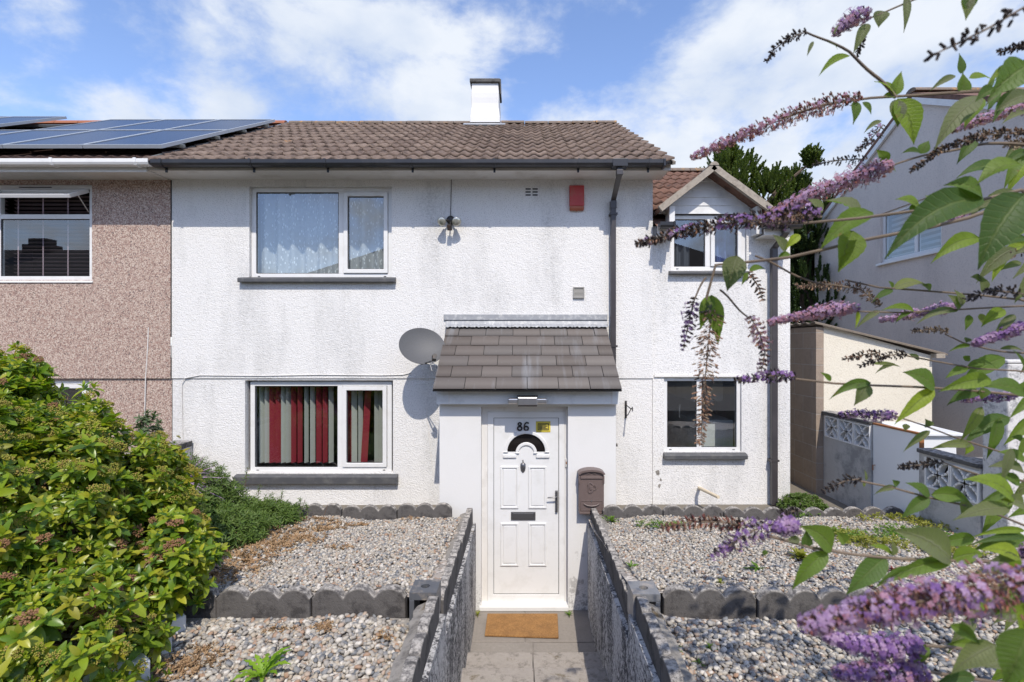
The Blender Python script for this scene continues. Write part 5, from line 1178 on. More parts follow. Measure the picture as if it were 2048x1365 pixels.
M['hole_shade'] = simple('hole_shade_brown', (.045, .036, .032), .9, .3, 12)  # dark brown standing in for shade inside the pierced blocks
def screen_wall(y0, y1, ztop, label, blocks, blk_z, blk, wallmat):
    t = thing('screen_block_wall', label, 'wall', (XB, (y0+y1)/2, .93)); th = .10
    bz0, bz1 = blk_z - blk, blk_z
    spans = sorted(blocks); m = MB()
    m.box(XB, XB + th, y0, y1, .9, bz0); m.box(XB, XB + th, y0, y1, bz1, ztop)
    cur = y0
    for b in spans:
        if b > cur + .002: m.box(XB, XB + th, cur, b, bz0, bz1)
        cur = b + blk
    if cur < y1: m.box(XB, XB + th, cur, y1, bz0, bz1)
    m.build('wall_body', wallmat, t)
    for b in spans:   # four-petal pierced block
        m = MB(); yc, zc_ = b + blk/2, (bz0+bz1)/2; h = blk/2
        w = .014
        for (ya, yb_, za_, zb_) in ((b, b+blk, bz0, bz0+w), (b, b+blk, bz1-w, bz1), (b, b+w, bz0+w, bz1-w), (b+blk-w, b+blk, bz0+w, bz1-w)): m.box(XB - .012, XB + th - .01, ya, yb_, za_, zb_)
        R = h * 1.06
        for (sy, sz) in ((0, 1), (0, -1), (1, 0), (-1, 0)):
            cy_, cz_ = yc + sy * h, zc_ + sz * h; ps_ = []
            for i in range(13):
                tt = -math.pi/2 + math.pi * i / 12; a = math.atan2(-sz, -sy) + tt
                q = (cy_ + math.cos(a) * (h*1.0), cz_ + math.sin(a) * (h*1.0)); ps_.append((min(max(q[0], b+.01), b+blk-.01), min(max(q[1], bz0+.01), bz1-.01)))
            for i in range(12):
                a_, b_ = ps_[i], ps_[i+1]; dd = math.hypot(b_[0]-a_[0], b_[1]-a_[1])
                if dd < 1e-4: continue
                m.obox((XB + .028, (a_[0]+b_[0])/2, (a_[1]+b_[1])/2), (0, b_[0]-a_[0], b_[1]-a_[1]), (0, -(b_[1]-a_[1]), b_[0]-a_[0]), (1,0,0), dd/2 + .003, .0095, .030)
        m.build('screen_block', M['screen'], t)
    m = MB(); m.box(XB + th - .012, XB + th - .002, spans[0] + .004, spans[-1] + blk - .004, bz0 + .004, bz1 - .004); m.build('hole_shade_sheet', M['hole_shade'], t)  # added sheet that paints the holes dark in place of real shade
    m = MB(); m.box(XB - .03, XB + th + .03, y0 - .01, y1, ztop + .001, ztop + .045); m.build('coping', M['coping'], t, bevel=.008)
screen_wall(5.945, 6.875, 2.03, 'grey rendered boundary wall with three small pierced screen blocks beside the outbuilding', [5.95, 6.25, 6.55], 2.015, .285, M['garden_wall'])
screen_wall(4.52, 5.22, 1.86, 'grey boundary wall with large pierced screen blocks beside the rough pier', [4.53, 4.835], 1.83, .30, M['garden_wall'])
mb = MB()
for i, (ya, yb_) in enumerate(((4.53, 4.825), (4.835, 5.13))): pass
gt_ = thing('metal_gate', 'white sheet metal gate with rusty top edge in the boundary wall', 'gate', (XB, 5.58, .93))
m = MB(); m.box(XB + .02, XB + .05, 5.235, 5.935, .96, 2.035); m.build('gate_panel', M['white_metal'], gt_, bevel=.004)
m = MB(); m.box(XB + .012, XB + .058, 5.235, 5.93, 2.036, 2.055); m.box(XB + .012, XB + .058, 5.225, 5.234, 1.9, 2.055); m.build('rusty_edge', M['rust'], gt_)
m = MB(); m.tube([(XB + .019, 5.90, 1.56), (XB - .005, 5.90, 1.56), (XB - .005, 5.90, 1.50)], .006, 6); m.build('latch', M['rust'], gt_)
sb = thing('storage_box', 'white flat-topped storage box standing behind the metal gate', 'storage box', (4.7, 5.9, .93))
m = MB(); m.box(4.42, 4.82, 5.55, 6.15, .93, 1.965); m.build('box_body', M['white_metal'], sb, bevel=.01)
m = MB(); m.prism([(5.51, 1.97), (6.19, 1.99), (6.19, 2.03), (5.51, 2.005)], (4.38, 4.86), lambda p, q, e: (e, p, q)); m.build('lid', M['white_metal'], sb, bevel=.008)
pr = thing('gate_pier', 'tall rough rendered grey and white pier at the right edge', 'pier', (4.4, 4.4, .93))
m = MB(); m.box(XB + .005, XB + .50, 4.27, 4.51, .9, 2.82); m.build('pier_body', M['pierwall'], pr, bevel=.012)
m = MB(); m.box(XB + .0, XB + .51, 4.265, 4.515, 2.821, 2.85); m.build('pier_cap', M['pierwall'], pr, bevel=.01)
m = MB(); m.box(4.30, 5.6, 4.9, 5.0, .9, 1.80); w2 = thing('low_side_wall', 'low brown wall with grey coping running behind the large screen blocks', 'wall', (4.9, 4.95, .93)); m.build('wall_body', M['mortar'], w2)
m = MB(); m.box(4.26, 5.6, 4.86, 5.04, 1.801, 1.85); m.build('coping', M['coping'], w2, bevel=.008)

# ------------------------------------------------------------------ right neighbour house
XH = 6.5; ya_, ap_, yb_ = 5.55, 8.30, 11.12; ze = wz(455, 10.95) - .03; za_ = CZ + (690 - 199) / 1000 * ap_
rn = thing('gable_house', 'grey rendered house with its shaded gable wall facing the side passage', 'house', (XH, 8.3, .93))
zeb = 5.52; zef = 5.55
wy0, wy1 = XH / .716, XH / .838           # window from px 1762 to px 1883
wz0, wz1 = CZ + (690 - 512) / 1000 * (XH / .82), CZ + (690 - 430) / 1000 * (XH / .82)
wy0, wy1 = max(wy0, wy1), min(wy0, wy1); wz0 = CZ + .19 * (XH / .838); wz1 = wz0 + .90
mb = MB()
def Q(y, z): return (XH, y, z)
mb.add([Q(ya_, 0), Q(wy1, 0), Q(wy1, wz0), Q(ya_, wz0)], [(0,3,2,1)]); mb.add([Q(wy1, 0), Q(wy0, 0), Q(wy0, wz0), Q(wy1, wz0)], [(0,3,2,1)]); mb.add([Q(wy0, 0), Q(yb_, 0), Q(yb_, wz0), Q(wy0, wz0)], [(0,3,2,1)])
mb.add([Q(ya_, wz0), Q(wy1, wz0), Q(wy1, wz1), Q(ya_, wz1)], [(0,3,2,1)]); mb.add([Q(wy0, wz0), Q(yb_, wz0), Q(yb_, wz1), Q(wy0, wz1)], [(0,3,2,1)])
mb.add([Q(ya_, wz1), Q(yb_, wz1), Q(yb_, zeb), Q(ap_, za_), Q(ya_, zef)], [(0,4,3,2,1)])
for a, b in (((wy1, wz0), (wy0, wz0)), ((wy0, wz0), (wy0, wz1)), ((wy0, wz1), (wy1, wz1)), ((wy1, wz1), (wy1, wz0))): mb.quad((XH, *a), (XH, *b), (XH + .12, *b), (XH + .12, *a))
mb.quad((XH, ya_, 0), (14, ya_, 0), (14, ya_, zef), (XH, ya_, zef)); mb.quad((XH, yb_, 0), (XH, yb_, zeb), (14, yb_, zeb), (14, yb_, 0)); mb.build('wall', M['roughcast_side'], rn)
mb = MB()
for (y0, z0, y1, z1) in ((ya_ - .28, zef - .14, ap_, za_ + .0), (yb_ + .2, zeb - .1, ap_, za_ + .0)):
    mb.add([(XH - .05, y0, z0 + .02), (14, y0, z0 + .02), (14, y1, z1 + .03), (XH - .05, y1, z1 + .03), (XH - .05, y0, z0 + .11), (14, y0, z0 + .11), (14, y1, z1 + .12), (XH - .05, y1, z1 + .12)], [(0,1,2,3), (4,7,6,5), (0,4,5,1), (0,3,7,4), (1,5,6,2)])
rr_ = mb.build('roof', M['tile2'], rn)
m = MB(); m.prism([(math.cos(t) * .12, math.sin(t) * .08) for t in np.linspace(0, math.pi, 9)], (XH - .06, 14), lambda p, q, e: (e, ap_ + p, za_ + .10 + q)); m.build('ridge', M['ridge'], rr_)
m = MB()
for (y0, z0) in ((ya_ - .28, zef - .14), (yb_ + .2, zeb - .1)):
    c = Vector((XH - .03, (y0 + ap_)/2, (z0 + za_)/2 - .015)); dd = Vector((0, ap_ - y0, za_ - z0)); m.obox(c, dd, (1,0,0), dd.cross(Vector((1,0,0))), dd.length/2, .022, .045)
m.build('barge_board', M['upvc'], rn)
m = MB(); y0, y1 = wy1, wy0; z0, z1 = wz0, wz1
mm = MB(); mm.ring(y0, y1, z0, z1, .06, XH + .04, XH + .10); mm.v = [(b, a, c) for a, b, c in mm.v]; mm.f = [f[::-1] for f in mm.f]; ymid = y0 + (y1 - y0) * .42; mm.box(XH + .041, XH + .098, ymid - .035, ymid + .035, z0 + .06, z1 - .06); gw = mm.build('window', M['upvc'], rn, bevel=.004)
m = MB(); m.quad((XH + .06, y1 - .06, z0 + .06), (XH + .06, y0 + .06, z0 + .06), (XH + .06, y0 + .06, z1 - .06), (XH + .06, y1 - .06, z1 - .06)); m.build('pane', M['glass'], gw)
m = MB(); m.box(XH - .05, XH + .05, y0 - .06, y1 + .06, z0 - .04, z0 - .002); m.build('window_sill', M['upvc'], gw, bevel=.004)
m = MB()
for i in range(9): zz = z0 + .08 + i * .095; m.box(XH + .16, XH + .165, y0 + .06, y1 - .06, zz, zz + .045)
m.build('shutter_slats', simple('shutter_white', (.22, .23, .25), .6, .1), gw)
m = MB(); m.quad((XH + .5, y0 - .5, z0 - .5), (XH + .5, y1 + .5, z0 - .5), (XH + .5, y1 + .5, z1 + .3), (XH + .5, y0 - .5, z1 + .3)); m.build('room_lining', M['dark'], rn)

# ------------------------------------------------------------------ houses across the street (seen only as reflections)
def far_house(x0, x1, y0, y1, ze_, zr_, label, hip=0, chx=None):
    t = thing('street_house', label, 'house', ((x0+x1)/2, y0, 1.4)); m = MB(); m.box(x0, x1, y0, y1, 0, ze_); m.build('wall', M['roughcast_side'], t)
    ym = (y0+y1)/2; m = MB(); m.add([(x0-.3, y0-.4, ze_-.1), (x1+.3, y0-.4, ze_-.1), (x1+.3-hip, ym, zr_), (x0-.3+hip, ym, zr_), (x0-.3, y1+.4, ze_-.1), (x1+.3, y1+.4, ze_-.1)], [(0,1,2,3), (3,2,5,4), (0,3,4), (1,5,2), (0,4,5,1)]); rf = m.build('roof', M['dark_roof'], t)
    xm = chx if chx is not None else (x0 + x1) / 2; m = MB(); m.box(xm - .6, xm + .6, ym - .35, ym + .35, zr_ - .6, zr_ + .7); m.box(xm - .9, xm + .9, ym - .45, ym + .45, zr_ - .6, zr_ + .3); m.build('chimney', M['dark_roof'], rf)
    k = 0; xx = x0 + 1.2
    while xx < x1 - 1.5:
        for z in (2.2, 4.8): m = MB(); m.box(xx, xx + 1.3, y1 - .02, y1 + .03, z, z + 1.2); m.build('window', M['dark'], t)
        xx += 3.1
M['dark_roof'] = simple('street_roof', (.055, .045, .04), .9, .2, 4)
far_house(-46, -17.5, -24, -16, 6.4, 9.2, 'long terrace across the street, left part of the row', 2, -31.5)
far_house(-15, 17, -24, -16, 6.2, 9.9, 'hipped roof houses across the street, right part of the row', 8, 6)

# ------------------------------------------------------------------ plants
def leaf_proto(L_=1.0, w=.36, fold=.12, bend=-.15, seg=4):
    """leaf along +x, seg strips of two quads"""
    vs, fs = [], []
    for i in range(seg + 1):
        t = i / seg; hw = w / 2 * (max(0, math.sin(math.pi * min(1, t ** .9 * .93 + .05))) ** .62); z = bend * t * t
        vs += [(t * L_, -hw, z + fold * hw), (t * L_, 0, z), (t * L_, hw, z + fold * hw)]
    for i in range(seg): a = i * 3; fs += [(a, a+3, a+4, a+1), (a+1, a+4, a+5, a+2)]
    return np.array(vs), np.array(fs)
def rosette(nleaf, length, w, tiers, up0, up1, bend=-.2, seg=4, jit=.15, stem=.5):
    V, Fc, _ = [], [], 0; parts = []; lv, lf = leaf_proto(1, w, .35, bend, seg)
    for i in range(nleaf):
        t = i / max(1, nleaf - 1); ang = i * 2.4 + random.uniform(-jit, jit); el = up0 + (up1 - up0) * t + random.uniform(-jit, jit); s_ = length * (1 - .45 * t) * random.uniform(.8, 1.15)
        R = (Matrix.Rotation(ang, 3, 'Z') @ Matrix.Rotation(-el, 3, 'Y') @ Matrix.Rotation(random.uniform(-.4, .4), 3, 'X'))
        v = (np.array(R) @ (lv * s_).T).T + np.array([0, 0, stem * length * t * tiers]); parts.append((v, lf, 0))
    V, Fc, _ = merge(parts); return V, Fc
def shrub_points(lobes, dens, inner=.0):
    P, Nn = [], []
    for (c, r) in lobes:
        c = np.array(c); r = np.array(r if isinstance(r, (tuple, list)) else (r, r, r), float); area = 4 * math.pi * (r.mean() ** 2); n = int(area * dens)
        d = RNG.normal(size=(n, 3)); d /= np.linalg.norm(d, axis=1, keepdims=True); rad = 1 - RNG.random(n) ** 1.8 * .42 + RNG.normal(0, .035, n)
        p = c + d * r * rad[:, None]; ok = np.ones(n, bool)
        for (c2, r2) in lobes:
            r2 = np.array(r2 if isinstance(r2, (tuple, list)) else (r2,)*3, float)
            if np.allclose(c2, c): continue
            ok &= (((p - np.array(c2)) / r2) ** 2).sum(1) > .50
        P.append(p[ok]); Nn.append((d / r)[ok])
    P = np.concatenate(P); Nn = np.concatenate(Nn); Nn /= np.linalg.norm(Nn, axis=1, keepdims=True); return P, Nn

# big shrub at the left -----------------------------------------------
def C3(px, py, Y): return tuple(W(px, py, Y))
lobes = [(C3(60, 1065, 3.30), (.80, .76, .82)), (C3(-20, 880, 3.6), (.46, .46, .50)), (C3(-80, 1150, 2.9), (.85, .75, .90)), (C3(185, 1000, 3.55), (.40, .45, .36)), (C3(270, 1100, 3.35), (.34, .38, .34)), (C3(120, 890, 3.7), (.24, .26, .20)), (C3(265, 960, 3.7), (.20, .25, .20)),
         (C3(140, 1265, 2.85), (.46, .46, .38)), (C3(60, 1330, 2.45), (.55, .45, .40)), (C3(-250, 950, 3.6), (.9, .8, 1.0)), (C3(360, 1130, 3.2), (.22, .26, .20)), (C3(20, 775, 3.7), (.17, .17, .22)), (C3(230, 1195, 2.98), (.32, .32, .25))]
def big_shrub():
    t = thing('flowering_shrub', 'large bright green shrub with brown seedheads in the left foreground', 'shrub', (-3.0, 3.3, 1.1))
    P, Nn = shrub_points(lobes, 430); keep = (P[:, 2] > 1.15) & (P[:, 1] > 1.7); P, Nn = P[keep], Nn[keep]
    # uneven outline: push clumps in and out
    ph = .6 * np.sin(P[:, 0] * 9 + P[:, 2] * 5) * np.sin(P[:, 1] * 8 - P[:, 2] * 7 + 1) + .55 * np.sin(P[:, 0] * 17 - P[:, 2] * 13 + 2) * np.sin(P[:, 2] * 19 + P[:, 1] * 11); P = P + Nn * (ph * .15)[:, None]; kk = (ph > -.16) | (RNG.random(len(P)) < .20); P, Nn = P[kk], Nn[kk]
    n = len(P); dirs = Nn * .55 + np.array([.10, -.15, .75]) + RNG.normal(0, .42, (n, 3)); rot = frames(dirs, RNG.uniform(0, 6.3, n)); kind = RNG.random(n); scl = RNG.uniform(.5, 1.25, n); parts = []
    for k in range(5):
        v, f = rosette(random.choice([8, 10, 11]), .080, .46, .8, -.15, 1.15, -.22, 5); idx = (np.arange(n) % 5 == k)
        yel = idx & (kind > .955); nor = idx & (kind <= .955)
        for sel, mt in ((nor, 0), (yel, 1)):
            if sel.any(): V, Fc = scatter(v, f, P[sel], rot[sel], scl[sel]); parts.append((V, Fc, mt))
    V, Fc, mi = merge(parts); np_obj('foliage', V, Fc, [M['leaf_bush'], M['leaf_yellow']], t, mi)
    # green-gold bud heads and brown spent corymbs
    sub = RNG.random(n) < .36; parts = []
    def head(nb, r, bs, flat):
        pp = RNG.normal(size=(nb, 3)); pp /= np.linalg.norm(pp, axis=1, keepdims=True); pp[:, 2] = np.abs(pp[:, 2]) * flat; pos = pp * r * RNG.uniform(.5, 1, (nb, 1)); oct_ = np.array([(1,0,0),(0,1,0),(-1,0,0),(0,-1,0),(0,0,1.6),(0,0,-1)], float) * bs
        return scatter(oct_, np.array([(0,1,4),(1,2,4),(2,3,4),(3,0,4),(1,0,5),(2,1,5),(3,2,5),(0,3,5)]), pos, frames(pp + 1e-3, RNG.uniform(0, 6, nb)), np.ones(nb))
    zone = np.sin(P[:, 0] * 4.1 + 1) + np.sin(P[:, 2] * 5 + P[:, 1] * 3)
    for k in range(3):
        v, f = head(48, .036, .0048, .7); sel = sub & (np.arange(n) % 3 == k) & (zone > -.3)
        V, Fc = scatter(v, f, (P + dirs / np.linalg.norm(dirs, axis=1, keepdims=True) * .065)[sel], rot[sel], scl[sel]); parts.append((V, Fc, 0))
        v, f = head(70, .042, .0058, .5); sel = sub & (np.arange(n) % 3 == k) & (zone <= -.3) & (RNG.random(n) < .26)
        if sel.any(): V, Fc = scatter(v, f, (P + dirs / np.linalg.norm(dirs, axis=1, keepdims=True) * .05)[sel], rot[sel], scl[sel]); parts.append((V, Fc, 1))
    V, Fc, mi = merge(parts); np_obj('seed_heads', V, Fc, [M['bud'], M['spent']], t, mi)
    m = MB()
    for i in range(220):
        c, r = random.choice(lobes); e = Vector(c) + Vector((random.uniform(-1,1)*r[0], random.uniform(-1,1)*r[1], random.uniform(-.6,.9)*r[2])) * .8; b = Vector((-3.0 + random.uniform(-.5,.7), 3.3 + random.uniform(-.5,.5), 1.1)); mid = (b + e) / 2 + Vector((random.uniform(-.15,.15), random.uniform(-.15,.15), -.15)); m.tube([b, mid, e], [.014, .009, .004], 5, False)
    m.build('branches', M['twig'], t)
    core = MB()
big_shrub()

# low narrow-leaved cover behind it
def cover():
    lob = [(C3(470, 1040, 5.0), (.62, .35, .17)), (C3(390, 1020, 4.9), (.5, .4, .28)), (C3(520, 1030, 5.1), (.36, .20, .10)), (C3(330, 1000, 4.8), (.6, .5, .40)), (C3(420, 1065, 4.5), (.5, .4, .18)), (C3(560, 1022, 5.2), (.20, .10, .06))]
    t = thing('ground_cover_plant', 'low dark green narrow-leaved plant spreading below the ground floor window', 'plant', (-2.9, 4.9, 1.1)); P, Nn = shrub_points(lob, 900); k = P[:, 2] > 1.06; P, Nn = P[k], Nn[k]; n = len(P)
    dirs = Nn * .6 + np.array([0, -.1, .8]) + RNG.normal(0, .35, (n, 3)); rot = frames(dirs, RNG.uniform(0, 6.3, n)); parts = []
    for q in range(3):
        v, f = rosette(8, .055, .20, 1.1, 0, 1.0, -.15, 3); idx = np.arange(n) % 3 == q; V, Fc = scatter(v, f, P[idx], rot[idx], RNG.uniform(.7, 1.3, idx.sum())); parts.append((V, Fc, 0))
    # long shoots against the wall
    for (px, py, Y, h) in ((495, 940, 5.3, .30), (450, 965, 5.2, .24), (520, 975, 5.3, .2), (565, 985, 5.3, .16), (600, 1000, 5.3, .12), (610, 1010, 5.2, .1), (430, 975, 5.1, .2), (545, 990, 5.3, .1), (480, 975, 5.3, .15)):
        tip = W(px, py, Y); v, f = rosette(7, .05, .22, 1, 0, 1.1, -.1, 3)
        for kk in range(6):
            p = np.array([[tip.x + .012 * kk * math.sin(px), tip.y, tip.z - kk * h / 6]]); V, Fc = scatter(v, f, p, frames(np.array([[.2 * math.sin(kk), -.1, 1.]]), np.array([kk * 1.3])), np.array([.8 + .08 * kk])); parts.append((V, Fc, 0))
    V, Fc, _ = merge(parts); np_obj('foliage', V, Fc, M['leaf_cover'], t)
    m = MB()
    for (px, py, Y, h) in ((495, 935, 5.3, .5), (450, 960, 5.2, .4), (520, 970, 5.3, .35), (565, 985, 5.3, .3), (610, 1000, 5.3, .2), (655, 1010, 5.25, .2)):
        e = W(px, py, Y); m.tube([e, e + Vector((-.03, 0, -h * .5)), e + Vector((-.10, 0, -h))], .003, 4, False)
    m.build('shoots', M['twig'], t)
cover()

# dry creeping growth on the gravel and grass tufts (uncountable)
def creeper(label, spots, mat, dens=900, size=.016, hgt=.5):
    parts = []; v, f = rosette(5, size * 1.6, .5, .6, .1, .9, -.1, 2)
    for (px, py, Y, rx, ry) in spots:
        cx_, cy_ = wx(px, Y), Y; n = max(8, int(math.pi * rx * ry * dens * 4)); a = RNG.uniform(0, 6.3, n); r = np.sqrt(RNG.random(n)) * (1 - .5 * RNG.random(n) ** 2); x = cx_ + np.cos(a) * r * rx; y = np.clip(cy_ + np.sin(a) * r * ry, 1.2, 5.42); z = zbed(x, y) + .012 + RNG.random(n) * .02 * hgt
        nr = np.stack([RNG.normal(0, .5, n), RNG.normal(0, .5, n), np.ones(n)], 1); V, Fc = scatter(v, f, np.stack([x, y, z], 1), frames(nr, RNG.uniform(0, 6.3, n)), RNG.uniform(.6, 1.4, n)); parts.append((V, Fc, 0))
    V, Fc, _ = merge(parts); tag(np_obj('creeping_growth', V, Fc, mat), label, None, None, 'stuff')
creeper('dry orange creeping growth over the upper left gravel', [(505, 1100, 4.2, .42, .45), (540, 1070, 4.7, .4, .2), (620, 1045, 5.2, .35, .12), (470, 1140, 3.7, .25, .3), (685, 1110, 4.25, .14, .10), (820, 1040, 5.35, .12, .06), (590, 1100, 4.4, .3, .25), (640, 1075, 4.9, .3, .2), (700, 1055, 5.1, .3, .1)], M['drymoss'], 150)
creeper('dry moss and litter at the foot of the left middle edging', [(645, 1245, 3.0, .14, .05), (560, 1240, 3.02, .12, .04), (770, 1240, 2.95, .08, .05), (400, 1320, 2.8, .2, .12), (350, 1340, 2.7, .2, .1)], M['drymoss'], 380)
creeper('sparse yellow-green weeds along the back edge of the right gravel', [(1800, 1050, 5.2, .5, .14), (1690, 1080, 4.7, .25, .25), (1880, 1070, 5.0, .35, .3), (1745, 1110, 4.4, .3, .2), (2000, 1060, 5.1, .35, .3), (1900, 1120, 4.2, .4, .25)], M['leaf_weed_y'], 190, .018, 2.5)
creeper('thin green grass weeds on the right gravel', [(1690, 1085, 4.7, .22, .22), (1215, 1045, 5.3, .07, .06), (1320, 1050, 5.0, .3, .1), (1600, 1000, 5.42, .25, .05), (1820, 1085, 4.6, .4, .3)], M['leaf_weed'], 200, .018, 2.5)

def weed(px, py, Y, r, mat, label, n=9, up=(.5, 1.25), w=.34, nm='weed', grp='weeds growing in the gravel beds', z=None):
    x = wx(px, Y); z = float(zbed(np.array(x), np.array(Y))) if z is None else z; v, f = rosette(n, r, w, .3, up[0], up[1], -.35, 6, .25)
    # wavy, lobed edges
    v = v + np.array([0, 0, 1]) * (np.sin(v[:, :1] * 90) * .004); V, Fc = scatter(v, f, np.array([[x, Y, z]]), frames(np.array([[0, 0, 1.]]), np.array([random.uniform(0, 6)])), np.array([1.])); tag(np_obj(nm, V, Fc, mat), label, 'plant', grp)
def dandelion(px, py, Y, label):
    x = wx(px, Y); z = float(zbed(np.array(x), np.array(Y))); parts = []
    for i in range(17):
        L_ = random.uniform(.10, .19); el = random.uniform(.75, 1.35); a = i * 2.4; seg = 16; vs = []; tw = random.uniform(-.6, .6)
        for j in range(seg + 1):
            t = j / seg; hw = .030 * (L_ / .17) * ((.25 + .75 * t) * (1 - t ** 5)) * (1.0 if j % 3 == 1 else (.62 if j % 3 == 2 else .34)) + .0015; r = L_ * t * math.cos(el - .5 * t * t); h = L_ * t * math.sin(el - .45 * t * t)
            for q in (-1, 0, 1): vs.append((r * math.cos(a) - q * hw * math.sin(a + tw * t), r * math.sin(a) + q * hw * math.cos(a + tw * t), h + abs(q) * .005))
        fs = [(j*3+k, j*3+3+k, j*3+4+k, j*3+1+k) for j in range(seg) for k in range(2)]; parts.append((np.array(vs) + np.array([x, Y, z]), np.array(fs), 0))
    V, Fc, _ = merge(parts); tag(np_obj('dandelion', V, Fc, M['dandelion']), label, 'plant', 'weeds growing in the gravel beds')
M['dandelion'] = leafmat('dandelion_leaf', [(.16,.30,.02), (.26,.42,.03), (.20,.34,.03)], .5, .4)
dandelion(525, 1340, 2.60, 'bright green dandelion growing in the lower left gravel')
weed(655, 1350, 2.52, .085, M['leaf_red'], 'small dark red seedling in the lower left gravel', 9, (.2, 1.0), .3, 'seedling')
weed(1262, 1165, 3.75, .07, M['leaf_weed'], 'small green weed beside the mortar strip on the upper right gravel', 8)
weed(1515, 1165, 3.75, .10, M['leaf_weed'], 'dark green flat weed behind the middle edging on the upper right gravel', 10, (.1, .6))
weed(1600, 1155, 3.9, .12, M['leaf_weed_y'], 'yellow-green clump on the upper right gravel under the drooping leaf', 22, (.3, 1.2), .4)
weed(1440, 1160, 3.5, .055, M['leaf_weed_y'], 'small yellowish weed just behind the right middle edging', 8)
weed(1418, 1290, 2.85, .05, M['leaf_weed'], 'tiny green weed in the middle of the lower right gravel', 7)
weed(1400, 1312, 2.72, .04, M['leaf_weed'], 'tiniest green weed of the lower right gravel, nearest the street', 6)
weed(1352, 1292, 2.85, .045, M['leaf_weed'], 'tiny green weed close to the right path wall on the lower gravel', 7)
weed(1225, 1035, 5.3, .10, M['leaf_weed'], 'grey-green weed at the back row edging right of the letterbox', 16, (.6, 1.4), .18)
weed(955, 1232, 5.5, .07, M['leaf_weed_y'], 'small yellow-green tuft at the left end of the door sill', 12, (.5, 1.3), .2, z=0.0)
weed(1138, 1235, 5.5, .07, M['leaf_weed'], 'small green tuft at the right end of the door sill', 12, (.5, 1.3), .2, z=0.0)
weed(1785, 1165, 3.6, .05, M['leaf_red'], 'small red-flowered plant on the upper right gravel', 12, (.2, 1.2), .5, 'red_flower')
def bushlet(cx, cy, cz, r, mat, label, cat='plant', nm='plant', dens=1500, leaf=.035):
    P, Nn = shrub_points([((cx, cy, cz), r)], dens); n = len(P); v, f = rosette(7, leaf, .45, 1, .1, 1.1, -.2, 3); V, Fc = scatter(v, f, P, frames(Nn * .5 + np.array([0, 0, .8]) + RNG.normal(0, .4, (n, 3)), RNG.uniform(0, 6, n)), RNG.uniform(.7, 1.3, n)); tag(np_obj(nm, V, Fc, mat), label, cat)
bushlet(wx(2030, 4.8), 4.8, 1.14, (.30, .22, .20), M['leaf_weed_y'], 'low yellow-green mound at the right edge below the pier')
bushlet(wx(1605, 6.2), 6.2, .98, (.28, .2, .13), M['leaf_cover'], 'green weeds at the foot of the block side wall')
bushlet(wx(298, 5.4), 5.4, wz(865, 5.4), (.11, .1, .20), leafmat('grey_leaf', [(.10,.15,.07), (.15,.20,.11)], .5, .2), 'grey-green leafy shoots behind the big shrub by the boundary wall', leaf=.06, dens=330)
# purple flower head behind the shrub
m = MB(); c = W(352, 960, 4.6)
vv, ff = [], []
pp = RNG.normal(size=(90, 3)) * np.array([.05, .04, .04]) + np.array(c); v, f = leaf_proto(.014, .7, .1, 0, 2); V, Fc = scatter(v, f, pp, frames(RNG.normal(size=(90, 3)), RNG.uniform(0, 6, 90)), np.ones(90)); tag(np_obj('purple_flower', V, Fc, M['f_mauve']), 'single purple flower head at the right shoulder of the big shrub', 'flower')

# conifers behind ------------------------------------------------------
def conifer(base, h, spread, label, mat, clumps, nt, tuft=.34):
    t = thing('conifer', label, 'tree', base, 'conifers behind the house'); bx, by, bz_ = base; m = MB(); m.tube([(bx, by, bz_), (bx + .1, by, bz_ + h * .4), (bx, by, bz_ + h * .75), (bx, by, bz_ + h * .95)], [.26, .2, .12, .03], 8); m.build('trunk', M['bark'], t, smooth=True)
    m = MB(); pos, dirs = [], []
    for (cx_, cz_, r) in clumps:
        ctr = np.array([bx + cx_, by + random.uniform(-.8, .6), bz_ + cz_]); m.tube([(bx, by, bz_ + cz_ * .75), tuple((np.array([bx, by, bz_ + cz_ * .8]) + ctr) / 2), tuple(ctr)], [.09, .06, .03], 6, False)
        d = RNG.normal(size=(nt, 3)); d /= np.linalg.norm(d, axis=1, keepdims=True); rr = r * (1 - RNG.random(nt) ** 2 * .55); p = ctr + d * rr[:, None] * np.array([1, .9, 1.15]); pos.append(p); dirs.append(d * .55 + np.array([0, 0, 1.15]) + RNG.normal(0, .22, (nt, 3)))
    m.build('limbs', M['bark'], t); P = np.concatenate(pos); D = np.concatenate(dirs); n = len(P)
    # a tuft: bottle-brush of short blades round a shoot
    parts = []
    for q in range(3):
        vs, fs = [], []
        for i in range(34):
            tt = i / 34; a = i * 2.4; z = tuft * tt; el = .75 + .3 * random.random(); L_ = tuft * .30 * (1 - .55 * tt) * random.uniform(.7, 1.2); w = .020
            o = Vector((0, 0, z)); d = Vector((math.cos(a) * math.cos(el), math.sin(a) * math.cos(el), math.sin(el))) * L_; s_ = Vector((-math.sin(a), math.cos(a), 0)) * w; b = len(vs); vs += [tuple(o - s_), tuple(o + s_), tuple(o + d + s_ * .35), tuple(o + d - s_ * .35)]; fs.append((b, b+1, b+2, b+3))
        idx = np.arange(n) % 3 == q; V, Fc = scatter(np.array(vs), np.array(fs), P[idx], frames(D[idx], RNG.uniform(0, 6.3, idx.sum())), RNG.uniform(.7, 1.5, idx.sum())); parts.append((V, Fc, 0))
    V, Fc, _ = merge(parts); np_obj('crown', V, Fc, mat, t)
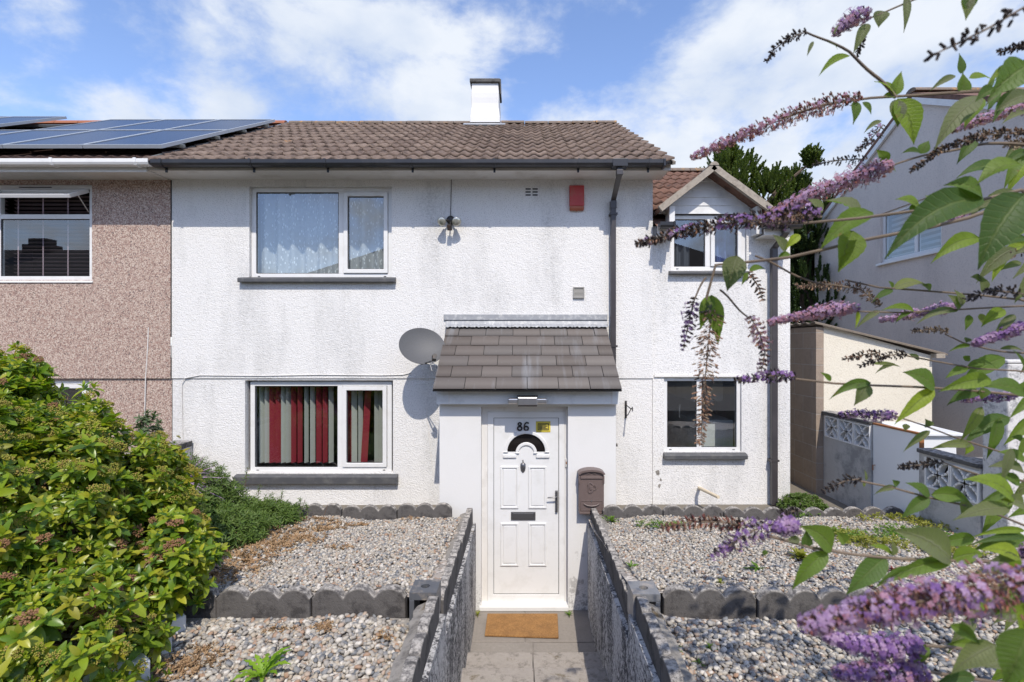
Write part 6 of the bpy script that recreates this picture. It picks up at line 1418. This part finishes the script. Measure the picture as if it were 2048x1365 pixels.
cl = [(-1.25, 6.6, .6), (-.5, 7.2, .62), (.25, 7.5, .6), (.75, 6.7, .7), (-.5, 6.1, .85), (.3, 5.9, .9), (1.75, 6.9, .45), (2.0, 7.35, .32), (1.6, 6.2, .6), (-1.6, 5.6, .7), (1.9, 5.3, .8), (.6, 4.9, 1.0), (-.8, 4.8, .9), (1.2, 7.3, .26), (-.25, 7.9, .26), (2.05, 7.75, .18), (-2.0, 6.35, .35)]
conifer((6.9, 15.5, .93), 8.2, 2.4, 'tall sprawling conifer rising behind the dormer, two-topped against the sky', M['conifer'], [(a - .35, b - .25, r) for a, b, r in cl], 190, .25)
cl2 = [(-.1, 4.6, .6), (.5, 4.2, .6), (-.3, 3.8, .75), (.5, 3.3, .8), (-.2, 2.7, .85), (.6, 2.2, .8), (-.3, 1.6, .8), (.3, 1.0, .8), (1.0, 3.0, .6)]
conifer((6.6, 11.6, .93), 5.3, 1.2, 'dark dense conifer in the gap between the extension and the grey gable', M['conifer2'], cl2, 330, .24)

# ------------------------------------------------------------------ buddleja in the right foreground
def petal_floret(r=.006):
    """four rounded petals and a short tube"""
    vs, fs = [], []
    for k in range(4):
        a = k * math.pi / 2; ca, sa = math.cos(a), math.sin(a)
        for (x, y, z) in ((.0, 0, 0), (.55, -.42, .15), (1.05, 0, .05), (.55, .42, .15)): vs.append(((x * ca - y * sa) * r, (x * sa + y * ca) * r, z * r + r * 1.1))
        b = k * 4; fs.append((b, b+1, b+2, b+3))
    b = len(vs); w = r * .2
    vs += [(-w, 0, -r * .9), (w, 0, -r * .9), (w, 0, r * 1.1), (-w, 0, r * 1.1)]; fs.append((b, b+1, b+2, b+3)); return np.array(vs), np.array(fs)
def capsule(r=.003, l=.008):
    vs = [(r,0,0),(0,r,0),(-r,0,0),(0,-r,0),(r*.8,0,l),(0,r*.8,l),(-r*.8,0,l),(0,-r*.8,l)]; return np.array(vs), np.array([(0,1,5,4),(1,2,6,5),(2,3,7,6),(3,0,4,7),(7,6,5,4)])
def resample(pts, n):
    pts = [np.array(p) for p in pts]; d = np.cumsum([0] + [np.linalg.norm(b - a) for a, b in zip(pts, pts[1:])]); s_ = np.linspace(0, d[-1], n); return np.stack([np.interp(s_, d, [p[k] for p in pts]) for k in range(3)], 1), d[-1]
STEMS = []; LEAVES = []
BUD = thing('buddleja', 'buddleja bush with arching stems and purple flower spikes reaching in from the right', 'shrub', (2.3, 1.7, 1.4))
FM = ['f_mauve', 'f_violet', 'f_pink', 'f_brown', 'f_red', 'f_dark', 'f_tan']; FMI = {k: i for i, k in enumerate(FM)}
def panicle(pxpts, rpx, mixa, dens=1.0, live=True, label=None, r0=.35, size=None, name='flower_spike'):
    """pxpts from base to tip; mixa = [(material, weight at base, weight at tip)]"""
    P3 = [W(*p) for p in pxpts]; Ym = np.mean([p[2] for p in pxpts]); R = rpx / F * Ym; n = max(30, int(260 * dens)); n = int(n * max(.5, (sum((a - b).length for a, b in zip(P3, P3[1:])) / .25)))
    C, L_ = resample(P3, 60); whorls = max(8, int(L_ / .011)); t = np.round(RNG.random(n) * whorls) / whorls + RNG.normal(0, .006, n); t = np.clip(t, 0, 1); i = np.clip((t * 59).astype(int), 0, 58); c = C[i]; ax = C[i+1] - C[i]; ax /= np.linalg.norm(ax, axis=1, keepdims=True) + 1e-9
    rad = R * (r0 + (1 - r0) * np.minimum(1, t * 6)) * (1 - t ** 1.6 * .82) * (.72 + .28 * np.sin(i * 1.9 + t * 40)) ; d = RNG.normal(size=(n, 3)); d -= ax * (d * ax).sum(1, keepdims=True); d /= np.linalg.norm(d, axis=1, keepdims=True); dd = d + ax * .45; dd /= np.linalg.norm(dd, axis=1, keepdims=True)
    pos = c + dd * (rad * RNG.uniform(.35, 1.05, n))[:, None]; rot = frames(dd, RNG.uniform(0, 6.3, n)); parts = []; w = np.array([[a + (b - a) * tt for (_, a, b) in mixa] for tt in t]); w = np.maximum(w, 0) + 1e-6; w /= w.sum(1, keepdims=True); ch = (w.cumsum(1) > RNG.random((n, 1))).argmax(1)
    pf = petal_floret(size or .0052); cp = capsule((size or .006) * .30, (size or .006) * 1.15)
    for k, (mn, _, _) in enumerate(mixa):
        sel = ch == k
        if not sel.any(): continue
        v, f = (pf if mn in ('f_mauve', 'f_violet', 'f_pink') else cp)
        V, Fc = scatter(v, f, pos[sel], rot[sel], RNG.uniform(.75, 1.25, sel.sum())); parts.append((V, Fc, FMI[mn]))
    # pedicels
    k = RNG.random(n) < .55; nn = k.sum(); st = c[k]; en = pos[k]; sd_ = np.cross(en - st, RNG.normal(size=(nn, 3))); sd_ /= np.linalg.norm(sd_, axis=1, keepdims=True) + 1e-9; sd_ *= .0006; V = np.stack([st - sd_, st + sd_, en + sd_, en - sd_], 1).reshape(-1, 3); Fc = np.arange(nn * 4).reshape(-1, 4); parts.append((V, Fc, FMI['f_dark'] if not any(m_ in ('f_brown', 'f_tan') for m_, _, _ in mixa) else FMI['f_brown']))
    V, Fc, mi = merge(parts); o = np_obj(name, V, Fc, [M[x] for x in FM], BUD, mi)
    if label: o['label'] = label
    STEMS.append((P3, .0018)); return o

def stem(pts, r0, r1=None):
    r1 = r0 * .6 if r1 is None else r1; STEMS.append(([W(*p) for p in pts], (r0, r1)))
def leaf(bx, by, tx, ty, wpx, Y, Yt=None, bend=.14, face=None, nmat=0):
    """one buddleja leaf from base pixel to tip pixel at real distance Y, width in photo px"""
    Yt = Y if Yt is None else Yt; b, t = np.array(W(bx, by, Y)), np.array(W(tx, ty, Yt)); ax = t - b; L_ = np.linalg.norm(ax); ax = ax / L_
    f = np.array(face if face is not None else (random.uniform(-.25, .25), -1, random.uniform(.15, .7))); f = f - ax * f.dot(ax); f /= np.linalg.norm(f); side = np.cross(ax, f); w = wpx / F * Y
    seg, nc = 14, 6; vs = []; up = np.array([0, 0, 1.]); up = up - ax * up.dot(ax); cz = random.uniform(.12, .5); bend = bend * random.uniform(.8, 2.0); tw = random.uniform(-.5, .5)
    for i in range(seg + 1):
        s_ = i / seg; hw = w / 2 * (math.sin(math.pi * s_ ** .66) ** 1.05 * (1.06 - .25 * s_) if 0 < s_ < 1 else 0.02) * (1 + .03 * math.sin(s_ * 46)); c = b + ax * L_ * s_ + up * (L_ * bend * 4 * s_ * (1 - s_) * .5) + f * (L_ * .05 * math.sin(3 * s_))
        ca, sa = math.cos(tw * s_), math.sin(tw * s_); sd_ = side * ca + f * sa; ff = f * ca - side * sa
        for j in range(nc + 1):
            q = j / nc * 2 - 1; vs.append(c + sd_ * hw * q + ff * (abs(q) ** 1.4 * hw * cz + .0022 * math.sin(s_ * 46 - abs(q) * 7) * (1 - abs(q)) * (w / .04)))
    fs = [(i*(nc+1)+j, i*(nc+1)+j+1, (i+1)*(nc+1)+j+1, (i+1)*(nc+1)+j) for i in range(seg) for j in range(nc)]
    if random.random() < .33: fs = [f_[::-1] for f_ in fs]
    LEAVES.append((np.array(vs), np.array(fs), nmat))
def pairs(pts, n, lpx, wpx, Y, drop=.5, skip=()):
    """opposite leaf pairs hanging along a stem"""
    for k in range(n):
        if k in skip: continue
        s_ = (k + .5) / n * (len(pts) - 1); i = int(s_); fr = s_ - i; p = np.array(pts[i][:2]) * (1 - fr) + np.array(pts[min(i+1, len(pts)-1)][:2]) * fr; d = np.array(pts[i][:2]) - np.array(pts[min(i+1, len(pts)-1)][:2]); d = d / (np.linalg.norm(d) + 1e-9); pr_ = np.array([-d[1], d[0]])
        for sg in (-1, 1):
            L_ = lpx * random.uniform(.7, 1.15); v = d * random.uniform(.1, .8) + pr_ * sg * random.uniform(.4, .9) + np.array([0, drop]); v /= np.linalg.norm(v); yy = Y + random.uniform(-.05, .05); leaf(p[0], p[1], p[0] + v[0] * L_, p[1] + v[1] * L_, wpx * random.uniform(.6, 1.1), yy, yy + random.uniform(-.06, .06))
# stems run back to a trunk right of the frame
T = (2700, 900, 1.5)
def to_trunk(px, py, Y): return [(px, py, Y), (2250, (py * .75 + 900 * .25), Y * .7 + .45), (2500, (py * .4 + 1100 * .6), 1.5), (2560, 1500, 1.55)]
y1 = 1.25
stem(to_trunk(2050, 178, y1)[::-1] + [(1900, 188, y1), (1790, 196, y1), (1713, 198, y1), (1640, 210, y1), (1560, 235, y1)], .0075, .002)
panicle([(1722, 192, y1), (1600, 226, y1), (1500, 264, y1), (1382, 316, y1)], 25, [('f_brown', .8, .2), ('f_red', .6, .6), ('f_dark', .25, .0), ('f_pink', .25, 1.0), ('f_mauve', .1, .5)], 1.7)
stem([(1792, 196, y1), (1765, 165, y1), (1700, 106, y1), (1650, 78, y1), (1610, 64, y1)], .0035, .0018)
panicle([(1612, 64, y1), (1575, 78, y1), (1548, 100, y1), (1533, 122, y1)], 12, [('f_dark', 1, 1)], .9, name='seed_spike')
stem([(2100, -40, 1.3), (1850, -8, 1.3), (1780, 22, 1.3), (1735, 38, 1.3)], .003, .0015)
panicle([(1735, 22, 1.3), (1700, 42, 1.3), (1668, 66, 1.3)], 24, [('f_mauve', .7, .8), ('f_violet', .5, .4), ('f_pink', .2, .3), ('f_dark', .2, 0)], 2.0, r0=.8)
panicle([(1733, 62, 1.35), (1722, 85, 1.35), (1714, 110, 1.35)], 8, [('f_dark', 1, 1)], .6, name='seed_spike')
# near dark seed spike top right
panicle([(2060, 8, .7), (1980, 55, .7), (1920, 85, .7), (1862, 112, .7)], 17, [('f_dark', 1, 1)], .26, size=.0075, name='seed_spike')
panicle([(2060, 88, 1.0), (2025, 98, 1.0), (1993, 106, 1.0)], 8, [('f_dark', 1, 1)], .6, name='seed_spike')
# big spike across the dormer, its shade put into dark floret colours, and stem
y2 = 1.05
stem(to_trunk(2050, 378, y2)[::-1] + [(1960, 405, y2), (1850, 422, y2), (1700, 440, y2), (1600, 446, y2), (1500, 446, y2)], .006, .002)
panicle([(1640, 425, y2), (1560, 436, y2), (1450, 447, y2), (1360, 465, y2), (1270, 490, y2)], 25, [('f_violet', .30, .0), ('f_dark', 1.1, .9), ('f_mauve', .10, .0), ('f_brown', .1, .4)], 2.6)
panicle([(1782, 332, 1.35), (1740, 345, 1.35), (1660, 375, 1.35), (1600, 400, 1.35), (1530, 440, 1.35)], 31, [('f_pink', .9, .5), ('f_mauve', .8, 1.3), ('f_red', .4, .1)], 3.0)
panicle([(1735, 318, 1.36), (1690, 320, 1.36), (1625, 328, 1.36)], 9, [('f_dark', 1, 1)], .5, name='seed_spike')
stem([(2050, 290, 1.35), (1960, 288, 1.35), (1850, 312, 1.35), (1775, 334, 1.35)], .0035, .0018)
panicle([(1767, 250, 1.4), (1745, 275, 1.4), (1715, 302, 1.4)], 14, [('f_dark', .8, 1), ('f_mauve', .6, 0)], .7)
# second stem with the hanging tip
y3 = 1.2
stem(to_trunk(2050, 392, y3)[::-1] + [(1960, 428, y3), (1850, 458, y3), (1680, 492, y3), (1600, 512, y3), (1500, 522, y3), (1432, 526, y3), (1424, 560, y3), (1412, 600, y3)], .0065, .0025)
panicle([(1424, 618, y3), (1415, 700, y3), (1408, 790, y3), (1400, 892, y3)], 33, [('f_brown', 1, 1), ('f_tan', .35, .3), ('f_dark', .3, .1)], 1.5, r0=.8)
stem([(1412, 556, y3), (1396, 580, y3), (1388, 602, y3)], .002, .0015)
panicle([(1390, 595, y3), (1378, 640, y3), (1366, 700, y3)], 19, [('f_dark', .9, .8), ('f_violet', .35, .3)], 1.3)
stem([(1440, 580, y3), (1470, 610, y3), (1500, 640, y3)], .002, .0015)
panicle([(1500, 632, y3), (1520, 670, y3), (1530, 705, y3), (1522, 745, y3)], 22, [('f_brown', .9, .0), ('f_pink', .4, .3), ('f_mauve', .1, .5), ('f_dark', .0, 1.)], 1.4)
panicle([(1496, 545, 1.3), (1518, 575, 1.3), (1525, 600, 1.3)], 14, [('f_dark', .6, .4), ('f_brown', .5, .5)], .8)
stem([(1510, 512, 1.25), (1580, 545, 1.25), (1640, 570, 1.25), (1700, 575, 1.25)], .002, .0015)
# middle right
y4 = 1.45
stem(to_trunk(2050, 600, y4)[::-1] + [(1950, 588, y4), (1860, 582, y4), (1740, 576, y4), (1690, 562, y4)], .004, .002)
panicle([(1760, 612, y4), (1720, 578, y4), (1670, 572, y4), (1590, 572, y4)], 15, [('f_tan', 1, .9), ('f_brown', .5, .5), ('f_dark', .3, .3)], 1.2)
stem(to_trunk(2050, 614, 1.4)[::-1] + [(1900, 620, 1.4), (1800, 624, 1.4), (1715, 622, 1.4)], .003, .0018)
panicle([(1718, 616, 1.4), (1650, 622, 1.4), (1590, 634, 1.4), (1538, 646, 1.4)], 19, [('f_mauve', .9, .7), ('f_pink', .6, .6), ('f_violet', .2, .0)], 2.0)
panicle([(1912, 612, 1.55), (1860, 622, 1.55), (1800, 634, 1.55), (1758, 640, 1.55)], 15, [('f_mauve', .9, .6), ('f_violet', .5, .1), ('f_tan', .0, .6)], 1.8)
panicle([(2060, 650, 1.3), (2020, 662, 1.3), (1985, 675, 1.3), (1948, 688, 1.3)], 16, [('f_violet', 1.2, .4), ('f_mauve', .4, .9)], 2.4)
panicle([(2060, 590, 1.1), (1980, 580, 1.1), (1930, 600, 1.1)], 14, [('f_dark', 1, 1)], .7, name='seed_spike')
panicle([(1895, 662, 1.5), (1860, 660, 1.5), (1825, 662, 1.5)], 9, [('f_tan', .9, 0), ('f_dark', .2, 1)], .7, name='seed_spike')
stem([(2100, 715, 1.4), (1990, 700, 1.4), (1930, 690, 1.4), (1890, 668, 1.4)], .0025, .0015)
stem(to_trunk(2050, 744, 1.35)[::-1] + [(1930, 735, 1.35), (1850, 716, 1.35), (1800, 708, 1.35)], .003, .0016)
panicle([(1812, 708, 1.35), (1770, 712, 1.35), (1720, 732, 1.35)], 11, [('f_dark', 1, 1)], 1.0, name='seed_spike')
panicle([(1760, 706, 1.4), (1725, 710, 1.4), (1688, 720, 1.4)], 9, [('f_brown', .6, .6), ('f_dark', .8, .8)], .8, name='seed_spike')
stem(to_trunk(2050, 790, 1.2)[::-1] + [(1960, 784, 1.2), (1870, 778, 1.2), (1760, 773, 1.2), (1640, 764, 1.2), (1590, 756, 1.2)], .004, .002)
panicle([(1592, 753, 1.2), (1540, 752, 1.2), (1470, 762, 1.2)], 14, [('f_dark', .8, 1), ('f_violet', .6, .1)], 1.6)
panicle([(1792, 832, 1.5), (1750, 830, 1.5), (1710, 828, 1.5), (1674, 832, 1.5)], 14, [('f_violet', .8, .1), ('f_mauve', .8, .2), ('f_dark', .0, .9)], 1.6)
stem(to_trunk(2050, 918, 1.4)[::-1] + [(2000, 902, 1.4), (1900, 872, 1.4), (1835, 848, 1.4), (1790, 834, 1.4)], .003, .0016)
panicle([(2030, 792, 1.6), (1980, 795, 1.6), (1920, 800, 1.6)], 12, [('f_violet', .8, .6), ('f_mauve', .4, .6), ('f_dark', .3, .3)], 1.2)
stem(to_trunk(2050, 1052, 1.2)[::-1] + [(1980, 1025, 1.2), (1900, 1006, 1.2), (1830, 990, 1.2), (1760, 966, 1.2), (1718, 960, 1.2)], .0035, .0018)
panicle([(1722, 958, 1.2), (1690, 962, 1.2), (1648, 982, 1.2)], 12, [('f_dark', 1, 1)], .9, name='seed_spike')
panicle([(1885, 925, 1.25), (1845, 930, 1.25), (1798, 934, 1.25)], 10, [('f_dark', 1, 1)], .9, name='seed_spike')
stem([(2060, 965, 1.3), (1980, 955, 1.3), (1885, 926, 1.3)], .0025, .0015)
panicle([(1905, 318, 1.5), (1880, 320, 1.5), (1800, 328, 1.5)][0:0] or [(2060, 262, 1.25), (1960, 272, 1.25), (1880, 300, 1.25), (1820, 345, 1.25)], 13, [('f_dark', .7, .9), ('f_tan', .5, .1), ('f_brown', .4, .3)], 1.2, name='seed_spike')
panicle([(2070, 208, 1.5), (2010, 225, 1.5), (1950, 245, 1.5), (1900, 262, 1.5)], 17, [('f_mauve', 1.2, .4), ('f_pink', .5, .3), ('f_tan', .0, .9)], 2.0)
panicle([(2060, 285, 1.4), (2010, 290, 1.4)], 16, [('f_tan', 1, .8)], .9)
panicle([(1950, 425, 1.7), (1920, 434, 1.7), (1895, 440, 1.7)], 9, [('f_mauve', .6, .2), ('f_pink', .5, .5)], .9)
panicle([(2060, 500, 1.4), (2020, 508, 1.4), (1988, 522, 1.4)], 9, [('f_tan', .8, .3), ('f_dark', .2, .8)], .9, name='seed_spike')
# lower right group
y5 = .95
stem(to_trunk(2050, 1128, y5)[::-1] + [(1965, 1123, y5), (1900, 1120, y5), (1781, 1115, y5), (1660, 1103, y5), (1590, 1090, y5), (1535, 1074, y5)], .005, .002)
panicle([(1490, 1052, 1.05), (1440, 1045, 1.05), (1390, 1044, 1.05), (1325, 1056, 1.05)], 18, [('f_dark', .9, .0), ('f_red', .8, .4), ('f_brown', .2, 1.)], 1.8)
panicle([(1545, 1050, y5), (1505, 1062, y5), (1470, 1085, y5), (1425, 1112, y5)], 30, [('f_violet', 1., .3), ('f_mauve', .3, .1), ('f_dark', .6, 1.3)], 1.8, size=.005)
panicle([(1596, 1048, y5), (1575, 1052, y5), (1552, 1056, y5)], 22, [('f_mauve', 1, 1), ('f_violet', .5, .5)], 1.8, r0=.9)
panicle([(1600, 1022, 1.0), (1590, 1022, 1.0), (1560, 1028, 1.0)], 8, [('f_dark', 1, 1)], .5, name='seed_spike')
panicle([(2080, 1160, .62), (1960, 1185, .62), (1830, 1205, .62), (1720, 1225, .62), (1604, 1252, .62)], 62, [('f_mauve', .5, 1.1), ('f_pink', .35, .25), ('f_red', 1.0, .45), ('f_brown', .4, .25), ('f_violet', .3, .1)], 3.4, r0=.9, size=.0050)
panicle([(1840, 1290, .85), (1780, 1300, .85), (1720, 1290, .85), (1650, 1272, .85)], 30, [('f_violet', .9, .7), ('f_mauve', .4, .6)], 3.0, r0=.9)
panicle([(1850, 1345, .85), (1790, 1345, .85), (1730, 1345, .85), (1672, 1345, .85)], 34, [('f_violet', .6, .6), ('f_mauve', .8, .9), ('f_pink', .3, .3)], 3.2, r0=.9)
panicle([(2075, 1110, 1.0), (2050, 1105, 1.0)], 24, [('f_mauve', 1, 1)], 1.5, r0=.9)
stem([(2500, 1400, 1.2), (2100, 1330, .95), (1960, 1300, .85), (1850, 1290, .85)], .004, .002); stem([(2500, 1500, 1.2), (2100, 1380, .95), (1850, 1345, .85)], .004, .002); stem([(2500, 1200, 1.2), (2200, 1130, .8), (2080, 1160, .62)], .004, .0025)
# explicit leaves
random.seed(5)
LV = [(1700,112,1637,154,17,y1),(1737,48,1706,110,21,1.3),(1762,22,1757,56,30,1.3),(1812,-6,1807,67,17,1.3),(1627,83,1614,114,8,y1),(1655,84,1675,100,9,y1),(1668,70,1680,48,5,y1),(1922,148,1918,107,19,y1),(1938,157,1984,160,22,y1),(1911,152,1858,184,14,y1),
(1925,188,1925,146,36,y1),(1790,192,1803,143,24,y1),(1790,195,1763,196,20,y1),(1790,192,1748,164,20,y1),(1795,198,1827,290,52,y1),(1790,200,1795,255,34,y1),(1712,203,1706,250,24,y1),(1725,205,1742,230,14,y1),(1962,192,1868,302,42,1.15),(1962,195,1928,258,30,1.2),
(1952,280,1913,330,24,1.3),(1763,242,1727,268,10,1.4),(1772,328,1752,300,24,1.35),(1772,328,1791,344,15,1.35),(1842,308,1802,308,16,1.3),(1842,308,1858,282,22,1.3),(2040,328,1952,372,46,1.0),(1965,394,1886,372,44,1.0),(2050,388,1955,540,84,.95),(1965,396,1768,520,66,1.0),
(1745,425,1640,500,44,1.1),(1705,462,1676,545,62,1.15),(1722,440,1650,402,52,1.15),(1645,425,1613,398,24,1.15),(1475,512,1454,583,48,1.15),(1422,592,1400,660,30,y3),(1422,590,1436,690,36,y3),(1418,600,1403,640,22,y3),(1498,542,1532,540,14,1.3),(1495,545,1483,572,10,1.3),
(1570,505,1545,470,28,1.25),(1580,508,1552,520,14,1.25),(1600,470,1570,500,18,1.25),(2060,130,1975,200,66,.9),(1990,178,1950,205,26,1.1),(1940,20,1925,-20,30,1.0),(1935,-8,1931,42,26,1.0),(1975,178,1990,158,10,1.2),(2060,190,1990,225,34,1.1),
(2055,300,2000,340,18,1.3),(2060,310,2020,335,14,1.3),(1840,415,1790,400,28,1.1),(1870,412,1850,392,26,1.1),(1820,425,1835,405,16,1.1),
(1786,578,1856,572,22,y4),(1786,580,1742,608,14,y4),(1786,576,1776,562,9,y4),(1860,582,1842,570,16,y4),(1918,620,1895,590,26,1.4),(1925,612,1908,580,22,1.4),(1962,560,1940,555,18,1.3),(1965,585,1955,548,26,1.3),
(1828,622,1762,622,17,1.4),(1822,624,1790,648,10,1.4),(1916,622,1832,650,16,1.4),(1938,630,1930,662,16,1.4),(1960,628,1966,650,16,1.4),(2010,620,1962,655,24,1.35),(2030,630,1985,680,18,1.3),(1715,622,1710,658,11,1.4),(1760,622,1712,658,12,1.4),
(1940,692,1896,705,9,1.35),(1940,690,1990,688,13,1.35),(2000,698,2048,704,9,1.35),(1936,676,1932,686,14,1.35),(1838,720,1815,708,10,1.35),(1935,735,1890,758,18,1.35),(1935,732,1995,738,16,1.35),(1930,722,1940,712,14,1.35),(1745,728,1802,735,8,1.4),(1790,728,1750,748,9,1.4),
(1870,775,1805,745,46,1.2),(1868,778,1788,850,28,1.2),(1742,766,1658,800,20,1.2),(1735,768,1708,812,32,1.2),(1662,762,1640,745,12,1.2),(1960,784,1893,812,24,1.2),(2050,786,1960,775,40,1.15),(1965,775,1962,800,24,1.2),(2050,740,2025,700,10,1.2),
(1860,862,1806,905,14,1.4),(1855,855,1850,838,22,1.4),(1812,848,1810,862,14,1.4),(1945,890,1858,900,18,1.4),(1940,888,1930,910,18,1.4),(2048,885,2020,875,16,1.4),
(1732,962,1728,938,7,1.2),(1728,965,1728,975,6,1.2),(1860,992,1810,966,26,1.2),(1858,995,1802,1038,26,1.2),(1792,975,1747,990,12,1.2),(1795,972,1784,960,14,1.2),(1862,990,1940,1005,32,1.2),(1935,1002,1922,1028,26,1.2),(2030,1000,1925,960,44,1.0),(2020,1018,1905,1042,30,1.0),(2048,1010,2000,1000,30,1.0),(2048,945,1975,935,26,1.1),(2050,920,1995,905,26,1.1),(2050,1062,1940,1076,14,1.1),(2050,1075,1935,1092,14,1.1),(2040,968,1990,948,24,1.1),
(1664,1100,1598,1052,48,y5),(1655,1104,1584,1180,36,y5),(1772,1114,1692,1190,44,y5),(1902,1118,1782,1060,62,y5),(1690,1088,1672,1062,22,y5),(1785,1110,1735,1092,14,y5),(1785,1112,1783,1080,18,y5),(1612,1094,1612,1060,22,y5),(1905,1122,1745,1178,30,y5),(1905,1118,1968,1108,36,y5),(1820,1134,1752,1174,14,y5),(2040,1118,1960,1100,34,.9),(2045,1125,1945,1150,44,.9),(1600,1080,1570,1085,16,y5),(1530,1100,1528,1112,12,y5),
(2048,1180,1990,1230,70,.7),(1990,1290,1900,1350,44,.75),(2060,1260,2010,1370,90,.6),(1960,1300,1890,1290,22,.8),(2050,1340,1960,1335,26,.8),(1855,1290,1820,1340,24,.85),(1950,1355,1870,1368,24,.8),(2060,1180,2040,1290,90,.62),(1900,1250,1960,1290,26,.75),(2048,1150,2000,1130,40,.75)]
for l in LV: leaf(*l)
for k in range(110):   # leaves filling the clump at the right edge
    px = random.triangular(1930, 2260, 2060); py = random.uniform(100, 1365); Y = random.uniform(1.0, 1.8); a = random.uniform(.3, 2.9); Lp = random.uniform(45, 115) ; leaf(px, py, px - Lp * math.sin(a), py + Lp * abs(math.cos(a)) * .8 + 15, Lp * .3, Y)
for k in range(420):  # the body of the bush off to the right, throws the leafy shade on the near gravel
    p = Vector((random.uniform(1.35, 2.9), random.uniform(.9, 2.1), random.uniform(1.7, 4.0)))
    if p.x / p.y < 1.10: continue
    px, py = CX + p.x / p.y * F, CY - (p.z - CZ) / p.y * F; Lp = random.uniform(.08, .15) / p.y * F; a = random.uniform(0, 6.28); leaf(px, py, px + math.cos(a) * Lp, py + abs(math.sin(a)) * Lp * .8, Lp * .33, p.y)
V, Fc, mi = merge(LEAVES); LC = np.array([(i / 14, j / 6 * 2 - 1, 0) for i in range(15) for j in range(7)]); np_obj('foliage', V, Fc, [M['bud_leaf']], BUD, mi, smooth=True, attr=np.tile(LC, (len(LEAVES), 1)))
for pts, r in STEMS:
    if isinstance(r, tuple): m = MB(); k = len(pts); C, _ = resample(pts, max(8, k * 3)); nn = len(C); m.tube([Vector(c) + Vector((0, 0, .0025 * math.sin(i * .9))) for i, c in enumerate(C)], [1.3 * (r[0] + (r[1] - r[0]) * i / (nn - 1)) for i in range(nn)], 7); m.build('branch', M['bud_stem'], BUD, smooth=True)
for pts, r in STEMS:
    if not isinstance(r, tuple): m = MB(); m.tube(pts, [.0016] * (len(pts) - 1) + [.0008], 5); m.build('spike_stalk', M['bud_stem'], BUD)
m = MB(); base = Vector((2.3, 1.7, 1.2))
for q in range(7):
    e = Vector((random.uniform(1.7, 2.9), random.uniform(1.2, 2.0), random.uniform(2.6, 3.8))); m.tube([base + Vector((random.uniform(-.1, .1), random.uniform(-.1, .1), 0)), (base + e) / 2 + Vector((random.uniform(-.1, .1), 0, .1)), e], [.025, .016, .008], 7)
m.build('trunk', M['bark'], BUD, smooth=True)
